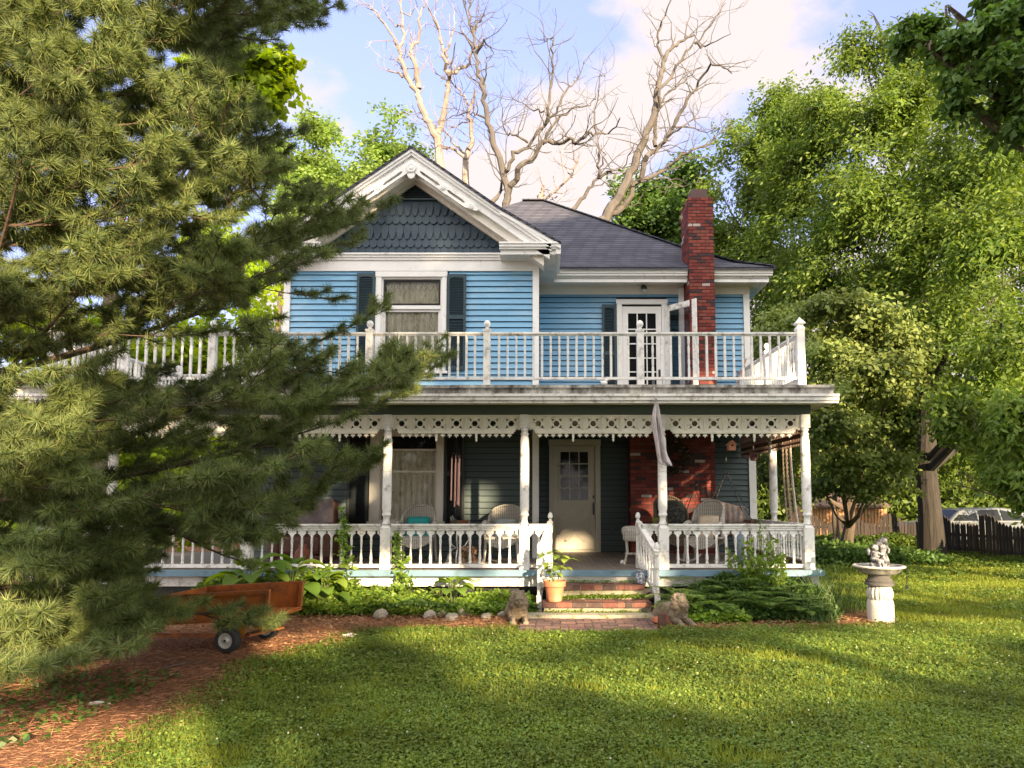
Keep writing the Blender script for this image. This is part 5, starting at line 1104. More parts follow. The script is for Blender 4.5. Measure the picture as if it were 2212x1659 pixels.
MB().bar((-3.2,8.2,.12), (-4.9,8.35,.10), .04, .04).build('drawbar', M['orange'], cart); MB().bar((-3.12,7.95,.16),(-2.95,8.5,.15),.05,.02).build('dump_latch', M['orange'], cart)
# ------------------------------------------------------------------ rocks edging the beds
for k, (u_, v_, r_, lab) in enumerate([(775,1318,.13,'wide mossy rock at the left end of the bed edging below the vines'), (800,1312,.10,'grey rock tucked behind the leftmost edging rocks'), (822,1335,.10,'pale rock half sunk in front of the climbing vine'), (842,1316,.09,'brown rock under the right climbing vine'), (900,1322,.06,'small tan rock in the leaf litter between the vine and the hostas'),
    (928,1335,.075,'pointed white rock below the hosta row'), (952,1331,.085,'blocky white rock below the hosta row'), (975,1340,.075,'pinkish rock leaning on its neighbour in the bed edging'), (998,1331,.09,'tall pinkish rock in the middle of the bed edging'), (1030,1318,.11,'flat tan rock behind the bed edging'), (1068,1325,.12,'broad grey rock left of the stone lion'), (1050,1338,.065,'small white rock left of the stone lion'), (1088,1333,.07,'flat pale rock just behind the left stone lion'), (745,1322,.07,'small brown rock near the dry twigs')]):
    p = gnd(u_, v_); rock('rock', p, r_*1.3, lab, 'rock', M['rock'], 'rocks edging the flower bed', k+1)
# dry twigs by the cart
tw = MB(); random.seed(4)
for k in range(11):
    p = gnd(640+random.uniform(0,30), 1335-random.uniform(0,20))+Vector((0,.2,.05)); q = gnd(800-random.uniform(0,60), 1290+random.uniform(-5,25))+Vector((0,random.uniform(-.3,.3),.05+.22*random.random())); m_ = (p+q)/2+Vector((0,0,random.uniform(-.03,.08))); tw.tube([p, m_, q], [.010,.007,.003], 5)
tag(tw.build('twig_pile', mat('dry_twig', (.34,.24,.14), .9, .3, 10)), 'loose pile of dry twigs on the ground right of the orange cart', 'twigs', kind='stuff')
p = gnd(740, 1377); o = MB().tube([(0,0,.012),(.06,.02,.022),(.13,-.01,.012)], [.022,.02,.012], 6).tube([(.02,.01,.015),(.09,.05,.03),(.15,.05,.02)], [.012,.012,.006], 6).build('paper_scrap', M['white']); o.location = p; tag(o, 'small torn white scrap lying on the grass in front of the bed', 'litter')
p = gnd(190, 1524); o = MB().tube([(0,0,.012),(.08,.0,.02),(.17,.01,.012)], [.012,.016,.006], 6).tube([(.09,.02,.02),(.13,.045,.012)], [.008,.006], 6).build('bone_white_stick', M['white']); o.location = p; tag(o, 'white stick lying on the pine straw under the pine', 'stick')
p = gnd(348, 1450); q = gnd(452, 1432); tag(MB().tube([p+Vector((0,0,.02)), (p+q)/2+Vector((0,0,.04)), q+Vector((0,0,.015))], [.014,.011,.006], 6).build('fallen_branch', M['barkpine']), 'short brown fallen branch on the pine straw edge', 'branch')
# ------------------------------------------------------------------ fence, shed, cars beyond
def picket_fence(p0, p1, n_, label, hbase=.95, amp=.32, per=14):
    p0 = Vector(p0); p1 = Vector(p1); d = (p1-p0); ln = d.length; d.normalize(); t = empty('picket_fence', ((p0+p1)/2), label, 'fence'); nn = Vector((-d.y, d.x, 0))
    mb = MB(); stp_ = ln/n_
    for i in range(n_):
        c = p0+d*stp_*(i+.5); h = hbase+amp*max(0, math.sin(math.pi*((i % per)/(per-1))))**2*(1 if (i//per) % 1 == 0 else 0)*(1.0 if per-10 <= (i % per) <= per-3 else .0)+random.uniform(-.02,.02); lean = random.uniform(-.015,.015); wd = stp_*.40
        a = c-d*wd; b_ = c+d*wd; o = nn*.012; top = Vector((lean,0,h))
        vs = [a-o, b_-o, b_+o, a+o, a-o+top, b_-o+top, b_+o+top, a+o+top, c-o+top+Vector((0,0,.06)), c+o+top+Vector((0,0,.06))]
        mb.add(vs, [(0,1,5,8,4),(3,7,9,6,2),(0,4,7,3),(1,2,6,5),(4,8,9,7),(5,6,9,8)])
    mb.build('pickets', M['fence'], t)
    for z in (.24, .60): MB().bar(p0+nn*.03+Vector((0,0,z)), p1+nn*.03+Vector((0,0,z)), .04, .08).build('rail', M['fence'], t)
    k = int(ln/2.4)+1
    for i in range(k+1): c = p0+d*ln*i/k+nn*.07; MB().box(c.x-.045, c.x+.045, c.y-.045, c.y+.045, 0, hbase+.05).build('post', M['fence'], t)
picket_fence((8.6,26.0,0), (13.3,25.5,0), 46, 'dark weathered picket fence with arched tops in front of the tan shed', .72, .32, 13)
picket_fence((11.2,22.4,0), (12.6,14.0,0), 74, 'leaning grey brown picket fence running toward the right edge of the lawn', .86, .28, 16)
sh = empty('garden_shed', (10.0, 31, 0), 'small tan ribbed shed with a brown gabled roof beyond the fence', 'shed')
x0, x1 = at(1750,1110,30).x, at(1911,1110,30).x; zt = at(0,1095,30).z; zr_ = at(0,1074,31.2).z
wl_ = MB(); x = x0
while x < x1: wl_.box(x, x+.09, 30.0, 30.04, 0, zt).box(x+.09, x+.13, 30.03, 30.06, 0, zt); x += .13
wl_.box(x0, x1, 30.06, 32.6, 0, zt).build('wall', M['tan'], sh)
MB().add([(x0-.2,29.8,zt-.03),(x1+.15,29.8,zt-.03),(x1+.15,31.3,zr_+.1),(x0-.2,31.3,zr_+.1),(x1+.15,32.8,zt-.03),(x0-.2,32.8,zt-.03),(x0-.2,29.8,zt+.05),(x1+.15,29.8,zt+.05),(x1+.15,31.3,zr_+.18),(x0-.2,31.3,zr_+.18),(x1+.15,32.8,zt+.05),(x0-.2,32.8,zt+.05)],
    [(6,7,8,9),(9,8,10,11),(0,1,7,6),(0,3,2,1),(3,5,4,2),(4,5,11,10),(1,2,8,7),(2,4,10,8),(0,6,9,3),(3,9,11,5)]).build('roof', M['shedroof'], sh)
def car(loc, rz, label, paint, van=True):
    t = empty('parked_car', loc, label, 'car', 'cars parked beyond the fence', rz)
    prof = [(-2.2,.35),(-2.25,.75),(-2.1,.95),(-1.3,1.02),(-.75,1.42),(.9,1.48),(1.75,1.38),(2.15,1.0),(2.2,.4)]
    b_ = MB(); n_ = len(prof)
    vs = []; 
    for yy, ins in ((-.85,.0),(-.80,.0),(.80,0),(.85,0)):
        for x, z in prof: k = 1-(.14 if z > 1.1 else 0); vs.append((x, yy*k, z))
    b_.add(vs, [tuple(range(n_-1,-1,-1)), tuple(3*n_+i for i in range(n_))]+[(j*n_+i, j*n_+(i+1)%n_, (j+1)*n_+(i+1)%n_, (j+1)*n_+i) for j in range(3) for i in range(n_)])
    bd = b_.build('body', paint, t, local=True, bevel=.04)
    for sy in (-1, 1):
        for P in ([(-1.15,1.04),(-.72,1.36),(-.15,1.39),(-.15,1.04)], [(-.08,1.04),(-.08,1.40),(.75,1.42),(.8,1.04)], [(.87,1.04),(.84,1.41),(1.6,1.33),(1.85,1.04)]):
            MB().add([(x, sy*(.862-(.12 if z > 1.1 else .0)), z) for x, z in P], [(0,1,2,3) if sy > 0 else (3,2,1,0)]).build('side_window', M['pane'], t, local=True)
    MB().add([(-1.28,-.70,1.05),(-1.28,.70,1.05),(-.80,.62,1.41),(-.80,-.62,1.41)], [(0,1,2,3)]).build('windshield', M['pane'], t, local=True)
    for x in (-1.4, 1.35):
        for sy in (-1, 1):
            wv = MB().lathe([(.18,-.1),(.30,-.1),(.33,-.06),(.33,.06),(.30,.1),(.18,.1)], 22); wv.v = [(x+v[0], sy*.78+v[2], .33+v[1]) for v in wv.v]; wh = wv.build('wheel', M['rubber'], t, local=True)
            hv = MB().lathe([(.19,-.105),(.05,-.11),(.05,.11),(.19,.105)], 14); hv.v = [(x+v[0], sy*.78+v[2], .33+v[1]) for v in hv.v]; hv.build('rim', M['rim'], wh, local=True)
    for sy in (-1, 1): MB().ell((-2.17, sy*.6, .78), (.08,.18,.09), 10, 6).build('headlight', M['rim'], t, local=True)
    return t
P = at(2072, 1150, 25); c1 = car((P.x+1.0, 26.5, -.2), R(12), 'silver car with dark windows parked right of the big tree trunk', M['carw'])
c2 = copy_tree(c1, None, (P.x+6.2, 27.5, -.3), R(5)); c2['label'] = 'silver car showing only its roof at the right edge beyond the trees'
# ------------------------------------------------------------------ trees
def tri_needles(r, P, D, L_, W_):
    n = len(P); D = nrm(D); S = nrm(np.cross(D, r.normal(size=(n,3))))
    V = np.stack([P-S*W_, P+S*W_, P+D*L_[:,None]], 1).reshape(-1, 3); return V, np.arange(3*n).reshape(n, 3)
def tube_np(mb, pts, r0, r1, seg=6): n = len(pts); mb.tube(pts, [r0+(r1-r0)*i/(n-1) for i in range(n)], seg)
# --- the big pine on the left
M['needle'] = leafmat('pine_needles', (.070,.115,.046), (.21,.245,.072), .3, .5, .3)
M['bud'] = mat('pine_twig', (.16,.10,.04), .8, .2, 20)
def pine():
    r = np.random.default_rng(21); base = Vector((-5.5, 6.7, 0)); t = empty('pine_tree', base, 'large white pine with long drooping needle sprays filling the left of the yard', 'tree')
    tr = MB(); tp = [base+Vector((.02*k, .03*math.sin(k), k*1.05)) for k in range(14)]; tr.tube(tp, [.30*(1-k/15) for k in range(14)], 12); tr.build('trunk', M['barkpine'], t)
    bnd = [(-140,760),(0,738),(30,730),(80,600),(150,555),(200,560),(290,640),(350,600),(400,690),(430,842),(470,820),(510,780),(560,735),(600,660),(640,735),(690,800),(725,945),(770,960),(810,925),(850,865),(900,745),(940,650),(975,815),(1010,790),(1050,720),(1090,640),(1130,620),(1170,575),(1215,530),(1260,560),(1310,560),(1345,590),(1350,400),(1375,340),(1400,230),(1440,110),(1490,20),(1600,-80)]
    bv = [b_[0] for b_ in bnd]; bu = [b_[1] for b_ in bnd]
    tips = []
    for u, v, Y in [(735,12,8.6),(690,45,8.4),(600,85,8.0),(655,288,8.7),(620,330,8.3),(842,436,9.4),(800,470,9.2),(770,512,9.1),(700,545,8.8),(620,600,8.4),(728,645,8.6),(820,660,9.0),(790,690,8.8),(945,738,9.2),(962,775,9.2),(930,800,9.0),(875,850,8.7),(800,880,8.5),(745,905,8.2),(818,975,8.3),(800,1000,8.2),(745,1035,8.0),(690,1060,7.8),(650,1100,7.6),(618,1135,7.8),(585,1165,7.6),(530,1215,7.2),(560,1325,7.3),(590,1342,7.2),(500,1345,7.0),(395,1330,6.3),(310,1350,6.0),(230,1395,5.5),(260,1400,5.8),(140,1430,5.2),(50,1450,5.0),(30,1440,5.0),(20,1240,5.1),(95,1330,5.4),(140,1190,5.6),(175,900,5.5),(160,960,5.5),(60,980,5.2),(380,460,6.0),(390,420,6.2),(200,600,5.6),(130,200,5.2),(60,90,5.0),(50,330,5.1),(150,250,5.4),(230,330,5.6),(250,120,5.7)]:
        tips.append((u, v, Y))
    for k in range(1000):
        v = r.uniform(-140, 1400); b_ = np.interp(v, bv, bu); u = r.uniform(-150, b_-30)
        if v > 1170 and u > 330: continue
        if 555 < v < 735 and u > 585: continue
        if 690 < v < 800 and 90 < u < 560 and r.random() < .7: continue
        if 1040 < v < 1290 and 330 < u < 480 and r.random() < .45: continue
        tips.append((u, v, r.uniform(5.3, 9.2 if u > 300 else 7.6)))
    NP, ND, NL = [], [], []; tw = MB()
    def tuft(p, d, n_, ln):
        dd = nrm(r.normal(size=(n_, 3)))*1.0+np.array(d)*.62; NP.append(np.repeat(np.array(p)[None], n_, 0)+np.array(d)*r.uniform(-.05, .02, (n_,1))); ND.append(dd); NL.append(r.uniform(.75, 1.15, n_)*ln)
    T3 = [at(*tp_) for tp_ in tips]; order = sorted(range(len(tips)), key=lambda i: (i >= 52, (T3[i]-Vector((base.x, base.y, T3[i].z))).length))
    order = [i for i in order if i < 52 and (i % 3 == 0)]+[i for i in order if not (i < 52 and i % 3 == 0)]
    nodes = []                                        # (point, radius) along every limb laid so far
    for z in np.arange(.9, 12, .35): nodes.append((Vector((base.x+.1, base.y, z)), .2, 0))
    nmain = 0
    for oi in order:
        tip = T3[oi]; main = nmain < 17; nmain += 1; best = None
        for (p, rd, gen) in nodes:
            if main and gen: continue
            dv = tip-p; hd = math.hypot(dv.x, dv.y)
            want = .50 if tip.z > 3.2 else (.22 if tip.z > 1.6 else -.08)
            if hd < .15: continue
            c_ = dv.length*(1 if not main else .2)+abs(dv.z/hd-want)*(1.1 if not main else 3)+(0 if gen else .0)
            if math.hypot(p.x-base.x, p.y-base.y) > math.hypot(tip.x-base.x, tip.y-base.y)-.1: c_ += 5
            if best is None or c_ < best[0]: best = (c_, p, rd)
        st = best[1]; hd = (tip-st).length; r_st = min(best[2]*.75, .014+.010*hd); mid = (st+tip)/2+Vector((r.uniform(-.1,.1), r.uniform(-.1,.1), -.07*hd))
        pts = [st.lerp(mid, f).lerp(mid.lerp(tip, f), f) for f in np.linspace(0, 1, 12)]; tube_np(tw, pts, r_st, .005, 5)
        for k in range(1, 12): nodes.append((pts[k], r_st+(.005-r_st)*k/11, 1))
        ln = sum((b_-a).length for a, b_ in zip(pts, pts[1:])); f0 = .22 if not main else .34
        nb = max(6, int(ln*(1-f0)*10))
        for k in range(nb):
            f = f0+(1-f0)*(k+.5)/nb; i = min(10, int(f*11)); o = pts[i].lerp(pts[i+1], f*11-i); d = (pts[i+1]-pts[i]).normalized()
            side = d.cross(Vector((0,0,1))).normalized()*(1 if k % 2 else -1); bd = (d*r.uniform(.6, 1.1)+side*r.uniform(.4, .9)+Vector((0,0,r.uniform(-.15,.45)))).normalized(); bl = (.16+min(.42, .16*ln)*(1-f))*r.uniform(.75, 1.25)
            e = o+bd*bl+Vector((0,0,.05*bl)); tw.tube([o, (o+e)/2, e], [.0045,.004,.003], 4)
            ns = max(2, int(bl/.115))
            for j in range(ns):
                g = (j+1)/ns; p = o.lerp(e, g)
                if j < ns-1:
                    sd2 = (bd+bd.cross(Vector((0,0,1)))*(1 if j % 2 else -1)*r.uniform(.5,.9)+Vector((0,0,r.uniform(0,.35)))).normalized(); q = p+sd2*r.uniform(.05,.12); tw.tube([p, q], [.003,.003], 3); tuft(q, sd2, 58, .105)
                    tuft(p, bd, 18, .09)
                else: tuft(p, bd, 80, .112); tuft(p-bd*.06, bd, 22, .09)
        tuft(tip, (pts[-1]-pts[-2]).normalized(), 60, .1)
    P = np.concatenate(NP); D = np.concatenate(ND); L_ = np.concatenate(NL)
    keep = (P[:,2] > .03) & (P[:,1] < 10.4); P, D, L_ = P[keep], D[keep], L_[keep]
    D = nrm(D); D[:,2] -= .12
    V, Fc = tri_needles(r, P, D, L_, .0034); o = worigin(t); link('needles', npmesh('needles', V-np.array(o), Fc), M['needle'], t); tw.build('branches', M['barkpine'], t)
    print('pine needles', len(P))
pine()
# --- broad leaved trees
def broadtree(name, base, trunk_r, blobs, label, lm, cat='tree', group=None, nleaf=20000, L_=.16, W_=.035, droop=.5, clump=16, spread=.32, hole=.0, barkm=None, trunk_top=None, seed=1, limbs=True, barkk=None, keepf=None, lean=(0,0), parts=('trunk','crown'), surf=.45, cull=True):
    r = np.random.default_rng(seed); base = Vector(base); t = empty(name, base, label, cat, group); barkm = barkm or M['bark']
    tt = trunk_top or max(b_[0][2] for b_ in blobs)*.8
    tr = MB(); top = Vector((base.x+lean[0], base.y+lean[1], tt)); npt = 9
    tp = [base.lerp(top, k/(npt-1))+Vector((.08*math.sin(k*1.7+seed), .08*math.cos(k*1.3+seed), 0))*(k > 0)*trunk_r*3 for k in range(npt)]
    rad = [trunk_r*(1-.72*k/(npt-1)) for k in range(npt)]; tp.insert(0, base+Vector((0,0,-.1))); rad.insert(0, trunk_r*1.32); tp.insert(2, base.lerp(top, .03)); rad[1] = trunk_r*1.28; rad.insert(2, trunk_r*1.12)
    tr.tube(tp, rad, 12)
    w_ = np.array([(b_[1][0]*b_[1][1]*b_[1][2])**(2/3) for b_ in blobs]); w_ /= w_.sum(); nc = nleaf//clump; bi = r.choice(len(blobs), nc, p=w_)
    per = 7; nbh = nc//per+1; bi = r.choice(len(blobs), nbh, p=w_)   # boughs radiate from each limb end, sprays sit along them
    C0 = np.array([b_[0] for b_ in blobs])[bi]; R0 = np.array([b_[1] for b_ in blobs])[bi]; d0 = r.normal(size=(nbh,3)); d0[:,2] = d0[:,2]*.9+.12; d0 = nrm(d0); ln_ = r.uniform(.45, 1.32, nbh)**1.1
    C0 = np.repeat(C0, per, 0); R0 = np.repeat(R0, per, 0); d = np.repeat(d0, per, 0); t_ = np.tile(np.linspace(.38, 1, per), nbh)*np.repeat(ln_, per)
    c = C0+d*R0*t_[:,None]+r.normal(size=d.shape)*R0*.09; c[:,2] -= .16*R0[:,2]*t_**2
    c = c+np.array([mnoise.noise_vector(Vector(p)*.6+Vector((seed,0,0))) for p in c])*R0*.30
    if hole:
        nzv = np.array([mnoise.noise(Vector(p)*.55)+.5*mnoise.noise(Vector(p)*1.5) for p in c]); k = nzv > (-.55+hole); c = c[k]; d = d[k]
    if limbs:
        for b_ in blobs:
            if b_[0][2] < .38*tt: continue
            cc = Vector(b_[0]); f = min(.92, max(.25, (cc.z-.35*b_[1][2]-math.hypot(cc.x-base.x, cc.y-base.y)*.45)/max(tt, .1))); st = base.lerp(top, f); m_ = st.lerp(cc, .5)+Vector((0,0,-.05*(cc-st).length)); rl = trunk_r*.34*(1-.5*f)
            tube_np(tr, [st, st.lerp(m_, .5), m_, m_.lerp(cc, .5), cc], rl*1.3, rl*.35, 6)
            for q in range(5):
                e = cc+Vector(r.normal(size=3)).normalized()*(min(b_[1])*.9); tube_np(tr, [cc.lerp(st, .2*q/5), (cc+e)/2+Vector((0,0,.1)), e], rl*.4, rl*.12, 4)
    tr.build(parts[0], barkm, t)
    n = len(c)*clump; cl = np.repeat(c, clump, 0); dl = np.repeat(d, clump, 0); tt_ = r.uniform(-1, 1, (n,1)); 
    ax = np.repeat(nrm(d*[1,1,.4]+r.normal(size=(len(c),3))*.5), clump, 0); sd_ = nrm(np.cross(ax, np.array([[0,0,1.]]))+1e-6)
    sg = r.choice([-1, 1], (n,1)); P = cl+ax*tt_*spread+r.normal(size=(n,3))*spread*.28; P[:,2] -= (tt_[:,0]**2)*spread*.5
    D = sd_*sg*.9+ax*.6+r.normal(size=(n,3))*.35; D[:,2] -= droop
    ll = L_*r.uniform(.65, 1.25, n)
    if keepf is not None:
        k = keepf(P) & keepf(P+nrm(D)*ll[:,None]); P, D, ll = P[k], D[k], ll[k]
    k = P[:,2] > .15; P, D, ll = P[k], D[k], ll[k]
    V, Fc = leaves(r, P, ll, ll*(W_/L_), D, flat=.6)
    link(parts[1], npmesh(parts[1], V-np.array(base), Fc), lm, t); return t
def blob(u, v, Y, ru, rv, rd=None):
    p = at(u, v, Y); s = Y/F; return (tuple(p), (ru*s, rd if rd else ru*s, rv*s))
LM1 = leafmat('ash_leaves', (.078,.140,.026), (.175,.24,.046), .45, .5, .25)
LM2 = leafmat('dark_leaves', (.055,.115,.028), (.115,.19,.04), .35, .45, .3)
LM3 = leafmat('redbud_leaves', (.14,.19,.050), (.23,.28,.080), .35, .5, .25)
LM4 = leafmat('maple_leaves', (.22,.34,.02), (.36,.46,.04), .55, .45, .3)
LM5 = leafmat('pale_leaves', (.16,.26,.06), (.28,.38,.10), .5, .5, .25)
LM6 = leafmat('woodland_leaves', (.060,.10,.020), (.14,.19,.036), .4, .5, .2)
gr = 'trees at the right of the yard'
# large tree with the thick trunk
broadtree('ash_tree', (10.75, 20.7, 0), .33, [blob(1865,120,21,75,95), blob(1800,240,21,110,85), blob(1930,260,20,130,120), blob(1745,330,22,110,90), blob(2080,330,19,150,150), blob(1860,420,20,150,110), blob(2010,500,19,150,110), blob(2160,520,17,130,150), blob(1780,500,22,120,90), blob(1900,600,20,150,80), blob(2080,680,18,160,90), blob(2190,730,16,110,100), blob(1760,620,22,110,60), blob(2130,850,17,120,80), blob(1850,720,21,120,50),blob(2200,250,17,110,170), blob(1990,110,21,80,70), blob(1900,55,21,50,55), blob(1955,60,21,55,50), blob(2085,140,21,90,80), blob(2170,70,20,90,80), blob(2090,240,20,90,80), blob(2060,620,22,110,90), blob(1960,740,23,100,70), blob(2080,760,20,90,60), blob(2150,400,21,110,110), blob(2190,600,24,110,100), blob(2010,840,24,90,80), blob(2120,900,23,110,90), blob(2230,760,20,80,120), blob(1990,960,25,90,60), blob(2200,1010,24,80,70)],
    'tall ash tree with a thick grey trunk in front of the picket fence', LM1, nleaf=255000, L_=.155, W_=.031, droop=.75, clump=18, spread=.40, hole=.33, seed=2, group=gr, trunk_top=9.5, barkm=M['barkash'])
broadtree('walnut_tree', (9.6, 27.0, 0), .2, [blob(1640,330,26,95,75), blob(1590,420,26,90,80), blob(1700,420,25,110,110), blob(1560,500,26,60,70), blob(1640,540,25,110,100), blob(1720,620,25,90,80), blob(1665,690,25,60,70), blob(1690,230,26,60,60), blob(1660,790,24,70,60), blob(1720,260,25,70,60), blob(1600,600,26,80,60), blob(1545,400,26,45,60), blob(1600,310,26,60,45)],
    'broad ash tree whose crown rises right behind the brick chimney', LM1, nleaf=95000, L_=.165, W_=.034, droop=.7, clump=18, spread=.42, hole=.3, seed=3, group=gr, trunk_top=9)
broadtree('redbud_tree', (8.95, 22.0, 0), .19, [blob(1790,655,17,70,22), blob(1860,690,17,90,28), blob(1930,730,17,70,28), blob(1790,745,17,80,32), blob(1880,790,17,110,32), blob(1810,840,17,95,35), blob(1920,850,17,80,32), blob(1800,910,17,80,35), blob(1880,925,17.3,100,32), blob(1820,985,17.5,85,30), blob(1930,985,17.5,60,28), blob(1880,1045,17.7,60,25), blob(1775,1050,18.5,50,35), blob(1700,700,19,60,60),blob(1660,780,20,60,80),blob(1700,880,20,60,80),blob(1690,1000,21,60,70)],
    'low redbud tree with pale rounded leaves beside the right end of the porch', LM3, nleaf=52000, L_=.125, W_=.045, droop=.9, clump=14, spread=.30, hole=.15, seed=4, group=gr, trunk_top=3.2, lean=(-.4,-1.5))
broadtree('maple_tree', (11.5, 10.5, 0), .25, [blob(1990,55,9.6,40,20,.3), blob(2045,35,9.4,45,18,.3), blob(2075,90,9.2,55,22,.35), blob(2010,110,9.3,40,20,.3), blob(2140,60,9.0,60,24,.35), blob(2190,20,9.0,60,30,.4), blob(2150,130,9,60,25,.4), blob(2090,165,9.1,45,20,.3), blob(2200,190,9,50,35,.4), blob(2240,110,9,60,60,.6), blob(1960,90,9.6,25,14,.25), blob(2060,215,9.2,30,16,.3),blob(2130,-10,9.4,70,20,.4),blob(2215,260,9,40,30,.4)],
    'overhanging dark maple boughs reaching in from the upper right corner', LM2, nleaf=6500, L_=.125, W_=.042, droop=.8, clump=10, spread=.16, hole=.2, seed=5, group=gr, trunk_top=7.5)
broadtree('maple_tree', (6.9, 33, 0), .3, [blob(1400,420,31,70,50), blob(1440,480,31,80,60), blob(1370,490,31,60,45), blob(1480,400,31,70,70), blob(1500,500,30,70,60)],
    'dark green maple showing above the roof between the dead trees and the chimney', LM2, nleaf=26000, L_=.22, W_=.07, droop=.4, clump=16, spread=.45, hole=.2, seed=6, group=gr)
broadtree('sumac_tree', (13.5, 15.0, 0), .12, [blob(2110,960,14.5,80,60), blob(2190,900,14,70,70), blob(2170,1020,14,80,60), blob(2080,1050,15,60,40), blob(2215,1080,13.5,40,40), blob(2060,900,15.5,60,60)],
    'bright drooping foliage of the low tree at the right edge above the fence', LM1, nleaf=20000, L_=.17, W_=.032, droop=1.0, clump=16, spread=.34, hole=.28, seed=7, group=gr, trunk_top=3.5)
for k, (x, y, h, lab, sd_) in enumerate([(12.6,24.5,5.5,'slim dark trunked tree right of the silver car',31),(9.2,23.5,5.2,'slender tree with a thin trunk near the porch corner behind the redbud',32)]):
    broadtree('young_tree', (x, y, 0), .12, [((x, y, h*.85),(1.6,1.6,1.3)), ((x+.6, y+.3, h*.6),(1.2,1.2,.9))], lab, LM6, nleaf=9000, L_=.18, W_=.05, clump=14, hole=.2, seed=sd_, group=gr)
# left side
gl = 'trees left of the house'
broadtree('maple_tree', (-9.5, 16, 0), .28, [blob(560,115,13,50,18), blob(610,130,13,35,16), blob(500,150,13,50,20), blob(575,165,13,50,18), blob(520,205,13,55,20), blob(585,215,13,35,14), blob(450,190,13,50,25), blob(470,240,13,55,20), blob(540,250,13,40,12), blob(430,130,13,50,30)], 'sunlit yellow green maple boughs showing past the pine', LM4, nleaf=4200, L_=.20, W_=.075, droop=.8, clump=8, spread=.22, hole=.15, seed=8, group=gl, trunk_top=9)
broadtree('poplar_tree', (-10.2, 28, 0), .22, [blob(690,290,27,38,50), blob(680,370,27,60,60), blob(720,430,27,70,60), blob(640,430,27,60,60), blob(600,330,27,50,50), blob(660,520,27,90,60)], 'pale green tree between the pine and the gable peak', LM5, nleaf=30000, L_=.17, W_=.05, droop=.3, clump=14, spread=.36, hole=.38, seed=9, group=gl)
broadtree('poplar_tree', (-6.2, 28, 0), .22, [blob(850,270,27,42,42), blob(845,330,27,65,45), blob(800,390,27,75,45), blob(880,390,27,60,45), blob(740,420,27,60,50)], 'pale green tree rising directly behind the left slope of the gable', LM5, nleaf=26000, L_=.17, W_=.05, droop=.3, clump=14, spread=.36, hole=.36, seed=10, group=gl)
broadtree('bushy_tree', (-12.5, 19, 0), .2, [blob(120,690,18,160,90), blob(330,760,19,150,90), blob(520,720,20,110,80), blob(60,900,18,150,130), blob(330,950,19,160,110), blob(420,1110,17,110,45), blob(200,1120,17,140,60), blob(480,560,21,120,110)], 'bright bushy tree seen through the pine behind the left balcony', LM4, nleaf=30000, L_=.20, W_=.07, droop=.5, clump=14, spread=.4, hole=.2, seed=11, group=gl)
# far woods closing the view behind fence and house
def woods(x0, x1, y, h, n, seed, name, label):
    r = np.random.default_rng(seed); P = np.stack([r.uniform(x0, x1, n), y+r.uniform(-2.5, 2.5, n), np.zeros(n)], 1); top = h*(.75+.25*fnoise(P[:,0], P[:,1], .45, seed)); P[:,2] = r.random(n)**.8*top
    D = r.normal(size=(n,3)); D[:,2] -= .4; V, Fc = leaves(r, P, r.uniform(.25,.5,n), .11, D); tag(link(name, npmesh(name, V, Fc), LM6), label, 'woods', kind='stuff')
woods(6, 34, 40, 10, 60000, 41, 'woods', 'dense green woods closing the view beyond the picket fence and shed')
woods(-40, -6, 36, 8, 45000, 42, 'woods', 'green woods beyond the left side of the house')
# --- dead trees behind the roof, traced limb by limb
def zp(u, v, Y): return at(707.8+.4*u, .4*v, Y)
def deadtree(label, Y, limbs, mt, seed, twigs=1.):
    r = np.random.default_rng(seed); P0 = zp(*limbs[0][1][0], Y); base = Vector((P0.x, Y, 0)); t = empty('dead_tree', base, label, 'tree', 'bare dead trees behind the house')
    tr = MB(); s_ = Y/F*.4; tr.tube([base, P0*1, P0+Vector((0,0,.01))], [limbs[0][0]*s_*.54]*3, 10); tb_ = MB()
    for li, (w0, pts) in enumerate(limbs):
        q = [zp(u, v, Y)+Vector((0, (r.uniform(-.5,.5) if 0 < i else 0)*(li > 0), 0)) for i, (u, v) in enumerate(pts)]
        # smooth and roughen the trace
        f = []
        for a, b_ in zip(q, q[1:]):
            for k in range(4): f.append(a.lerp(b_, k/4)+Vector((r.normal(), r.normal(), r.normal()))*.035*(k > 0))
        f.append(q[-1]); n_ = len(f); rads = [max(.010, w0*s_*.50*(1-.82*(i/(n_-1))**.9)) for i in range(n_)]
        (tr if li == 0 else tb_).tube(f, rads, 8)
        for i in range(3, n_):
            if r.random() < .55*twigs:
                d = (f[i]-f[i-1]).normalized(); o = f[i]; sd_ = Vector((r.choice([-1,1])*r.uniform(.5,1.2), r.uniform(-.6,.6), r.uniform(-.1,.9))); d2 = (d*.8+sd_).normalized(); ln = r.uniform(.4, 1.5)*(.6+.4*twigs); e = [o]
                for k in range(5): d2 = (d2+Vector(r.normal(size=3))*.22+Vector((0,0,.06))).normalized(); e.append(e[-1]+d2*ln/5)
                r0_ = min(rads[i]*.45, .018); tb_.tube(e, [r0_*(1-.75*k/5)+.003 for k in range(6)], 4)
                for k in (2, 3, 4):
                    if r.random() < .7: d3 = (d2+Vector(r.normal(size=3))*.7).normalized(); tb_.tube([e[k], e[k]+d3*ln*.22, e[k]+(d3+Vector((0,0,.3)))*ln*.42], [r0_*.4+.002, .005, .003], 3)
    tr.build('trunk', mt, t); tb_.build('branches', mt, t)
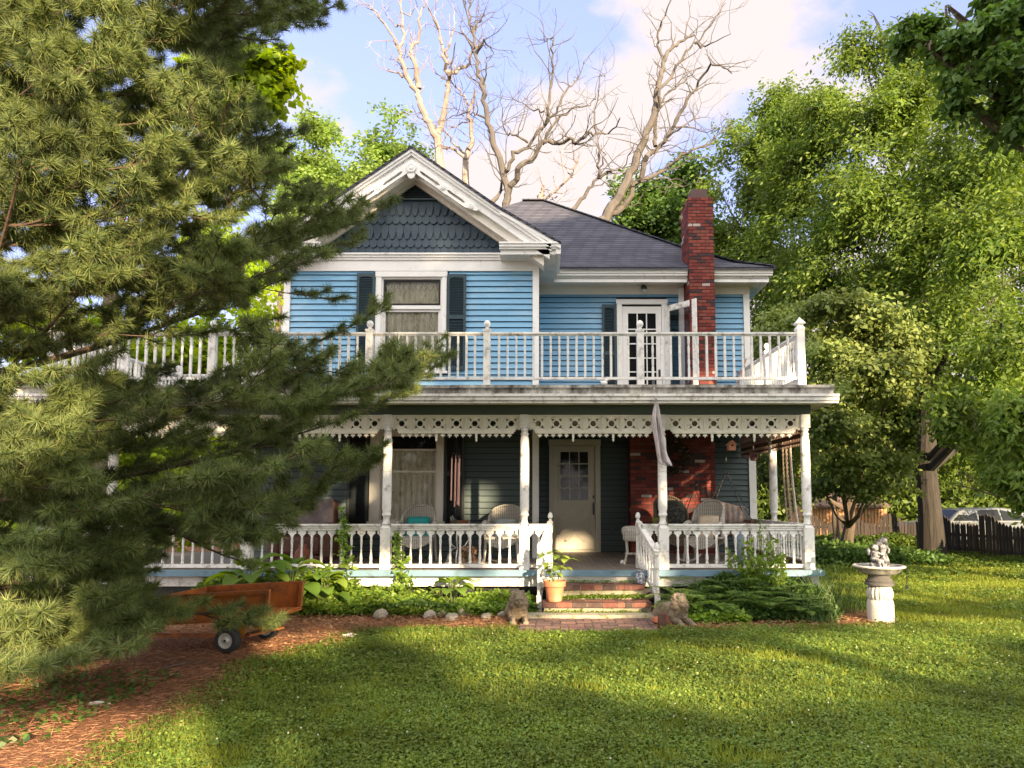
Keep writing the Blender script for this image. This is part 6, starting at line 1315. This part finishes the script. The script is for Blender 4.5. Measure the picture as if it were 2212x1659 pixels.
deadtree('pale dead tree with two forked limbs rising behind the gable peak', 23, [
 (52, [(618,960),(608,900),(592,740),(560,690),(510,590),(490,500),(430,420),(400,330),(385,270),(418,190),(405,100),(395,-20)]),
 (40, [(590,730),(602,650),(640,480),(652,400),(630,330),(618,240),(590,120),(553,88)]), (24, [(653,400),(662,340),(695,258)]), (24, [(668,392),(740,330),(800,290),(880,240)]),
 (34, [(492,480),(480,370),(450,280),(498,200),(515,100),(535,58)]), (14, [(430,420),(380,380),(330,360),(275,340)]), (16, [(385,270),(320,150),(280,105),(230,55),(175,0)]), (12, [(410,150),(350,100),(308,62)]), (10, [(398,70),(440,45),(510,5)]), (16, [(630,330),(665,270),(690,150),(680,40)]), (12, [(618,240),(580,110),(600,0)])], M['dead'], 1, .8)
deadtree('slender pale dead tree just right of the gable peak', 24, [
 (40, [(748,1010),(745,860),(780,780),(775,680),(762,600),(780,540),(806,495)]), (18, [(750,865),(700,835),(640,800),(560,765),(500,765)]), (16, [(750,830),(690,770),(620,705),(630,680)]), (12, [(762,570),(720,505),(640,460),(590,420),(556,360)]), (10,[(775,650),(700,635),(640,660),(620,700)])], M['dead'], 2, .9)
deadtree('tall dark dead tree forking above the roof ridge', 22, [
 (44, [(963,1120),(975,1040),(935,880),(890,750),(860,620),(840,480),(812,380),(800,290),(785,180),(768,80),(755,-20)]),
 (36, [(975,1040),(1010,980),(1045,920),(1100,860),(1160,780),(1230,750),(1310,745),(1340,757),(1400,735),(1450,715),(1520,690),(1570,680)]), (18, [(1160,780),(1210,710),(1270,650),(1330,600),(1420,570),(1440,545)]),
 (24, [(960,930),(1000,850),(1080,770),(1170,680),(1240,620),(1300,500),(1350,400),(1385,320)]), (18, [(1170,675),(1200,520),(1215,400),(1205,310),(1220,240),(1170,200),(1148,130)]),
 (16, [(845,480),(838,420),(860,350),(850,270)]), (16, [(800,300),(750,220),(705,120)]), (20, [(802,290),(850,265),(892,238)]), (12, [(785,170),(830,90),(870,40)]), (12, [(790,200),(740,60),(735,-10)]), (14, [(870,640),(800,640),(740,635),(660,650),(620,690)]),
 (14, [(1080,770),(1020,760),(960,700),(940,640),(950,560)]), (12, [(1450,715),(1440,650),(1445,560),(1465,440),(1500,380)]), (10,[(1170,600),(1100,560),(1030,540),(960,545)]), (30, [(885,1105),(930,1000),(962,930)])], M['deadd'], 3, 1.1)
deadtree('broken stump of a dead tree with one thin bent limb over the ridge', 25, [
 (44, [(1150,1090),(1155,1040),(1168,1000)]), (16, [(1165,1080),(1240,1020),(1320,960),(1345,900),(1330,850),(1320,780)]), (8, [(1240,1060),(1200,1065),(1270,1065)]), (10, [(1320,960),(1280,900),(1300,760)])], M['dead'], 4, .8)
deadtree('leaning dead tree with a wide bare crown left of the chimney', 23, [
 (60, [(1470,1200),(1560,1090),(1620,970),(1680,820),(1740,680),(1775,560),(1790,440),(1810,340),(1850,270),(1920,220),(1978,190)]),
 (38, [(1500,1175),(1600,1090),(1680,960),(1720,860),(1770,790),(1830,740),(1880,650),(1950,540),(2010,430),(2060,370),(2120,395),(2185,392)]),
 (24, [(1770,790),(1775,650),(1780,520),(1870,380),(1930,290),(1990,230),(2080,130),(2140,40)]), (18, [(1812,340),(1790,200),(1800,130),(1840,50),(1860,-10)]),
 (24, [(1685,980),(1780,920),(1870,860),(1960,820),(2040,780),(2120,710),(2210,655)]), (12, [(1880,690),(1960,680),(2040,690),(2090,740)]), (24, [(1320,1140),(1400,1030),(1460,960),(1530,940),(1600,880),(1650,800)]), (16, [(1462,960),(1460,860),(1458,740),(1440,600)]),
 (14, [(1782,560),(1850,480),(1950,400),(2030,350)]), (12, [(1700,970),(1800,940),(1930,990),(2010,1005)]), (16,[(1990,230),(2050,215),(2160,225)]), (14,[(1460,960),(1480,880),(1505,820)]), (14,[(1830,740),(1900,720),(1990,640),(2060,600)])], M['deadd'], 5, 1.1)
# --- unseen trees added behind the camera for shade, leaves cut out for sunny gaps
e1 = np.array([math.cos(SUN_AZ), math.sin(SUN_AZ), 0]); S3 = np.array(SD); e2 = np.cross(e1, S3); e2 = e2*(1 if e2[2] > 0 else -1)
LIT = [((2.5,7.45,0),2.4,.19),((-.7,8.9,0),1.1,.17),((7.2,13.6,0),2.6,.34),((4.9,9.6,0),1.0,.10),((-2.4,4.75,0),.75,.10),((-3.4,4.8,0),.6,.08),((-4.0,5.4,4.8),1.1,1.4),((-2.6,6.0,4.3),.2,.3),((-4.0,5.5,2.25),.40,.35),((-2.95,6.2,3.9),.25,.30),((-3.9,5.3,.7),.35,.30),((-2.7,8.5,0),.5,.06),  # spots to keep sunlit; leaves crossing their sun rays are removed
 ((.7,9.7,.05),.6,.05),((.45,14.6,.66),.22,.05),((2.95,14.1,1.95),.30,.07),((2.4,14.1,1.45),.5,.06),((-.25,11,2.15),.10,.22),((3.95,11,2.3),.10,.25),((3.9,11,3.45),.2,.12),((3.15,14,3.6),.25,.25),((-2.3,10.4,.55),1.0,.22),((.0,10.4,.9),.35,.5),((1.6,10.5,.5),.15,.4),((-.4,17.5,8.7),.9,.5),
 ((7.6,17.5,4.2),1.6,1.6),((9.5,20,5),1.5,1.2),((.9,10.4,.2),.9,.05),((-1.4,10.6,.3),.6,.12),((4.2,9.7,.35),.25,.3),((3.6,11,.4),.5,.10),((6,9,0),.8,.06),((1.2,6.3,0),.35,.03),((-.4,6.9,0),.5,.03), ((-3.6,6.4,3.0),.18,.2),((-1.6,8.8,2.9),.3,.12)]
def keep(P):
    a = P@e1; b_ = P@e2; k = np.ones(len(P), bool); wob = .06*fnoise(a*1., b_*1., 5., 77)
    for p, ra, rb in LIT:
        p = np.array(p, float); k &= ((a-p@e1)/(ra+.15))**2+((b_-p@e2)/(rb+.13))**2 > 1+wob*3/max(rb, .1)*.3
    return k
LMs = leafmat('shade_leaves', (.04,.08,.016), (.09,.14,.03), .15)
for k, (x, y, lab) in enumerate([(-1.5,-8.5,'unseen leafy tree added behind the viewpoint for shade, farthest left'),(4.5,-9.5,'unseen leafy tree added behind the viewpoint for shade, second from left'),(10.0,-8.5,'unseen leafy tree added behind the viewpoint for shade, third from left'),(15.5,-9.0,'unseen leafy tree added behind the viewpoint for shade, farthest right')]):
    bl_ = [((x+dx, y+dy, z), (2.4, 1.6, 1.7)) for dx, dy, z in ((0,0,4.3),(-2.2,.6,5.4),(2.2,-.4,5.4),(0,.3,7.2),(-2.2,-.3,8.6),(2.2,.4,8.6),(0,0,10.4),(-1.8,.4,11.6),(1.8,0,11.6),(0,.2,13.1),(-1.2,.3,14.7),(1.4,.1,14.7))]
    broadtree('added_shade_tree', (x, y, 0), .28, bl_, lab, LMs, nleaf=50000, L_=.30, W_=.12, droop=.3, clump=14, spread=.5, hole=0, seed=60+k, group='unseen trees added behind the viewpoint for shade', keepf=keep, surf=.5, limbs=False)
# ------------------------------------------------------------------ bed plants
MH = leafmat('hosta_leaves', (.12,.22,.03), (.26,.36,.055), .4, .4, .35)
MV = leafmat('vine_leaves', (.08,.16,.025), (.24,.34,.05), .4, .45, .3)
MF = leafmat('fern_leaves', (.065,.13,.026), (.16,.25,.048), .4, .5, .25)
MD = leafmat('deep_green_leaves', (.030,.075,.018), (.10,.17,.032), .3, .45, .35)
def gz(u, v): p = gnd(u, v); return p
def hosta(p, s, n, label, lm, up=.9, group='leafy plants in the bed left of the steps', wd=.30):
    r = np.random.default_rng(int(abs(p.x*977+p.y*31))); t = empty('hosta_plant', (p.x, p.y, 0), label, 'plant', group); mb = MB(); st = MB()
    for k in range(n):
        a = 2.4*k+r.uniform(-.3,.3); e = r.uniform(.15, 1.); rr = s*(.25+.5*(1-e))*.5; h = s*(.35+.55*e)*up; b_ = Vector((rr*math.cos(a), rr*math.sin(a), h)); st.tube([(0,0,0), b_*.6+Vector((0,0,h*.1)), b_], [.006,.005,.004], 4)
        ln = s*r.uniform(.38, .58); broadleaf_mesh(mb, b_, (math.cos(a), math.sin(a), .25+.3*e), ln, ln*wd, 1.5, .25)
    mb.build('leaves', lm, t, smooth=True, local=True); st.build('stem', M['stem'], t, local=True)
for k, (u, v, s_, n_, lab) in enumerate([(950,1312,.34,16,'low hosta farthest left in the sunny row under the porch edge'),(1000,1312,.38,18,'yellow green hosta in the row behind the white edging rocks'),(1048,1310,.36,18,'hosta in the middle of the row below the porch skirt'),(1095,1309,.34,16,'hosta just left of the stone lion below the porch skirt'),(1135,1312,.30,14,'small hosta between the lion and the left newel of the steps'),(912,1314,.34,16,'hosta under the climbing vine at the second porch post')]):
    p = gz(u, v); p.y = max(p.y, 10.25); hosta(p, s_, n_, lab, MH)
for (x, y, h, lab) in [(-1.28,10.55,.50,'broad grape like leaves rising against the porch skirt'),(-3.5,10.3,.78,'tall plant with big heart shaped leaves before the left railing'),(-3.05,10.35,.6,'lime green big leaved weed near the cart'),(-3.95,10.2,.85,'big leaved weed at the left end of the bed half under the pine')]:
    hosta(Vector((x, y, 0)), h, 15, lab, MV, up=1., wd=.42)
def vine(pts, n, label, L_=.075, sp=.06):
    r = np.random.default_rng(len(label)); t = empty('climbing_vine', pts[0], label, 'vine', 'vines climbing the porch railing'); st = MB(); P = [Vector(p) for p in pts]; f = []
    for a, b_ in zip(P, P[1:]):
        for k in range(8): f.append(a.lerp(b_, k/8)+Vector(r.normal(size=3))*.008)
    f.append(P[-1]); st.tube(f, [.006]*len(f), 4); st.build('stem', M['stem'], t)
    A_ = np.array([tuple(q) for q in f]); i = (r.random(n)**1.1*(len(f)-1)).astype(int); h = i/len(f); c = A_[i]+r.normal(size=(n,3))*sp*(1.15-h)[:,None]; D = r.normal(size=(n,3))*[1,.7,.5]; D[:,2] -= .3; D[:,1] -= .4
    V, Fc = leaves(r, c, L_*r.uniform(.6,1.2,n)*(1.15-.5*h), L_*.38*(1.15-.5*h), D, flat=.3); link('leaves', npmesh('leaves', V-np.array(pts[0]), Fc), MV, t)
q = lambda u, v, Y: tuple(at(u, v, Y))
vine([(at(765,1290,10.6).x,10.6,0), q(752,1260,10.7), q(750,1205,10.85), q(742,1165,10.9), q(744,1130,10.9), q(738,1095,10.92)], 330, 'leafy vine climbing the railing below the lower window left shutter', .085, .085)
vine([(at(880,1300,10.6).x,10.6,0), q(872,1262,10.7), q(868,1225,10.8), q(862,1185,10.88), q(856,1150,10.9)], 330, 'yellow green vine climbing beside the left porch post base', .085, .085)
vine([(at(1660,1310,10.4).x,10.4,0), q(1655,1260,10.6), q(1648,1210,10.8), q(1640,1150,10.88), q(1648,1090,10.9)], 150, 'thin vine with small leaves climbing the right railing', .06, .05)
def patch(name, label, n, xf, yf, hf, L_, W_, lm, seed, droop=.3, up=0., cat='ground cover'):
    r = np.random.default_rng(seed); x = r.uniform(*xf, n); y = r.uniform(*yf, n); h = hf(x, y)*(.75+.35*fnoise(x, y, 4., seed)); h = np.maximum(h, .03); z = h*r.random(n)**.55+.01; P = np.stack([x, y, z], 1)
    D = r.normal(size=(n,3)); D[:,2] = D[:,2]*.5-droop+up; D[:,1] -= .2; V, Fc = leaves(r, P, L_*r.uniform(.6,1.3,n), W_*r.uniform(.7,1.2,n), D, flat=.9)
    return tag(link(name, npmesh(name, V, Fc), lm), label, cat, kind='stuff')
patch('bed_foliage', 'tangled low green leaves filling the bed left of the steps', 26000, (-4.9,-.15), (10.22,10.92), lambda x, y: .13+.40*np.clip((-x-2.0)/1.2,0,1)*np.clip((y-10.15)/.4,0,1)+.14*np.clip((y-10.35)/.4,0,1), .07, .026, MV, 51)
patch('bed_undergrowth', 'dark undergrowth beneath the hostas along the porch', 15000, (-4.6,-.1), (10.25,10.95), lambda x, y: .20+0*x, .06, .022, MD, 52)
patch('bed_foliage', 'dark green perennials and weeds filling the bed right of the steps', 30000, (1.72,3.85), (9.78,10.95), lambda x, y: .17+.42*np.clip((y-9.85)/.7,0,1)*np.clip((x-1.6)/.5,0,1)*np.clip((4.3-x)/.5,.3,1), .065, .022, MD, 53)
patch('bed_foliage', 'light green low leaves at the front of the right bed', 2600, (1.75,2.6), (9.65,10.1), lambda x, y: .12+0*x, .09, .036, MH, 54)
patch('weeds', 'weeds growing along the foot of the picket fence', 16000, (8.5,13.4), (24.2,25.6), lambda x, y: .42+0*x, .14, .05, LM6, 55)
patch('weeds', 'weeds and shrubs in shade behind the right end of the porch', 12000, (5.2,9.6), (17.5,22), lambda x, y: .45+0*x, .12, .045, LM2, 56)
patch('weeds', 'low weeds along the fence running to the right edge', 14000, (10.4,12.2), (13.5,22.0), lambda x, y: .22*np.clip(1-np.abs(x-(11.2+(22.4-y)/6-.25))/.9,0,1)+.02, .09, .03, LM6, 57)
patch('moss', 'moss and small weeds on the brick step risers', 1500, (.02,1.42), (10.18,10.26), lambda x, y: .10+0*x, .03, .012, MV, 58).location.z = .0
patch('moss', 'moss growing on the back of the lower brick step', 1800, (.10,1.44), (10.50,10.58), lambda x, y: .07+0*x, .03, .012, MV, 59).location.z = .195
patch('moss', 'moss and crumbs along the upper brick step', 500, (.25,1.40), (10.76,10.84), lambda x, y: .03+0*x, .022, .01, MV, 60).location.z = .388
def fern(p, s, n, label, lm=None):
    r = np.random.default_rng(int(p.x*311)); t = empty('fern', (p.x, p.y, 0), label, 'fern', 'ferns in the bed right of the steps'); PP, DD, LL = [], [], []; st = MB()
    for k in range(n):
        a = 2*math.pi*k/n+r.uniform(-.3,.3); el = r.uniform(.9, 1.35); d = Vector((math.cos(a)*math.cos(el), math.sin(a)*math.cos(el), math.sin(el))); o = Vector((0,0,.02)); ln = s*r.uniform(.8,1.1); pts = [o]
        for j in range(12): pts.append(pts[-1]+d*ln/12); d = (d+Vector((math.cos(a)*.07, math.sin(a)*.07, -.115))).normalized()
        st.tube(pts, [.004]*13, 3)
        for j in range(2, 13):
            for hf_ in (0, .5):
                if j == 12 and hf_: continue
                c = pts[j].lerp(pts[min(12, j+1)], hf_); dd = (pts[min(12, j+1)]-pts[j-1]).normalized(); sd = dd.cross(Vector((0,0,1))); sd = sd.normalized() if sd.length > 1e-3 else Vector((1,0,0)); w_ = s*.22*math.sin(math.pi*min(1, (j+hf_+1)/14))**.8
                for sg in (1, -1): PP.append(c); DD.append(sd*sg+dd*.35+Vector((0,0,-.15))); LL.append(w_)
    PP = np.array([tuple(q_) for q_ in PP]); DD = np.array([tuple(q_) for q_ in DD]); V, Fc = leaves(r, PP, np.array(LL), .011, DD, flat=2); link('fronds', npmesh('fronds', V, Fc), lm or MF, t); st.build('stem', M['stem'], t, local=True)
for (x, y, s_, n_, lab) in [(1.98,10.35,.62,13,'fern nearest the steps in the right bed'),(2.35,10.55,.74,14,'tall upright fern before the right porch post base'),(2.30,10.10,.55,12,'low fern at the front of the right bed'),(2.75,10.35,.66,14,'wide dark fern in the middle of the right bed'),(3.15,10.55,.72,13,'fern under the right railing between the posts'),(3.45,10.25,.62,13,'fern near the right end of the bed'),(3.80,10.50,.60,12,'fern at the corner of the porch skirt'),(2.95,9.95,.50,11,'small fern at the front edge near the lawn'),(3.60,9.90,.46,11,'small fern at the right front of the bed')]:
    fern(Vector((min(x, 3.45), y, 0)), s_*(1.2 if x < 3.3 else .9), n_+3, lab)
hosta(Vector((1.92,9.98,0)), .34, 13, 'small yellow green leafy clump behind the right stone lion', MH, group='leafy clumps in the right bed'); hosta(Vector((2.25,9.85,0)), .30, 12, 'light green heart leaved clump beside the right stone lion', MH, group='leafy clumps in the right bed')
def shrub(x, y, h, label, sd):
    r = np.random.default_rng(sd); t = empty('shrub', (x, y, 0), label, 'shrub'); st = MB(); PP, DD = [], []
    for k in range(7):
        a = r.uniform(0, 6.28); tip = Vector((.28*math.cos(a)*r.uniform(.2,1), .18*math.sin(a), h*r.uniform(.65,1.05))); m_ = tip*.5+Vector((0,0,.08)); pts = [Vector((0,0,0)).lerp(m_, f).lerp(m_.lerp(tip, f), f) for f in np.linspace(0,1,10)]; st.tube(pts, [.008-.0006*j for j in range(10)], 4)
        for j in range(3, 10):
            for q_ in range(7): PP.append(pts[j]+Vector(r.normal(size=3))*.025); DD.append(r.normal(size=3)+np.array([0,0,-.2]))
    PP = np.array([tuple(q_) for q_ in PP]); V, Fc = leaves(r, PP, r.uniform(.05,.11,len(PP)), .022, np.array(DD), flat=.6); link('leaves', npmesh('leaves', V, Fc), MV, t); st.build('stem', M['stem'], t, local=True)
shrub(2.98, 10.6, 1.02, 'bright leggy shrub rising in front of the right railing', 71); shrub(2.80, 10.55, .85, 'leggy green weed stem beside the brighter shrub at the right railing', 72); shrub(3.3, 10.5, .95, 'thin stemmed shrub before the last bay of the right railing', 73)
def tallgrass(x, y, n, h, label, sd, spread=.12):
    r = np.random.default_rng(sd); V = []; Fc = []
    for k in range(n):
        a = r.uniform(0, 6.28); o = Vector((r.normal()*spread, r.normal()*spread*.6, 0)); d = Vector((math.cos(a)*.25, math.sin(a)*.2, 1)).normalized(); ln = h*r.uniform(.5,1.1); w_ = .0035; b_ = len(V); p = o
        for j in range(5):
            ww = w_*(1-j/4.6); V += [(p.x-ww, p.y, p.z), (p.x+ww, p.y, p.z)]; p = p+d*ln/4; d = (d+Vector((math.cos(a)*.13, math.sin(a)*.13, -.09))).normalized()
        Fc += [(b_+2*j, b_+2*j+1, b_+2*j+3, b_+2*j+2) for j in range(4)]
    return tag(link('tall_grass', npmesh('tall_grass', V, Fc), MD, None, (x, y, 0)), label, 'grass', kind='stuff')
tallgrass(4.0, 10.5, 130, .85, 'long wispy grass at the right corner of the porch', 81); tallgrass(3.55, 9.75, 120, .38, 'tuft of grass at the right end of the bed', 82); tallgrass(3.55, 11.0-.9, 60, .6, 'wispy grass among the ferns', 83); tallgrass(4.28, 10.5, 90, .55, 'grass tuft left of the bird bath', 84, .2)
# ------------------------------------------------------------------ lawn
GRS = leafmat('grass_blades', (.13,.185,.026), (.25,.285,.050), .45, .55, .25); CLV = leafmat('clover_leaves', (.095,.170,.030), (.20,.27,.048), .35, .5, .35)
def lawn(y0, y1, xl, xr, dens, L_, kind, seed, litter_ok=.0):
    r = np.random.default_rng(seed); A_ = (y1-y0)*(xr-xl); n = int(A_*dens); x = r.uniform(xl, xr, n); y = r.uniform(y0, y1, n)
    inside = (x > -.78*y-.3) & (x < .70*y+.3) & ~((x > -.32) & (x < 1.42) & (y > 9.03) & (y < 11)) & ~((y > 10.9) & (x < 4.1)) & ~((np.hypot(x-bx_, y-by_) < .2))
    lt = litter(x, y); keep_ = inside & (r.random(n) > lt*1.15-.06+(.0)); cl = fnoise(x, y, 1.9, 12)+.5*fnoise(x, y, 7, 13) > (-.55 if y0 < 9 else .1)
    keep_ &= (cl if kind == 'c' else (~cl | (r.random(n) < .45)))
    x, y = x[keep_], y[keep_]; n = len(x); g0 = .02*fnoise(x, y, .9, 9)*np.clip((11-y)/1.5, 0, 1)
    bump = .5+.5*np.clip(fnoise(x, y, 9., 15), -1, 1)
    if kind == 'c':
        z = g0+L_*(.5+2.0*bump*r.random(n)); P = np.stack([x, y, z], 1); D = r.normal(size=(n,3)); D[:,2] = D[:,2]*.35-.05; return leaves(r, P, L_*r.uniform(.6,1.25,n), L_*.48*r.uniform(.8,1.1,n), D, flat=2.2)
    P = np.stack([x, y, g0-.005], 1); D = r.normal(size=(n,3))*.55; D[:,2] = 1; V, F3 = tri_needles(r, P, D, L_*(.6+.8*bump)*r.uniform(.6,1.2,n), L_*.055+.0006*y.mean()); return V, F3
parts_ = {'c': [], 'g': []}
for a in [(4.2,6.6,-5.4,4.9,4200,.024,'c',91),(6.6,9.6,-7.4,6.8,2300,.030,'c',92),(9.4,14.5,-1.6,10,650,.045,'c',93),(14.5,27,3.8,17,170,.08,'c',94),
          (4.2,6.6,-5.4,4.9,3600,.058,'g',95),(6.6,9.6,-7.4,6.8,2600,.058,'g',96),(9.4,14.5,-3.4,10,1500,.062,'g',97),(14.5,27,3.8,17,420,.075,'g',98)]:
    V, Fc = lawn(*a); parts_[a[6]].append((V, Fc))
for k, nm, m_, lab in (('c','clover',CLV,'dense low clover spread through the lawn'),('g','grass',GRS,'short mown grass of the front lawn')):
    o = 0; VV = []; FF = []
    for V, Fc in parts_[k]: VV.append(V); FF.append(Fc+o); o += len(V)
    tag(link(nm, npmesh(nm, np.concatenate(VV), np.concatenate(FF)), m_), lab, 'grass', kind='stuff'); print(nm, sum(len(f) for f in FF))
# pine straw and fallen leaves
r = np.random.default_rng(99); n = 90000; x = r.uniform(-7, 4.6, n); y = 4.2+6.7*r.random(n)**1.3; lt = litter(x, y); k = (r.random(n) < lt*1.1-.05) & (x > -.78*y-.2) & ~((x > -.32) & (x < 1.45) & (y > 9.03)); x, y = x[k], y[k]; n = len(x)
P = np.stack([x, y, .012+.022*r.random(n)], 1); D = r.normal(size=(n,3)); D[:,2] *= .12; V, Fc = tri_needles(r, P, D, r.uniform(.05,.11,n), .0018)
tag(link('pine_straw', npmesh('pine_straw', V, Fc), leafmat('pine_straw', (.20,.085,.042), (.50,.27,.15), .1, .7, .2)), 'reddish brown pine straw covering the ground under the pine', 'pine straw', kind='stuff')
n = 9000; x = r.uniform(-5, 4.5, n); y = r.uniform(8.0, 10.9, n); lt = litter(x, y); k = (r.random(n) < lt*1.1) & ~((x > -.32) & (x < 1.45) & (y > 9.03)); x, y = x[k], y[k]; n = len(x); P = np.stack([x, y, .02+.02*r.random(n)], 1); D = r.normal(size=(n,3)); D[:,2] *= .2
V, Fc = leaves(r, P, r.uniform(.03,.06,n), .014, D, flat=1.5); tag(link('leaf_litter', npmesh('leaf_litter', V, Fc), leafmat('leaf_litter', (.13,.065,.03), (.36,.22,.12), .1, .7, .2)), 'dry fallen leaves scattered in front of the flower beds', 'leaf litter', kind='stuff')
pat = patch('weeds', 'round leaved ground ivy at the foot of the pine', 900, (-4.6,-3.3), (4.9,7.0), lambda x, y: .05*(fnoise(x, y, 2.2, 31) > .25)+.0, .05, .026, MD, 61)

# odd taller tufts, clover heads and dry leaves breaking up the lawn
r = np.random.default_rng(123); n = 420; x = r.uniform(-4.5, 8, n); y = r.uniform(4.4, 13, n); k = (litter(x, y) < .4) & (x > -.75*y) & (x < .68*y) & ~((y > 8.9) & (x < 4.4)); x, y = x[k], y[k]
cx_ = np.repeat(x, 22); cy_ = np.repeat(y, 22); n = len(cx_); P = np.stack([cx_+r.normal(0,.03,n), cy_+r.normal(0,.03,n), np.zeros(n)], 1); D = r.normal(size=(n,3))*.5; D[:,2] = 1
V, Fc = tri_needles(r, P, D, r.uniform(.07,.16,n), .0028); tag(link('grass_tufts', npmesh('grass_tufts', V, Fc), GRS), 'taller grass tufts standing above the mown lawn', 'grass', kind='stuff')
n = 170; x = r.uniform(-4, 8, n); y = r.uniform(4.4, 13, n); k = (litter(x, y) < .5) & ~((y > 8.9) & (x < 4.4)); x, y = x[k], y[k]; mb = MB()
for a, b_ in zip(x, y): mb.lathe([(.004,0),(.007,.005),(.004,.010)], 5, (a, b_, .055))
tag(mb.build('clover_flowers', mat('clover_flower', (.42,.42,.33), .8, .1)), 'scattered tiny white clover flowers in the lawn', 'flowers', kind='stuff')
